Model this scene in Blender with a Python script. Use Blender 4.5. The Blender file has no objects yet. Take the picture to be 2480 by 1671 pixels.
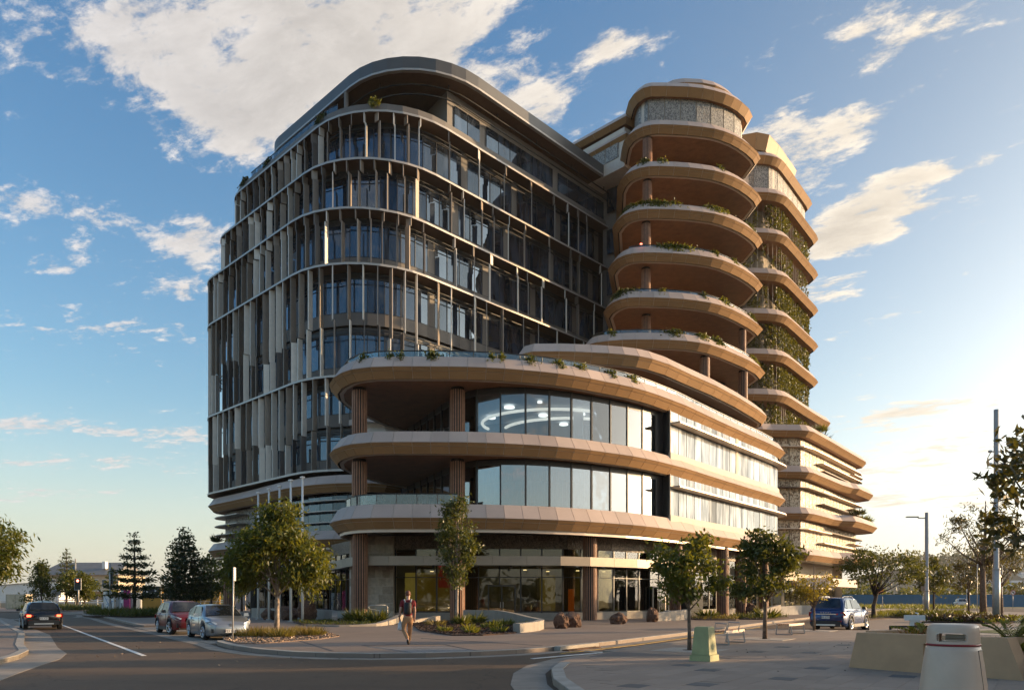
import bpy, math, random
import numpy as np
from mathutils import Vector, Matrix

R = math.radians
rnd = random.Random(11)
sc = bpy.context.scene
COL = sc.collection

# ------------------------------------------------------------------ camera
cd = bpy.data.cameras.new("camera")
cam = bpy.data.objects.new("camera", cd)
COL.objects.link(cam)
cam.location = (0, 0, 1.5)
cam.rotation_euler = (R(90), 0, 0)
cd.sensor_width = 36.0
cd.lens = 26.855
cd.shift_y = 0.2482
cd.clip_start = 0.1
cd.clip_end = 6000
sc.camera = cam
sc.view_settings.view_transform = 'Standard'
sc.view_settings.look = 'None'
sc.view_settings.gamma = 1.0
sc.view_settings.exposure = 1.25
sc.view_settings.use_curve_mapping = False
sc.cycles.max_bounces = 7
sc.cycles.transparent_max_bounces = 12
sc.cycles.caustics_reflective = False
sc.cycles.caustics_refractive = False
sc.cycles.sample_clamp_indirect = 6.0

# ------------------------------------------------------------------ sun and sky
SUN_AZ = R(77.5)      # from +Y towards +X
SUN_EL = R(9.0)
ld = bpy.data.lights.new("sun", 'SUN')
ld.energy = 3.6
ld.angle = R(0.5)
ld.color = (1.0, 0.66, 0.34)
sun = bpy.data.objects.new("sun", ld)
COL.objects.link(sun)
sdir = Vector((math.sin(SUN_AZ) * math.cos(SUN_EL), math.cos(SUN_AZ) * math.cos(SUN_EL), math.sin(SUN_EL)))
sun.rotation_euler = sdir.to_track_quat('Z', 'Y').to_euler()
sun.location = (60, 20, 60)

W = bpy.data.worlds.new("World")
sc.world = W
W.use_nodes = True
wn, wl = W.node_tree.nodes, W.node_tree.links
wn.clear()


class NG:
    """small helper for writing node graphs"""
    def __init__(s, tree):
        s.t = tree

    def n(s, typ, ins=None, **kw):
        nd = s.t.nodes.new(typ)
        for k, v in kw.items():
            setattr(nd, k, v)
        for k, v in (ins or {}).items():
            sock = nd.inputs[k]
            if hasattr(v, 'is_output') or isinstance(v, bpy.types.NodeSocket):
                s.t.links.new(v, sock)
            else:
                sock.default_value = v
        return nd

    def math(s, op, a, b=0.0, clamp=False):
        nd = s.n('ShaderNodeMath', operation=op, use_clamp=clamp)
        for i, v in enumerate((a, b)):
            if isinstance(v, bpy.types.NodeSocket):
                s.t.links.new(v, nd.inputs[i])
            else:
                nd.inputs[i].default_value = v
        return nd.outputs[0]

    def vmath(s, op, a, b):
        nd = s.n('ShaderNodeVectorMath', operation=op)
        for i, v in enumerate((a, b)):
            if isinstance(v, bpy.types.NodeSocket):
                s.t.links.new(v, nd.inputs[i])
            else:
                nd.inputs[i].default_value = v
        return nd

    def mix(s, f, a, b, blend='MIX'):
        nd = s.n('ShaderNodeMix', data_type='RGBA', blend_type=blend)
        for k, v in ((0, f), (6, a), (7, b)):
            if isinstance(v, bpy.types.NodeSocket):
                s.t.links.new(v, nd.inputs[k])
            else:
                nd.inputs[k].default_value = v if k == 0 else (*v, 1.0)[:4]
        return nd.outputs[2]

    def rng(s, v, a, b, c=0.0, d=1.0, smooth=False):
        nd = s.n('ShaderNodeMapRange', interpolation_type='SMOOTHSTEP' if smooth else 'LINEAR')
        s.t.links.new(v, nd.inputs[0])
        for i, x in enumerate((a, b, c, d)):
            nd.inputs[i + 1].default_value = x
        return nd.outputs[0]


g = NG(W.node_tree)
sky = g.n('ShaderNodeTexSky', sky_type='NISHITA', sun_disc=False, sun_elevation=SUN_EL, sun_rotation=SUN_AZ,
          air_density=1.0, dust_density=2.5, ozone_density=2.5, altitude=0.0)
tc = g.n('ShaderNodeTexCoord')
sep = g.n('ShaderNodeSeparateXYZ', {0: tc.outputs['Generated']})
zz = g.math('MAXIMUM', sep.outputs[2], 0.0)
zd = g.math('ADD', zz, 0.06)
qx = g.math('DIVIDE', sep.outputs[0], zd)
qy = g.math('DIVIDE', sep.outputs[1], zd)
q = g.n('ShaderNodeCombineXYZ', {0: qx, 1: qy, 2: 0.0}).outputs[0]
# fractal cloud field on the plane of the cloud layer
qr = g.n('ShaderNodeVectorRotate', {0: q, 'Angle': R(33)}, rotation_type='Z_AXIS').outputs[0]
qs = g.vmath('MULTIPLY', qr, (0.8, 1.25, 1.0)).outputs[0]
n1 = g.n('ShaderNodeTexNoise', {'Vector': qs, 'Scale': 4.2, 'Detail': 10.0, 'Roughness': 0.66, 'Distortion': 0.35}, noise_dimensions='3D')
n2 = g.n('ShaderNodeTexNoise', {'Vector': qs, 'Scale': 12.0, 'Detail': 8.0, 'Roughness': 0.68, 'Distortion': 0.2}, noise_dimensions='3D')
n3 = g.n('ShaderNodeTexNoise', {'Vector': q, 'Scale': 0.75, 'Detail': 3.0, 'Roughness': 0.5}, noise_dimensions='3D')
field0 = g.math('ADD', g.math('MULTIPLY', n1.outputs[0], 0.52), g.math('MULTIPLY', n2.outputs[0], 0.48))
field = g.math('ADD', g.math('MULTIPLY', g.math('SUBTRACT', field0, 0.5), 1.9), 0.46)
# banks of cloud; overhead and rear ones are unseen, added to warm the fill: (qx, qy, radius x, radius y, gain)
CLOUD_BANKS = [(-0.3, 1.16, 0.58, 0.68, 25, 0.46), (-0.52, 1.42, 0.28, 0.36, 40, 0.24), (0.49, 1.43, 0.18, 0.108, 60, 0.22), (0.55, 1.55, 0.18, 0.135, 60, 0.23), (0.61, 1.63, 0.144, 0.108, 30, 0.22), (0.65, 1.39, 0.198, 0.126, 25, 0.23), (0.64, 1.47, 0.18, 0.108, 40, 0.15), (0.82, 1.79, 0.306, 0.198, 30, 0.21), (0.77, 1.89, 0.26, 0.16, 40, 0.25), (0.86, 2.1, 0.22, 0.14, 40, 0.22), (0.44, 1.25, 0.16, 0.07, 60, 0.2), (0.54, 1.23, 0.12, 0.05, 50, 0.2), (0.64, 1.22, 0.162, 0.063, 50, 0.2), (0.15, 1.24, 0.072, 0.054, 60, 0.16), (0.2, 1.24, 0.08, 0.06, 60, 0.18), (0.06, 1.4, 0.1, 0.07, 60, 0.18), (0.84, 1.59, 0.2, 0.1, 30, 0.22), (0.84, 1.7, 0.24, 0.14, 30, 0.25), (1.72, 3.19, 0.7, 0.4, 20, 0.24), (2.69, 5.03, 2.2, 0.8, 5, 0.22), (1.93, 4.16, 1.2, 0.5, 10, 0.17), (2.17, 3.69, 1, 0.5, 0, 0.16), (-1.19, 2.34, 0.4, 0.22, -20, 0.23), (-0.91, 2.01, 0.42, 0.26, -35, 0.2), (-0.9, 1.8, 0.3, 0.16, -45, 0.17), (-0.74, 1.81, 0.24, 0.16, -45, 0.2), (-2.08, 3.34, 0.8, 0.3, -15, 0.23), (-2.06, 4.05, 1.1, 0.4, -10, 0.19), (-1.56, 3.6, 0.5, 0.3, 0, 0.18), (-1.2, 1.95, 0.2, 0.1, -30, 0.18), (-1.09, 1.67, 0.2, 0.1, -30, 0.18), (-3.15, 4.81, 1.2, 0.4, 0, 0.2), (-0.15, 0.2, 0.75, 0.62, 10, 0.26), (-0.6, -1.4, 2.2, 1.2, 20, 0.26), (1.6, -2.6, 1.8, 0.9, 0, 0.22), (0.0, -4.5, 4.0, 1.6, 0, 0.19)]
bias = g.math('MULTIPLY', n3.outputs[0], 0.10)
for (bx, by, rx, ry, ang, gain) in CLOUD_BANKS:
    d = g.vmath('SUBTRACT', q, (bx, by, 0.0)).outputs[0]
    d = g.n('ShaderNodeVectorRotate', {0: d, 'Angle': R(ang)}, rotation_type='Z_AXIS').outputs[0]
    d = g.vmath('DIVIDE', d, (rx, ry, 1.0)).outputs[0]
    ln = g.vmath('LENGTH', d, (0, 0, 0)).outputs['Value']
    bias = g.math('ADD', bias, g.rng(ln, 1.0, 0.0, 0.0, gain, True))
tot = g.math('ADD', field, bias)
dens = g.rng(tot, 0.64, 0.86, 0.0, 1.0, True)
fade = g.rng(sep.outputs[2], 0.005, 0.06, 0.0, 1.0, True)
dens = g.math('MULTIPLY', dens, fade, True)
dens = g.math('MULTIPLY', dens, 0.93)
# lit tops, greyer thick parts, warmer towards the sun
shade = g.rng(n2.outputs[0], 0.35, 0.7, 0.72, 1.12)
thick = g.rng(tot, 0.78, 1.05, 1.0, 0.80, True)
cb = g.math('MULTIPLY', g.math('MULTIPLY', shade, thick), 0.37)
sunw = g.vmath('DOT_PRODUCT', tc.outputs['Generated'], tuple(sdir)).outputs['Value']
ccol = g.mix(g.rng(sunw, -0.3, 0.85, 0.0, 1.0), (0.93, 0.90, 0.90), (1.35, 1.17, 0.92))
ccol = g.mix(1.0, ccol, g.n('ShaderNodeCombineColor', {0: cb, 1: cb, 2: cb}).outputs[0], 'MULTIPLY')
SKY_STRENGTH = 0.15
sky_sat = g.n('ShaderNodeHueSaturation', {'Saturation': 1.08, 'Color': sky.outputs[0]})
# low haze all round the horizon, deeper blue overhead
hz = g.mix(g.rng(sunw, -0.6, 0.9, 0.0, 1.0), (2.6, 2.5, 2.45), (3.9, 3.65, 3.4))
skc = g.mix(g.rng(zz, 0.0, 0.26, 0.55, 0.0, True), sky_sat.outputs[0], hz)
glow = g.math('POWER', g.math('MAXIMUM', sunw, 0.0), 9.0)  # glow round the sun, put in to warm the fill light
skc = g.mix(1.0, skc, g.mix(glow, (0, 0, 0), (5.5, 4.2, 2.8)), 'ADD')
skc = g.mix(g.rng(zz, 0.25, 0.75, 0.0, 1.0), skc, g.mix(1.0, skc, (0.54, 0.75, 0.93), 'MULTIPLY'))
skc = g.mix(1.0, skc, (0.99, 1.0, 0.915), 'MULTIPLY')
bw = g.n('ShaderNodeRGBToBW', {0: skc}).outputs[0]
skc = g.mix(g.rng(sunw, 0.15, 0.85, 0.0, 0.55, True), skc, g.mix(1.0, g.n('ShaderNodeCombineColor', {0: bw, 1: bw, 2: bw}).outputs[0], (1.0, 0.98, 0.94), 'MULTIPLY'))
bg_sky = g.n('ShaderNodeBackground', {'Color': skc, 'Strength': SKY_STRENGTH})
bg_cl = g.n('ShaderNodeBackground', {'Color': ccol, 'Strength': 1.0})
wmix = g.n('ShaderNodeMixShader', {0: dens, 1: bg_sky.outputs[0], 2: bg_cl.outputs[0]})
wo = g.n('ShaderNodeOutputWorld', {0: wmix.outputs[0]})

# ------------------------------------------------------------------ materials
MATS = {}


def mat(name, col, rough=0.6, metal=0.0, var=0.12, scale=2.0, col2=None, bump=0.0, bscale=30.0, objvar=0.0,
        emit=None, estr=0.0, coat=0.0, spec=0.5, stretch=None, sheen=0.0):
    if name in MATS:
        return MATS[name]
    m = bpy.data.materials.new(name)
    m.use_nodes = True
    t = m.node_tree
    h = NG(t)
    bs = t.nodes['Principled BSDF']
    geo = h.n('ShaderNodeNewGeometry')
    pos = geo.outputs['Position']
    if stretch:
        pos = h.vmath('MULTIPLY', pos, stretch).outputs[0]
    nz = h.n('ShaderNodeTexNoise', {'Vector': pos, 'Scale': scale, 'Detail': 5.0, 'Roughness': 0.6})
    c2 = col2 or tuple(min(1, c * (1 - var * 1.6)) for c in col)
    c1 = col if col2 else tuple(min(1, c * (1 + var)) for c in col)
    out = h.mix(h.rng(nz.outputs[0], 0.3, 0.7), c1, c2)
    if objvar > 0:
        oi = h.n('ShaderNodeObjectInfo')
        f = h.rng(oi.outputs['Random'], 0.0, 1.0, 1 - objvar, 1 + objvar)
        out = h.mix(1.0, out, h.n('ShaderNodeCombineColor', {0: f, 1: f, 2: f}).outputs[0], 'MULTIPLY')
    t.links.new(out, bs.inputs['Base Color'])
    bs.inputs['Roughness'].default_value = rough
    bs.inputs['Metallic'].default_value = metal
    bs.inputs['Specular IOR Level'].default_value = spec
    if coat:
        bs.inputs['Coat Weight'].default_value = coat
        bs.inputs['Coat Roughness'].default_value = 0.05
    if bump > 0:
        nb = h.n('ShaderNodeTexNoise', {'Vector': geo.outputs['Position'], 'Scale': bscale, 'Detail': 6.0, 'Roughness': 0.65})
        bp = h.n('ShaderNodeBump', {'Strength': bump, 'Distance': 0.02, 'Height': nb.outputs[0]})
        t.links.new(bp.outputs[0], bs.inputs['Normal'])
    if emit:
        bs.inputs['Emission Color'].default_value = (*emit, 1)
        bs.inputs['Emission Strength'].default_value = estr
    MATS[name] = m
    return m


def mat_glass_clear(name, tint=(0.55, 0.62, 0.66), refl=0.22):
    m = bpy.data.materials.new(name)
    m.use_nodes = True
    t = m.node_tree
    h = NG(t)
    t.nodes.remove(t.nodes['Principled BSDF'])
    out = t.nodes['Material Output']
    tr = h.n('ShaderNodeBsdfTransparent', {0: (*tint, 1)})
    nz = h.n('ShaderNodeTexNoise', {'Vector': h.n('ShaderNodeNewGeometry').outputs['Position'], 'Scale': 0.6, 'Detail': 2.0})
    bp = h.n('ShaderNodeBump', {'Strength': 0.06, 'Distance': 0.1, 'Height': nz.outputs[0]})
    gl = h.n('ShaderNodeBsdfGlossy', {'Color': (0.95, 0.97, 1.0, 1), 'Roughness': 0.02, 'Normal': bp.outputs[0]})
    lw = h.n('ShaderNodeFresnel', {'IOR': 1.55})
    f = h.math('ADD', h.math('MULTIPLY', lw.outputs[0], 1.0), refl, True)
    mx = h.n('ShaderNodeMixShader', {0: f, 1: tr.outputs[0], 2: gl.outputs[0]})
    t.links.new(mx.outputs[0], out.inputs[0])
    MATS[name] = m
    return m


def mat_glass_dark(name, base=(0.012, 0.016, 0.024), refl=0.30, tint=(0.75, 0.86, 1.0)):
    m = bpy.data.materials.new(name)
    m.use_nodes = True
    t = m.node_tree
    h = NG(t)
    t.nodes.remove(t.nodes['Principled BSDF'])
    out = t.nodes['Material Output']
    pos = h.n('ShaderNodeNewGeometry').outputs['Position']
    n0 = h.n('ShaderNodeTexNoise', {'Vector': h.vmath('MULTIPLY', pos, (1.2, 1.2, 0.25)).outputs[0], 'Scale': 1.0, 'Detail': 3.0})
    oi = h.n('ShaderNodeObjectInfo')
    b = h.mix(h.rng(n0.outputs[0], 0.42, 0.62), base, tuple(c * 3.2 for c in base))
    df = h.n('ShaderNodeBsdfDiffuse', {'Color': b})
    nz = h.n('ShaderNodeTexNoise', {'Vector': pos, 'Scale': 0.5, 'Detail': 2.0})
    bp = h.n('ShaderNodeBump', {'Strength': 0.10, 'Distance': 0.1, 'Height': nz.outputs[0]})
    gl = h.n('ShaderNodeBsdfGlossy', {'Color': (*tint, 1), 'Roughness': 0.015, 'Normal': bp.outputs[0]})
    lw = h.n('ShaderNodeFresnel', {'IOR': 1.5})
    f = h.math('ADD', h.math('ADD', h.math('MULTIPLY', lw.outputs[0], 0.9), refl), h.rng(oi.outputs['Random'], 0, 1, -0.05, 0.05), True)
    mx = h.n('ShaderNodeMixShader', {0: f, 1: df.outputs[0], 2: gl.outputs[0]})
    t.links.new(mx.outputs[0], out.inputs[0])
    MATS[name] = m
    return m


def mat_leaf(name, c1, c2, c3, trans=0.35, rough=0.45):
    m = bpy.data.materials.new(name)
    m.use_nodes = True
    t = m.node_tree
    h = NG(t)
    t.nodes.remove(t.nodes['Principled BSDF'])
    out = t.nodes['Material Output']
    pos = h.n('ShaderNodeNewGeometry').outputs['Position']
    nz = h.n('ShaderNodeTexNoise', {'Vector': pos, 'Scale': 1.7, 'Detail': 2.0})
    wn_ = h.n('ShaderNodeTexWhiteNoise', {'Vector': h.vmath('SNAP', pos, (0.11, 0.11, 0.11)).outputs[0]}, noise_dimensions='3D')
    a = h.mix(h.rng(nz.outputs[0], 0.35, 0.65), c1, c2)
    a = h.mix(h.math('MULTIPLY', h.rng(wn_.outputs[0], 0.45, 1.0), 0.8), a, c3)
    df = h.n('ShaderNodeBsdfPrincipled', {'Base Color': a, 'Roughness': rough, 'Specular IOR Level': 0.4})
    tl = h.n('ShaderNodeBsdfTranslucent', {'Color': h.mix(0.35, a, (0.5, 0.45, 0.03))})
    mx = h.n('ShaderNodeMixShader', {0: trans, 1: df.outputs[0], 2: tl.outputs[0]})
    t.links.new(mx.outputs[0], out.inputs[0])
    MATS[name] = m
    return m


# ------------------------------------------------------------------ mesh helpers
def link(o):
    COL.objects.link(o)
    return o


def wloc(o):
    v = Vector((0, 0, 0))
    while o is not None:
        v = v + o.location
        o = o.parent
    return v


def new_mesh(name, verts, faces, mats, mids=None, smooth=False):
    me = bpy.data.meshes.new(name)
    me.from_pydata(verts, [], faces)
    for m in (mats if isinstance(mats, (list, tuple)) else [mats]):
        me.materials.append(m)
    if mids is not None:
        me.polygons.foreach_set('material_index', np.array(mids, dtype=np.int32))
    if smooth:
        me.polygons.foreach_set('use_smooth', np.ones(len(me.polygons), dtype=bool))
    me.update()
    return me


class MB:
    """collects boxes, prisms, tubes into one mesh"""
    def __init__(s):
        s.v, s.f, s.m = [], [], []
        s.mi = 0

    def add(s, vs, fs):
        b = len(s.v)
        s.v += [tuple(v) for v in vs]
        s.f += [tuple(i + b for i in f) for f in fs]
        s.m += [s.mi] * len(fs)
        return s

    def box(s, cx, cy, cz, sx, sy, sz, rz=0.0, taper=1.0):
        c, n = math.cos(rz), math.sin(rz)
        vs = []
        for k, z in ((1.0, -sz / 2), (taper, sz / 2)):
            for a, b in ((-1, -1), (1, -1), (1, 1), (-1, 1)):
                x, y = a * sx / 2 * k, b * sy / 2 * k
                vs.append((cx + x * c - y * n, cy + x * n + y * c, cz + z))
        return s.add(vs, [(3, 2, 1, 0), (4, 5, 6, 7), (0, 1, 5, 4), (1, 2, 6, 5), (2, 3, 7, 6), (3, 0, 4, 7)])

    def prism(s, pts, z0, z1, bottom=True):
        n = len(pts)
        vs = [(p[0], p[1], z0) for p in pts] + [(p[0], p[1], z1) for p in pts]
        fs = [(i, (i + 1) % n, (i + 1) % n + n, i + n) for i in range(n)]
        fs.append(tuple(range(n, 2 * n)))
        if bottom:
            fs.append(tuple(range(n - 1, -1, -1)))
        return s.add(vs, fs)

    def tube(s, pts, radii, seg=8, cap=True):
        pts = [Vector(p) for p in pts]
        if not isinstance(radii, (list, tuple)):
            radii = [radii] * len(pts)
        vs, fs = [], []
        prev = None
        for i, p in enumerate(pts):
            t = (pts[min(i + 1, len(pts) - 1)] - pts[max(i - 1, 0)])
            t = t.normalized() if t.length > 1e-9 else Vector((0, 0, 1))
            a = prev if prev is not None else (Vector((1, 0, 0)) if abs(t.x) < 0.9 else Vector((0, 1, 0)))
            a = (a - t * a.dot(t)).normalized()
            prev = a
            b = t.cross(a)
            for k in range(seg):
                an = 2 * math.pi * k / seg
                vs.append(p + (a * math.cos(an) + b * math.sin(an)) * radii[i])
        for i in range(len(pts) - 1):
            for k in range(seg):
                k2 = (k + 1) % seg
                fs.append((i * seg + k, i * seg + k2, (i + 1) * seg + k2, (i + 1) * seg + k))
        if cap:
            fs.append(tuple(range(seg - 1, -1, -1)))
            fs.append(tuple((len(pts) - 1) * seg + k for k in range(seg)))
        return s.add(vs, fs)

    def lathe(s, prof, cx=0, cy=0, seg=24, cz=0):
        vs, fs = [], []
        for r, z in prof:
            for k in range(seg):
                an = 2 * math.pi * k / seg
                vs.append((cx + r * math.cos(an), cy + r * math.sin(an), cz + z))
        for i in range(len(prof) - 1):
            for k in range(seg):
                k2 = (k + 1) % seg
                fs.append((i * seg + k, i * seg + k2, (i + 1) * seg + k2, (i + 1) * seg + k))
        fs.append(tuple(range(seg - 1, -1, -1)))
        fs.append(tuple((len(prof) - 1) * seg + k for k in range(seg)))
        return s.add(vs, fs)

    def build(s, name, mats, parent=None, smooth=False, loc=None, rot=None):
        """verts are in world coords unless loc is given (then local to loc/parent)"""
        vs = s.v
        if loc is None and parent is not None:
            w = wloc(parent)
            vs = [(v[0] - w.x, v[1] - w.y, v[2] - w.z) for v in vs]
        me = new_mesh(name, vs, s.f, mats, s.m if isinstance(mats, (list, tuple)) else None, smooth)
        o = bpy.data.objects.new(name, me)
        if loc is not None:
            o.location = loc
        if rot is not None:
            o.rotation_euler = rot
        link(o)
        if parent is not None:
            o.parent = parent
        return o


def part(name, mb, m, parent, smooth=False):
    """local-space part: mesh coordinates are those of the parent"""
    me = new_mesh(name, mb.v, mb.f, m, mb.m if isinstance(m, (list, tuple)) else None, smooth)
    o = link(bpy.data.objects.new(name, me))
    o.parent = parent
    return o


def tag(o, label=None, cat=None, group=None, kind=None):
    if label: o['label'] = label
    if cat: o['category'] = cat
    if group: o['group'] = group
    if kind: o['kind'] = kind
    return o


def thing(name, label, cat, loc=(0, 0, 0), rz=0.0, group=None):
    o = link(bpy.data.objects.new(name, None))
    o.empty_display_size = 0.3
    o.location = loc
    o.rotation_euler = (0, 0, rz)
    return tag(o, label, cat, group)


def copy_tree(o, parent=None):
    c = o.copy()
    link(c)
    if parent is not None:
        c.parent = parent
    for ch in o.children:
        copy_tree(ch, c)
    return c


# ------------------------------------------------------------------ 2D paths
class Path:
    def __init__(s, pts, closed=False):
        s.p = [Vector((p[0], p[1])) for p in pts]
        s.closed = closed
        q_ = s.p + ([s.p[0]] if closed else [])
        s.q = q_
        s.cum = [0.0]
        for a, b in zip(q_, q_[1:]):
            s.cum.append(s.cum[-1] + (b - a).length)
        s.L = s.cum[-1]

    def at(s, d):
        if s.closed:
            d %= s.L
        d = max(0.0, min(s.L, d))
        i = 0
        lo, hi = 0, len(s.cum) - 2
        while lo < hi:
            mid = (lo + hi + 1) // 2
            if s.cum[mid] <= d: lo = mid
            else: hi = mid - 1
        i = lo
        a, b = s.q[i], s.q[i + 1]
        l = max(1e-9, s.cum[i + 1] - s.cum[i])
        p = a.lerp(b, (d - s.cum[i]) / l)
        t = (b - a).normalized()
        return p, t, Vector((t.y, -t.x))

    def pos(s, d, off=0.0):
        p, t, n = s.at(d)
        # soften the normal at the vertices
        _, _, n2 = s.at(d - 0.3)
        _, _, n3 = s.at(d + 0.3)
        n = (n2 + n3).normalized() if (n2 + n3).length > 1e-6 else n
        return p + n * off


def offset(pts, d):
    """closed CCW polygon, d>0 moves inwards"""
    n = len(pts)
    out = []
    P = [Vector((p[0], p[1])) for p in pts]
    for i in range(n):
        a, b, c = P[i - 1], P[i], P[(i + 1) % n]
        t1, t2 = (b - a).normalized(), (c - b).normalized()
        n1, n2 = Vector((-t1.y, t1.x)), Vector((-t2.y, t2.x))
        m = n1 + n2
        if m.length < 1e-6:
            m = n1
        m = m.normalized()
        k = max(0.45, m.dot(n1))
        out.append(b + m * (d / k))
    return [(p.x, p.y) for p in out]


def round_poly(corners, seg=7):
    """corners: (x, y, r) CCW; returns points with rounded corners"""
    out = []
    n = len(corners)
    for i in range(n):
        x, y, r = corners[i]
        b = Vector((x, y))
        if r <= 0:
            out.append((x, y))
            continue
        a = Vector(corners[i - 1][:2])
        c = Vector(corners[(i + 1) % n][:2])
        u, v = (a - b).normalized(), (c - b).normalized()
        half = math.acos(max(-1, min(1, u.dot(v)))) / 2
        tl = r / math.tan(half)
        p0, p1 = b + u * tl, b + v * tl
        ctr = b + (u + v).normalized() * (r / math.sin(half))
        a0 = math.atan2(p0.y - ctr.y, p0.x - ctr.x)
        a1 = math.atan2(p1.y - ctr.y, p1.x - ctr.x)
        da = (a1 - a0 + math.pi) % (2 * math.pi) - math.pi
        for k in range(seg + 1):
            an = a0 + da * k / seg
            out.append((ctr.x + r * math.cos(an), ctr.y + r * math.sin(an)))
    return out


def faces_cam(p, n, lim=-0.12):
    v = Vector((-p.x, -p.y))
    return n.dot(v.normalized()) > lim


def on_screen(x, y, z, m=60):
    if y < 1: return False
    u = 1240 + 1850 * x / y
    v = 1451 - 1850 * (z - 1.5) / y
    return -m < u < 2480 + m and -m < v < 1671 + m


# ------------------------------------------------------------------ pieces that repeat past the limit
BAG = {}


def slab(p0, p1, n, z0, z1, th, off=0.0, p0b=None, p1b=None):
    """thin box between plan points p0,p1 (bottom) and p0b,p1b (top); n = outward normal"""
    p0b = p0b or p0
    p1b = p1b or p1
    o = n * off
    i = n * (off - th)
    vs = [(*(p0 + o), z0), (*(p1 + o), z0), (*(p1b + o), z1), (*(p0b + o), z1),
          (*(p0 + i), z0), (*(p1 + i), z0), (*(p1b + i), z1), (*(p0b + i), z1)]
    return vs, [(0, 1, 2, 3), (5, 4, 7, 6), (4, 0, 3, 7), (1, 5, 6, 2), (3, 2, 6, 7), (4, 5, 1, 0)]


def piece(name, m, parent, vs, fs, top=None, rest=None, label=None):
    c = np.mean(np.array(vs), axis=0)
    e = np.ptp(np.array(vs), axis=0)
    size = math.hypot(e[0], e[1]) * max(e[2], 0.05) / max(4.0, c[0] ** 2 + c[1] ** 2)
    if not on_screen(c[0], c[1], c[2], 120):
        size *= 0.01
    BAG.setdefault((name, top.name if top else parent.name), []).append((size, m, parent, vs, fs, top or parent, rest, label))


def flush(limit=292):
    for (name, _), L in BAG.items():
        L.sort(key=lambda r: -r[0])
        for (s_, m, par, vs, fs, top, rest, lab) in L[:limit]:
            b = MB()
            b.add(vs, fs)
            o = b.build(name, m, par)
            if lab: o['label'] = lab
        if len(L) > limit:
            ms = []
            b = MB()
            for (s_, m, par, vs, fs, top, rest, lab) in L[limit:]:
                if m not in ms: ms.append(m)
                b.mi = ms.index(m)
                b.add(vs, fs)
            o = b.build(L[0][6] or name + '_field', ms, L[0][5])
            o['kind'] = 'stuff'
    BAG.clear()

# ------------------------------------------------------------------ material library
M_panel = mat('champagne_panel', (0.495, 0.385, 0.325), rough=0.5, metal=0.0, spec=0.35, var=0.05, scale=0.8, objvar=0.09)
M_panel_lo = mat('shaded_panel', (0.335, 0.195, 0.092), rough=0.55, metal=0.0, spec=0.25, var=0.05, scale=0.8, objvar=0.09)  # same metal as the upper panels, with shade put into the colour
M_joint = mat('panel_joint', (0.60, 0.52, 0.44), rough=0.6, var=0.05)
M_coping = mat('coping', (0.40, 0.34, 0.30), rough=0.5, var=0.08)
M_soffit = mat('timber_soffit', (0.27, 0.125, 0.055), rough=0.5, var=0.18, scale=1.4, stretch=(1, 1, 1))
M_trim = mat('soffit_trim', (0.62, 0.50, 0.40), rough=0.4, metal=0.2, var=0.04)
M_gap = mat('shadow_gap', (0.03, 0.025, 0.02), rough=0.8)
M_spandrel = mat('grey_spandrel', (0.125, 0.112, 0.102), rough=0.55, var=0.06, scale=0.7, objvar=0.10)
M_wallgrey = mat('grey_render', (0.17, 0.155, 0.145), rough=0.7, var=0.07, scale=0.5)
M_frame = mat('dark_frame', (0.018, 0.018, 0.02), rough=0.4)
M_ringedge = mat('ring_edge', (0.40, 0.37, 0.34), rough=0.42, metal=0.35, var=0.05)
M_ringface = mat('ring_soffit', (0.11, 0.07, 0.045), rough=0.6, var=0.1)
M_fin_l = mat('pale_fin', (0.74, 0.69, 0.62), rough=0.45, metal=0.2, var=0.05, objvar=0.12)
M_fin_b = mat('bronze_fin', (0.28, 0.235, 0.195), rough=0.45, metal=0.3, var=0.06, objvar=0.2)
M_fin_d = mat('charcoal_fin', (0.13, 0.12, 0.115), rough=0.5, metal=0.2, var=0.06, objvar=0.2)
M_roof = mat('roof_metal', (0.105, 0.10, 0.095), rough=0.42, metal=0.4, var=0.06, scale=0.5)
M_glass_t = mat_glass_dark('tower_glass', refl=0.06, tint=(0.66, 0.82, 1.0))
M_glass_c = mat_glass_clear('clear_glass', (0.58, 0.64, 0.68), 0.08)
M_glass_r = mat_glass_clear('reflective_glass', (0.42, 0.52, 0.58), 0.24)
M_glass_g = mat_glass_clear('ground_glass', (0.66, 0.60, 0.42), 0.02)
M_glass_w = mat_glass_dark('blind_glass', base=(0.15, 0.16, 0.17), refl=-0.03, tint=(0.80, 0.88, 0.95))
M_balu = mat_glass_clear('balustrade_glass', (0.62, 0.72, 0.76), 0.05)
M_batten = mat('timber_batten', (0.34, 0.175, 0.105), rough=0.5, var=0.15, scale=3.0)
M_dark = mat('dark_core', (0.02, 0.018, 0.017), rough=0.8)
M_conc = mat('pale_concrete', (0.32, 0.28, 0.235), rough=0.85, var=0.10, scale=1.5, bump=0.25, bscale=60)
M_concd = mat('grey_concrete', (0.27, 0.255, 0.24), rough=0.85, var=0.12, scale=1.2, bump=0.25, bscale=60)
M_cream = mat('cream_strip', (0.52, 0.46, 0.37), rough=0.7, var=0.06)
M_steel = mat('galvanised_steel', (0.44, 0.42, 0.39), rough=0.45, metal=0.25, var=0.08, scale=4)
M_black = mat('black_metal', (0.015, 0.015, 0.016), rough=0.45)
M_white = mat('white_paint', (0.78, 0.76, 0.72), rough=0.5, var=0.05)
M_mulch = mat('bark_mulch', (0.060, 0.030, 0.018), rough=0.95, var=0.5, scale=14, bump=1.0, bscale=26)
M_light = mat('ceiling_light', (1, 1, 1), emit=(1.0, 0.90, 0.76), estr=1.6)
M_lightdim = mat('cove_light', (1, 1, 1), emit=(1.0, 0.85, 0.66), estr=0.75)
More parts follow.
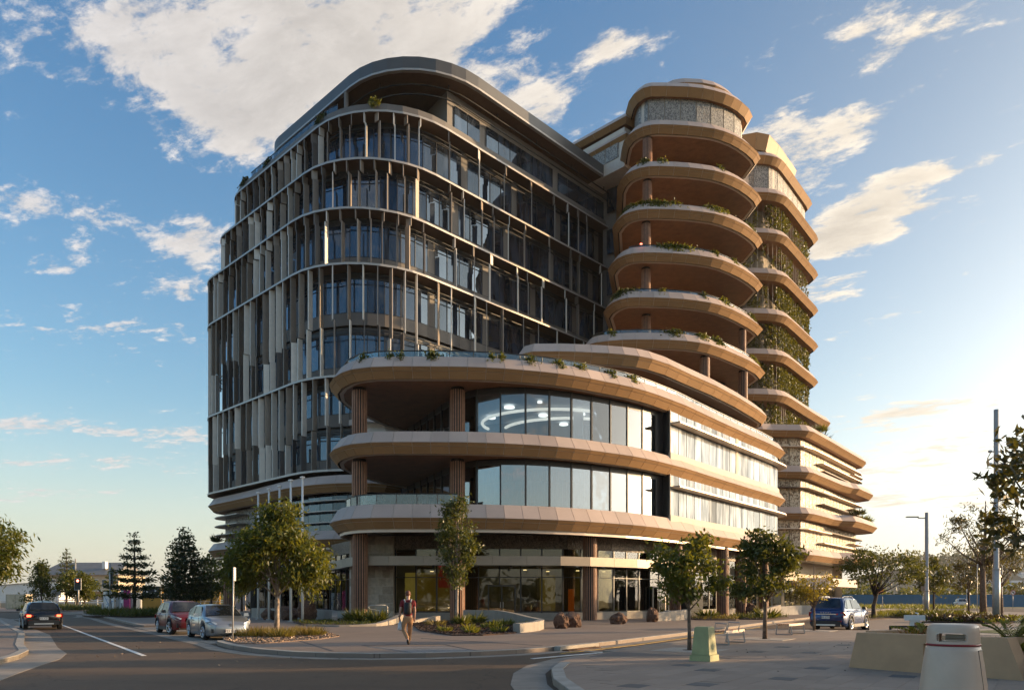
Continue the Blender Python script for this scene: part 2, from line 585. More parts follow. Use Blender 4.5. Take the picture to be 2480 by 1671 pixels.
M_leaf_dk = mat_leaf('leaf_dark', (0.020, 0.042, 0.008), (0.038, 0.060, 0.010), (0.10, 0.10, 0.014), trans=0.28)
M_leaf_md = mat_leaf('leaf_green', (0.030, 0.056, 0.008), (0.058, 0.080, 0.012), (0.17, 0.15, 0.016), trans=0.40)
M_leaf_yl = mat_leaf('leaf_yellow', (0.20, 0.15, 0.015), (0.28, 0.17, 0.018), (0.33, 0.22, 0.03), trans=0.45)
M_leaf_con = mat_leaf('leaf_conifer', (0.014, 0.028, 0.010), (0.022, 0.040, 0.012), (0.045, 0.060, 0.016), trans=0.15)
M_leaf_fig = mat_leaf('leaf_fig', (0.030, 0.034, 0.012), (0.055, 0.048, 0.014), (0.16, 0.085, 0.02), trans=0.2, rough=0.3)
M_leaf_cyc = mat_leaf('leaf_cycad', (0.10, 0.11, 0.014), (0.16, 0.15, 0.02), (0.26, 0.22, 0.03), trans=0.4)
M_grassdry = mat_leaf('dry_grass', (0.10, 0.085, 0.022), (0.16, 0.10, 0.03), (0.24, 0.14, 0.04), trans=0.4)
M_vine = mat_leaf('vine_leaf', (0.022, 0.034, 0.006), (0.042, 0.050, 0.008), (0.13, 0.11, 0.014), trans=0.28)
M_bark = mat('bark', (0.17, 0.115, 0.080), rough=0.9, var=0.35, scale=8, bump=0.6, bscale=30)
M_barkd = mat('dark_bark', (0.075, 0.055, 0.045), rough=0.9, var=0.3, scale=8, bump=0.6, bscale=30)
M_barkw = mat('pale_bark', (0.36, 0.28, 0.22), rough=0.85, var=0.35, scale=7, bump=0.4, bscale=25)
M_rock = mat('red_rock', (0.060, 0.024, 0.014), rough=0.95, col2=(0.18, 0.105, 0.068), scale=9.0, bump=1.0, bscale=22)


def mat_asphalt():
    m = bpy.data.materials.new('asphalt')
    m.use_nodes = True
    t = m.node_tree
    h = NG(t)
    bs = t.nodes['Principled BSDF']
    pos = h.n('ShaderNodeNewGeometry').outputs['Position']
    a = h.n('ShaderNodeTexNoise', {'Vector': pos, 'Scale': 0.35, 'Detail': 6.0, 'Roughness': 0.7}).outputs[0]
    b = h.n('ShaderNodeTexNoise', {'Vector': pos, 'Scale': 20.0, 'Detail': 5.0, 'Roughness': 0.85}).outputs[0]
    st = h.n('ShaderNodeTexNoise', {'Vector': h.vmath('MULTIPLY', pos, (0.25, 2.2, 1)).outputs[0], 'Scale': 0.5, 'Detail': 4.0}).outputs[0]
    c = h.mix(h.rng(a, 0.3, 0.7), (0.105, 0.070, 0.044), (0.132, 0.090, 0.058))
    c = h.mix(h.rng(st, 0.52, 0.72, 0, 0.5), c, (0.083, 0.057, 0.037))
    vo = h.n('ShaderNodeTexVoronoi', {'Vector': h.vmath('ADD', pos, h.vmath('SCALE', h.n('ShaderNodeTexNoise', {'Vector': pos, 'Scale': 1.5, 'Detail': 4.0}).outputs[1], (0, 0, 0)).outputs[0]).outputs[0], 'Scale': 0.16}, feature='DISTANCE_TO_EDGE').outputs['Distance']
    c = h.mix(h.rng(vo, 0.0, 0.006, 0.55, 0.0), c, (0.028, 0.023, 0.018))
    pt_ = h.n('ShaderNodeTexNoise', {'Vector': pos, 'Scale': 1.1, 'Detail': 8.0, 'Roughness': 0.75}).outputs[0]
    c = h.mix(h.rng(pt_, 0.58, 0.66, 0, 0.35), c, (0.05, 0.037, 0.026))
    c = h.mix(h.rng(b, 0.55, 0.8, 0, 0.75), c, (0.25, 0.20, 0.15))
    t.links.new(c, bs.inputs['Base Color'])
    bs.inputs['Roughness'].default_value = 0.8
    bs.inputs['Specular IOR Level'].default_value = 0.3
    bp = h.n('ShaderNodeBump', {'Strength': 0.9, 'Distance': 0.012, 'Height': b})
    t.links.new(bp.outputs[0], bs.inputs['Normal'])
    return m


def mat_paving(name, c1, c2, brick=None, rot=0.0, bw=1.2, bh=0.6, mort=0.004, mcol=(0.10, 0.095, 0.09)):
    m = bpy.data.materials.new(name)
    m.use_nodes = True
    t = m.node_tree
    h = NG(t)
    bs = t.nodes['Principled BSDF']
    pos = h.n('ShaderNodeNewGeometry').outputs['Position']
    a = h.n('ShaderNodeTexNoise', {'Vector': pos, 'Scale': 0.5, 'Detail': 7.0, 'Roughness': 0.65}).outputs[0]
    b = h.n('ShaderNodeTexNoise', {'Vector': pos, 'Scale': 55.0, 'Detail': 2.0, 'Roughness': 0.7}).outputs[0]
    c = h.mix(h.rng(a, 0.3, 0.7), c1, c2)
    c = h.mix(h.rng(b, 0.5, 0.85, 0, 0.35), c, tuple(x * 1.35 for x in c1))
    sp = h.n('ShaderNodeTexNoise', {'Vector': pos, 'Scale': 2.3, 'Detail': 4.0, 'Roughness': 0.75}).outputs[0]
    c = h.mix(h.rng(sp, 0.60, 0.72, 0, 0.40), c, tuple(x * 0.62 for x in c2))
    oi = h.n('ShaderNodeObjectInfo')
    f = h.rng(oi.outputs['Random'], 0, 1, 0.90, 1.10)
    c = h.mix(1.0, c, h.n('ShaderNodeCombineColor', {0: f, 1: f, 2: f}).outputs[0], 'MULTIPLY')
    if brick:
        pr = h.n('ShaderNodeVectorRotate', {0: pos, 'Angle': -rot}, rotation_type='Z_AXIS').outputs[0]
        bk = h.n('ShaderNodeTexBrick', {'Vector': pr, 'Color1': (1, 1, 1, 1), 'Color2': (0.9, 0.9, 0.9, 1), 'Mortar': (0.5, 0.5, 0.5, 1),
                                       'Scale': 1.0, 'Mortar Size': mort, 'Brick Width': bw, 'Row Height': bh})
        c = h.mix(1.0, c, bk.outputs[0], 'MULTIPLY')
    t.links.new(c, bs.inputs['Base Color'])
    bs.inputs['Roughness'].default_value = 0.72
    bs.inputs['Specular IOR Level'].default_value = 0.35
    bp = h.n('ShaderNodeBump', {'Strength': 0.35, 'Distance': 0.008, 'Height': b})
    t.links.new(bp.outputs[0], bs.inputs['Normal'])
    return m


M_asphalt = mat_asphalt()
PL_ROT = math.atan2(0.82, 0.57)
M_pave = mat_paving('footpath_concrete', (0.26, 0.20, 0.16), (0.21, 0.162, 0.13), brick=True, rot=R(52), bw=2.4, bh=1.6, mort=0.012)
M_plaza = mat_paving('plaza_stone', (0.31, 0.235, 0.18), (0.255, 0.195, 0.15), brick=True, rot=PL_ROT, bw=0.9, bh=0.45, mort=0.006)
M_paver = mat_paving('plaza_paver', (0.31, 0.235, 0.18), (0.255, 0.195, 0.15))
M_paverd = mat_paving('dark_paver', (0.135, 0.125, 0.115), (0.11, 0.10, 0.095))
M_kerb = mat('kerb_concrete', (0.37, 0.33, 0.28), rough=0.85, var=0.16, scale=2.0, bump=0.3, bscale=50)
M_gutter = mat('gutter_concrete', (0.28, 0.235, 0.19), rough=0.85, var=0.18, scale=1.3, bump=0.3, bscale=50)
M_line = mat('road_paint', (0.72, 0.70, 0.66), rough=0.7, var=0.12, scale=6)
M_grass = mat('verge_grass', (0.085, 0.085, 0.022), rough=0.95, col2=(0.13, 0.095, 0.035), scale=0.8, bump=1.0, bscale=9)
M_lawn = mat('lawn', (0.055, 0.085, 0.018), rough=0.95, var=0.2, scale=5, bump=1.0, bscale=40)


def structure(name, mb, m, parent=None):
    o = mb.build(name, m, parent)
    o['kind'] = 'structure'
    return o


# ------------------------------------------------------------------ ground, roads, pavements
b = MB()
b.prism([(-2500, -300), (2500, -300), (2500, 4500), (-2500, 4500)], -0.4, -0.16, False)
structure('ground', b, M_grass)

b = MB()
b.prism([(-150, -40), (60, -40), (60, 30), (95, 150), (95, 175), (-150, 175)], -0.2, -0.12, False)
structure('road', b, M_asphalt)

# building block: one footpath slab that runs under the building
kerb_line = [(-52, 88), (-44.5, 79), (-40.2, 72.5), (-39.4, 70.3), (-38.0, 69.6), (-34.5, 65.0), (-28, 54.6), (-22.6, 46.0), (-21.3, 44.2), (-19.6, 44.7), (-18.2, 43.6),
             (-9.9, 30.3), (-9.7, 29.0), (-10.75, 27.8), (-10.4, 27.0), (-9.2, 25.0), (-7.6, 23.0), (-6.3, 21.9), (-5.2, 21.35), (-3.9, 21.1), (-2.4, 21.3),
             (-0.9, 22.0), (0.4, 22.95), (1.45, 24.2), (3.5, 27.2), (8.0, 34.8), (18.1, 52.6), (31, 74), (62, 124)]
block = kerb_line + [(70, 140), (40, 172), (-20, 172), (-60, 120)]
b = MB()
b.prism(block, -0.13, 0.0, False)
structure('footpath', b, M_pave)


def strip(mb, line, d0, d1, z0, z1):
    """box strip along an open polyline between lateral offsets d0<d1 (positive = left of travel)"""
    P = [Vector(p) for p in line]
    L0, L1 = [], []
    for i, p in enumerate(P):
        t = (P[min(i + 1, len(P) - 1)] - P[max(i - 1, 0)]).normalized()
        n = Vector((-t.y, t.x))
        L0.append(p + n * d0)
        L1.append(p + n * d1)
    for i in range(len(P) - 1):
        q4 = [L0[i], L0[i + 1], L1[i + 1], L1[i]]
        if (q4[1] - q4[0]).cross(q4[2] - q4[0]) < 0: q4.reverse()
        mb.prism(q4, z0, z1, False)


b = MB()
strip(b, kerb_line, 0.006, 0.24, -0.12, 0.012)
structure('kerb', b, M_kerb)
gut = [p for p in kerb_line if not (-20 < p[0] < -10.5 and 28 < p[1] < 45)]
gl1 = [(-52, 88), (-44.5, 79), (-40.8, 72.6), (-39.6, 69.8), (-38.2, 68.9), (-34.9, 64.2), (-28.5, 54.0), (-23.0, 45.5), (-16.6, 36.2), (-10.9, 27.6), (-9.4, 25.0), (-7.6, 22.8), (-6.3, 21.8), (-5.2, 21.25), (-3.9, 21.0), (-2.4, 21.2),
       (-0.9, 21.9), (0.4, 22.85), (1.45, 24.1), (3.5, 27.1), (8.0, 34.7), (18.1, 52.5), (31, 74), (62, 124)]
b = MB()
strip(b, gl1, -0.5, -0.004, -0.13, -0.115)
structure('gutter', b, M_gutter)
# parking bay between gutter and footpath
b = MB()
b.prism([(-21.9, 44.2), (-11.0, 27.8), (-9.9, 29.1), (-10.1, 30.2), (-18.4, 43.5), (-19.8, 44.4)], -0.13, -0.108, False)
structure('parking_bay', b, M_gutter)

# footpath on the near left
lk = [(-9.6, 10.5), (-10.6, 13.5), (-11.7, 16.2), (-12.6, 18.6), (-13.3, 20.6), (-14.3, 22.6), (-16.3, 25.5), (-22.0, 34.5), (-30.3, 46.0), (-41, 61), (-50, 72), (-58, 80)]
b = MB()
b.prism(lk[::-1] + [(-22, 8), (-60, 8), (-100, 60), (-90, 90)][0:3] + [], -0.13, 0.0, False)
structure('footpath', b, M_pave)
b = MB()
strip(b, lk, 0.0, 0.24, -0.12, 0.012)
structure('kerb', b, M_kerb)
b = MB()
strip(b, [(x + 0.55, y) for x, y in lk], -0.5, 0.52, -0.13, -0.1145)
structure('gutter', b, M_gutter)

# plaza on the near right, flush kerb along the lane
plz = [(60, -30), (60, 120), (47, 97.5), (27.5, 64.6), (21.4, 54.0), (23.2, 52.8), (16.3, 41.2), (14.5, 42.3), (6.9, 28.4), (2.95, 22.2), (1.75, 20.2), (1.15, 18.5), (0.85, 16.6), (0.78, 14.5), (0.95, 12.5), (1.8, 10.0), (4, 7), (8, 2), (12, -30)]
plz = [(60, -30), (60, 120), (47, 97.5), (27.5, 64.6), (22.0, 55.2), (24.6, 52.8), (17.5, 37.4), (12.6, 39.0), (6.9, 28.4), (2.95, 22.2), (1.75, 20.2), (1.15, 18.5), (0.85, 16.6), (0.78, 14.5), (0.95, 12.5), (1.8, 10.0), (4, 7), (8, 2), (12, -30)]
b = MB()
b.prism(plz, -0.14, -0.004, False)
plaza = structure('plaza_paving', b, M_plaza)
pk = [(4, 7), (1.8, 10.0), (0.95, 12.5), (0.78, 14.5), (0.85, 16.6), (1.15, 18.3)]
b = MB()
strip(b, pk, -0.26, -0.01, -0.12, 0.012)
structure('kerb', b, M_kerb)
b = MB()
strip(b, [(3.6, 6.7), (1.45, 9.8), (0.6, 12.4), (0.42, 14.5), (0.48, 16.7), (0.8, 18.6), (1.5, 20.5), (2.7, 22.4)], -0.25, 0.45, -0.13, -0.113)
structure('gutter', b, M_gutter)
b = MB()
strip(b, [(2.95, 22.2), (6.9, 28.4), (12.6, 39.0)], -0.004, 0.35, -0.13, -0.0)
structure('kerb', b, M_gutter)

# individual pavers in the near part of the plaza, a few of them dark
ct, st = math.cos(PL_ROT), math.sin(PL_ROT)
poly_in = lambda x, y, P: sum(((P[i][1] > y) != (P[i - 1][1] > y)) and (x < (P[i - 1][0] - P[i][0]) * (y - P[i][1]) / (P[i - 1][1] - P[i][1]) + P[i][0]) for i in range(len(P))) % 2 == 1
me_p = {}
for dark in (0, 1):
    bb = MB()
    bb.box(0, 0, 0.0, 0.495 if dark else 0.894, 0.444, 0.01)
    me_p[dark] = new_mesh('paver', bb.v, bb.f, M_paverd if dark else M_paver)
dk = [(2.45, 13.3), (3.5, 13.5), (3.95, 17.4), (4.1, 16.3), (5.5, 19.6), (6.7, 16.6), (7.6, 15.2), (8.7, 21.5), (8.4, 23.9), (7.2, 22.3), (11.2, 25.4), (12.4, 21.6), (9.9, 19.4), (5.0, 14.6)]
cells = []
for i in range(-40, 80):
    for j in range(-80, 40):
        a_ = (i + 0.5 * (j % 2)) * 0.9
        c_ = j * 0.45
        x, y = a_ * ct - c_ * st, a_ * st + c_ * ct
        if y < 11.2 or y > 27: continue
        if abs(x) / y > 0.70: continue
        if all(poly_in(x + (u_ * ct - v_ * st), y + (u_ * st + v_ * ct), plz) for u_ in (-.46, .46) for v_ in (-.24, .24)):
            if x < 1.9 and y < 20: continue
            cells.append((x, y))
cells.sort(key=lambda c: c[1])
dset = {min(range(len(cells)), key=lambda k: (cells[k][0] - d[0]) ** 2 + (cells[k][1] - d[1]) ** 2) for d in dk}
for k, (x, y) in enumerate(cells[:292]):
    o = link(bpy.data.objects.new('paver', me_p[1 if k in dset else 0]))
    o.location = (x, y, -0.004 + rnd.uniform(-0.0012, 0.0012))
    o.rotation_euler = (0, 0, PL_ROT)
    o.parent = plaza
    if k in dset: o['label'] = 'darker grey paver'
for k in dset:
    if k >= 292:
        o = link(bpy.data.objects.new('paver', me_p[1])); o.location = (*cells[k], -0.003); o.rotation_euler = (0, 0, PL_ROT); o.parent = plaza; o['label'] = 'darker grey paver'

b = MB()
for l_ in ([(-1.0, 22.2), (-2.3, 25.6)], [(-2.9, 21.7), (-4.9, 25.0)], [(-4.9, 25.0), (-2.3, 25.6)], [(-1.55, 23.6), (-3.75, 23.1)], [(-1.95, 24.6), (-4.3, 24.1)], [(-5.2, 22.2), (-8.5, 29.5)], [(1.0, 24.8), (-3.5, 29.5)]):
    strip(b, l_, -0.03, 0.03, -0.01, 0.0075)
structure('paving_joint', b, M_paverd)
# kerb ramp slabs at the street corner
for pts in ([(-2.9, 21.55), (-1.0, 22.25), (-2.2, 24.6), (-4.6, 24.2)],):
    b = MB()
    b.prism(pts, -0.01, 0.004, False)
    structure('kerb_ramp', b, mat_paving('ramp_paving', (0.24, 0.225, 0.215), (0.20, 0.19, 0.18), brick=True, rot=R(-8), bw=0.9, bh=0.45, mort=0.012))
b = MB()
b.prism([(2.0, 20.0), (3.6, 20.2), (4.9, 20.4), (2.9, 21.9)], -0.01, 0.004, False)
structure('kerb_ramp', b, MATS.get('ramp2') or M_paverd)

# painted lines
b = MB()
strip(b, [(-28.9, 49.0), (-10.6, 22.0)], -0.065, 0.065, -0.13, -0.112)
structure('road_centre_line', b, M_line)
b = MB()
b.prism([(-60, 62), (-40, 62.0), (-40, 62.3), (-60, 62.3)], -0.13, -0.116, False)
structure('road_stop_line', b, M_line)
b = MB()
strip(b, [(0.55, 20.9), (4.6, 25.3)], -0.06, 0.06, -0.13, -0.109)
b.prism([(3.6, 24.0), (5.9, 26.9), (4.05, 25.5)], -0.13, -0.107, False)
structure('road_arrow', b, M_line)
b = MB()
strip(b, [(1.0, 23.2), (2.2, 24.9), (4.0, 27.6), (8.3, 34.8), (14, 45)], -0.6, -0.52, -0.13, -0.110)
structure('road_edge_line', b, mat('yellow_paint', (0.42, 0.27, 0.05), rough=0.7, var=0.15, scale=5))
# concrete dish drain across the lane mouth
b = MB()
b.prism([(2.05, 24.5), (2.65, 24.1), (3.35, 22.9), (2.75, 22.5)][::-1], -0.13, -0.112, False)
structure('dish_drain', b, M_gutter)
# side street pieces far left and right
b = MB()
b.prism([(-75, 96), (-42, 96), (-20, 118), (-20, 160), (-150, 160), (-150, 96)], -0.13, -0.02, False)
structure('footpath', b, M_pave)
b = MB()
b.prism([(27, 66), (60, 122), (64, 118), (33, 62)][::-1], -0.13, -0.06, False)
structure('far_lane', b, mat('sunny_lane', (0.17, 0.13, 0.11), rough=0.8, var=0.12, bump=0.3))

# ================================================================== THE BUILDING
bld = thing('office_building', 'large office building with finned tower, stacked bronze balcony bands and curved glass podium', 'building', (0, 72, 0))
FL = [6.8 + 4.9 * k for k in range(0, 11)]     # ridge heights of the floor bands: FL[0]=level 1


def ngon(mb, pts, z, up=True):
    vs = [(p[0], p[1], z) for p in pts]
    mb.add(vs, [tuple(range(len(pts))) if up else tuple(range(len(pts) - 1, -1, -1))])


def ring_wall(mb, A, za, Bp, zb):
    n = len(A)
    vs = [(p[0], p[1], za) for p in A] + [(p[0], p[1], zb) for p in Bp]
    mb.add(vs, [(i, (i + 1) % n, (i + 1) % n + n, i + n) for i in range(n)])


def band(ridge, z, lo=0.65, hi=0.82, ilo=0.55, ihi=0.56, soff=True, panels=True, seg=2.1, name='balcony_band', lip=True, groove=True, trim_h=0.0):
    """curved balcony edge: faceted upper and lower panels that meet at the ridge, soffit with bright trim"""
    b = MB()
    i_lo, i_hi = offset(ridge, ilo + 0.03), offset(ridge, ihi + 0.03)
    r0 = offset(ridge, 0.035)
    cop = offset(ridge, ihi + 0.30)
    ring_wall(b, i_lo, z - lo, r0, z)
    ring_wall(b, r0, z, i_hi, z + hi - 0.015)
    b.mi = 1
    ring_wall(b, i_hi, z + hi - 0.015, cop, z + hi - 0.015)
    ring_wall(b, cop, z + hi - 0.015, cop, z + hi - 0.5)
    ngon(b, cop, z + hi - 0.5)
    o = b.build(name, [M_joint, M_coping], bld)
    s = MB()
    in1, in2, in3 = offset(ridge, ilo + 0.16), offset(ridge, ilo + 0.30), offset(ridge, ilo + 0.31)
    s.mi = 1
    ring_wall(s, in1, z - lo + 0.10, i_lo, z - lo)
    s.mi = 0
    ngon(s, in1, z - lo + 0.08, False)
    so = s.build('soffit', [M_soffit if soff is True else soff, M_gap], o)
    if lip:
        t = MB()
        a1, a2 = offset(ridge, ilo + 0.17), offset(ridge, ilo + 0.42)
        zb_ = z - lo - 0.02 - trim_h
        ring_wall(t, a2, zb_, a1, zb_)
        ring_wall(t, a1, zb_, a1, z - lo + 0.09)
        ring_wall(t, a2, z - lo + 0.09, a2, zb_)
        t.build('soffit_trim', M_trim, o)
    if panels:
        # facets follow the ridge polygon; long sides are cut to panel lengths
        n = len(ridge)
        R_, LO, HI = [Vector(p) for p in ridge], [Vector(p) for p in offset(ridge, ilo)], [Vector(p) for p in offset(ridge, ihi)]
        for i in range(n):
            j = (i + 1) % n
            t = R_[j] - R_[i]
            L = t.length
            if L < 0.05: continue
            nn = Vector((t.y, -t.x)).normalized()
            if not faces_cam((R_[i] + R_[j]) / 2, nn, -0.25): continue
            k = max(1, round(L / seg))
            for c in range(k):
                gap = 0.018
                f0, f1 = (c / k) + gap / L, ((c + 1) / k) - gap / L
                e = lambda P, f: P[i].lerp(P[j], f)
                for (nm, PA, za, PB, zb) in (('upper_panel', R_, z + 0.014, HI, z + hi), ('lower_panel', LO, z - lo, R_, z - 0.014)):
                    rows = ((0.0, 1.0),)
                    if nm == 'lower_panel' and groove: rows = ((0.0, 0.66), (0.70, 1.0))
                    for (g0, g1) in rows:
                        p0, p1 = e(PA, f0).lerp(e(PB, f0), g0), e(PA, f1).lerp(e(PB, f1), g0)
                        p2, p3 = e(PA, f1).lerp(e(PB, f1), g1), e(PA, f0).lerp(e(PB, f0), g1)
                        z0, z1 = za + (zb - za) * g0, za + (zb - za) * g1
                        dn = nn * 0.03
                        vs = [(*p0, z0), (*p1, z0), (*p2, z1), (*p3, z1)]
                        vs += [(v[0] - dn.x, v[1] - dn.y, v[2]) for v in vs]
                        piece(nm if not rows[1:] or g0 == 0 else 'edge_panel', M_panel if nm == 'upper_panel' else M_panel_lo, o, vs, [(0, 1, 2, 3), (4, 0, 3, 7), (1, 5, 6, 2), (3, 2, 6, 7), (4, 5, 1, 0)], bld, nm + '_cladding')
    return o


# ---------------------------------------------------------------- outlines (plan, metres, camera at the origin)
POD = [(-6, 72), (-11.2, 63.8), (-12.2, 61), (-13.0, 58), (-13.15, 55.6), (-12.85, 53.7), (-12.2, 52.15), (-11.4, 51.0), (-10.6, 50.25), (-9.2, 49.7),
       (-7.75, 49.57), (-6.5, 49.56), (-5.3, 49.58), (-4.1, 49.6), (-2.9, 49.66), (-1.67, 49.82), (-.46, 50.03), (.76, 50.36), (1.9, 50.7), (3.1, 51.13), (4.27, 51.69), (5.4, 52.32),
       (6.5, 53.05), (7.6, 53.77), (8.66, 54.5), (9.75, 55.45), (10.9, 56.6), (13.6, 59.6), (17.2, 64.3), (21.5, 69.8), (25.2, 74.4), (27.7, 77.8), (28.25, 78.9), (28.1, 80.6), (26.6, 83),
       (22, 88), (10, 92), (0, 85)]
WING = [(-9.6, 72), (-9.5, 80), (-20, 92), (-29, 90.5), (-32.6, 87.4), (-33.45, 85.2), (-33.2, 83.4), (-31.9, 81.7), (-29.2, 79), (-25.7, 75.3), (-22.5, 71.7), (-19.8, 69.1),
        (-17.5, 67.6), (-15.5, 66.8), (-14, 66.6), (-12.4, 66.7), (-11.0, 67.3), (-10.1, 68.6), (-9.7, 70.2)][::-1]
WING = WING if sum(WING[i - 1][0] * WING[i][1] - WING[i][0] * WING[i - 1][1] for i in range(len(WING))) > 0 else WING[::-1]
UPP = [(0.3, 64.5), (0.5, 62.6), (1.6, 61.7), (3.8, 61.65), (5.1, 61.75), (6.5, 61.95), (7.9, 62.15), (9.2, 62.45), (10.5, 62.9), (11.7, 63.6), (13.5, 65.2), (16, 68.1), (19.3, 71.8), (22.7, 76.1),
       (26.0, 80.7), (27.9, 83.6), (28.3, 85.2), (27.9, 88), (20, 97), (5, 97), (1.5, 75)]
TOPR = [(12.06, 84.06), (12.05, 82.58), (12.4, 81.34), (12.9, 80.62), (13.62, 79.95), (14.44, 79.6), (15.32, 79.5), (16.84, 79.56), (18.49, 79.72), (20.02, 79.97), (21.35, 80.27), (22.53, 80.75),
        (23.74, 81.42), (24.89, 82.25), (26.09, 83.32), (27.22, 84.54), (27.9, 85.7)]
BOTR = [(7.2, 77.0), (7.0, 75.8), (7.4, 74.8), (8.2, 74.1), (9.25, 73.65), (10.6, 73.35), (12.0, 73.25), (13.6, 73.27), (15.2, 73.38), (16.9, 73.68), (18.3, 74.18), (19.5, 74.85),
        (21.2, 76.2), (22.9, 77.85), (24.8, 79.75), (26.7, 82.0), (27.9, 84.1)]
MIDR = [(10.7, 81.44), (10.95, 79.95), (11.4, 78.85), (12.0, 78.2), (12.8, 77.75), (13.77, 77.55), (15.0, 77.55), (16.6, 77.65), (18.2, 77.85), (19.6, 78.15), (20.9, 78.52), (22.1, 79.08),
        (23.39, 79.89), (24.66, 80.85), (26.0, 82.15), (27.1, 83.45), (27.85, 84.8)]
# one more floor between: fifth band from the top
M31 = [(9.5, 79.5), (9.65, 78.0), (10.1, 76.8), (10.7, 76.0), (11.4, 75.56), (12.6, 75.42), (14.07, 75.48), (15.62, 75.62), (17.11, 75.88), (18.52, 76.27), (20.04, 76.84), (21.3, 77.55), (22.77, 78.72),
       (24.21, 80.1), (25.59, 81.57), (26.9, 83.1), (27.75, 84.4)]
lerp2 = lambda A, B, t: [(a[0] + (b_[0] - a[0]) * t, a[1] + (b_[1] - a[1]) * t) for a, b_ in zip(A, B)]
BACKR = [(27.6, 88.6), (25, 93), (17, 97), (12.5, 92)]
GAR = [(20, 106), (25.5, 95.5), (26.6, 93.6), (28, 92.75), (29.4, 92.65), (31.2, 92.8), (32.4, 93.1), (33.2, 93.5), (33.9, 94.0), (34.8, 95.0), (36.5, 97.2), (39.2, 100.8), (41.3, 103.6), (42.1, 105), (42.0, 106.6), (40.5, 108.8), (34, 113)]
RWG = [(25, 108), (26.6, 91.5), (28.0, 89.9), (29.5, 89.8), (30.9, 90.3), (32.6, 90.4), (34.3, 90.45), (35.3, 90.75), (36.2, 91.5), (38, 93.8), (41, 97.6), (46.3, 104.5), (51.5, 111.2), (52.3, 112.8), (51.6, 114.6), (46, 118)]
RWB = RWG[:9] + [(38, 93.6), (41.4, 97.9), (43.0, 99.3), (45.0, 99.9), (47.2, 102.4), (50, 106.2), (52.3, 109.3), (53.0, 111.2), (52.2, 113.4), (46, 118)]
RWA = RWG[:9] + [(38, 93.8), (44.0, 101.4), (46.6, 104.1), (47.6, 104.6), (49.6, 107.2), (52.4, 110.8), (53.1, 112.4), (52.2, 114.4), (46, 118)]

# ---------------------------------------------------------------- podium bands
M_soffdark = mat('dark_metal_soffit', (0.075, 0.055, 0.042), rough=0.28, metal=0.5, var=0.08)
b1 = band(POD, FL[0], soff=M_soffdark, hi=0.95, trim_h=0.2)
b2 = band(POD, FL[1])
b3 = band(POD, FL[2])
b4 = band(UPP, FL[3], lo=0.75)
w1 = band([(x, y - 0.5 * (y < 75)) for x, y in WING], FL[0] - 0.06, soff=M_soffdark, seg=2.6, trim_h=0.15)
w2 = band(WING, FL[1] - 0.06, seg=2.6)
w3 = band([(-9.9, 70), (-9.4, 74), (-14, 75), (-13.6, 68.0), (-12.4, 67.0), (-11.2, 67.1), (-10.3, 68.2)][::-1], FL[2] - 0.06)

# ---------------------------------------------------------------- balcony tower bands
rt = []
for k, z in ((4, FL[4]), (5, FL[5]), (6, FL[6]), (7, FL[7]), (8, FL[8]), (9, FL[9])):
    pts = {4: BOTR, 5: M31, 6: lerp2(M31, MIDR, 0.5), 7: MIDR, 8: lerp2(MIDR, TOPR, 0.5), 9: TOPR}[k]
    rt.append(band(pts + BACKR, z, ihi=0.7, hi=0.9))
CAP = [(12.7, 85.3), (12.75, 83.5), (13.1, 82.3), (13.9, 81.3), (14.73, 80.95), (16.45, 80.95), (18.8, 81.06), (20.46, 81.31), (21.73, 81.7), (23.03, 82.2), (24.09, 82.8), (25.18, 83.6), (26.29, 84.7), (27.13, 86.1)] + [(27.0, 89), (24.5, 93), (17, 97), (13.5, 92)]
band(CAP, FL[9] + 4.95, lo=0.75, hi=0.75, lip=False, groove=False)
CAP2 = [(15.4, 88), (15.6, 86.2), (16.4, 84.9), (17.59, 83.95), (18.9, 83.65), (20.97, 83.8), (22.45, 84.2), (23.71, 84.95), (24.87, 85.9), (26.0, 87.3), (26.2, 90), (23.5, 94), (17.5, 96), (15.8, 92)]
band(CAP2, FL[9] + 7.2, lo=0.8, hi=0.8, lip=False, groove=False)
# garden tower and right wing
gt = []
for k in (5, 6, 7, 8, 9):
    gt.append(band(GAR, FL[k], lip=False, seg=2.6))
GAR26 = GAR[:11] + [(39.4, 101.0), (43.0, 105.6), (45.0, 107.9), (45.4, 109.2), (44.2, 111.5), (37, 115)]
gt.insert(0, band(GAR26, FL[4], lip=False, seg=2.6))
G2 = offset(GAR, 0.75)
band(G2, FL[9] + 4.95, lo=0.75, hi=0.7, lip=False, groove=False, seg=3)
G3 = [(20, 106), (27, 97), (28.6, 95.7), (30.5, 95.1), (32.2, 95.6), (34.2, 97.8), (38.6, 103.6), (38.4, 105), (33, 110)]
band(G3, FL[9] + 8.7, lo=1.8, hi=0.25, lip=False, groove=False, seg=3)
band(RWG, FL[3], lip=False, seg=2.4)
band(RWA, FL[2], lip=False, seg=2.4)
band(RWB, FL[1], lip=False, seg=2.4)
band(RWB, FL[0], lip=False, seg=2.4, soff=M_soffdark)


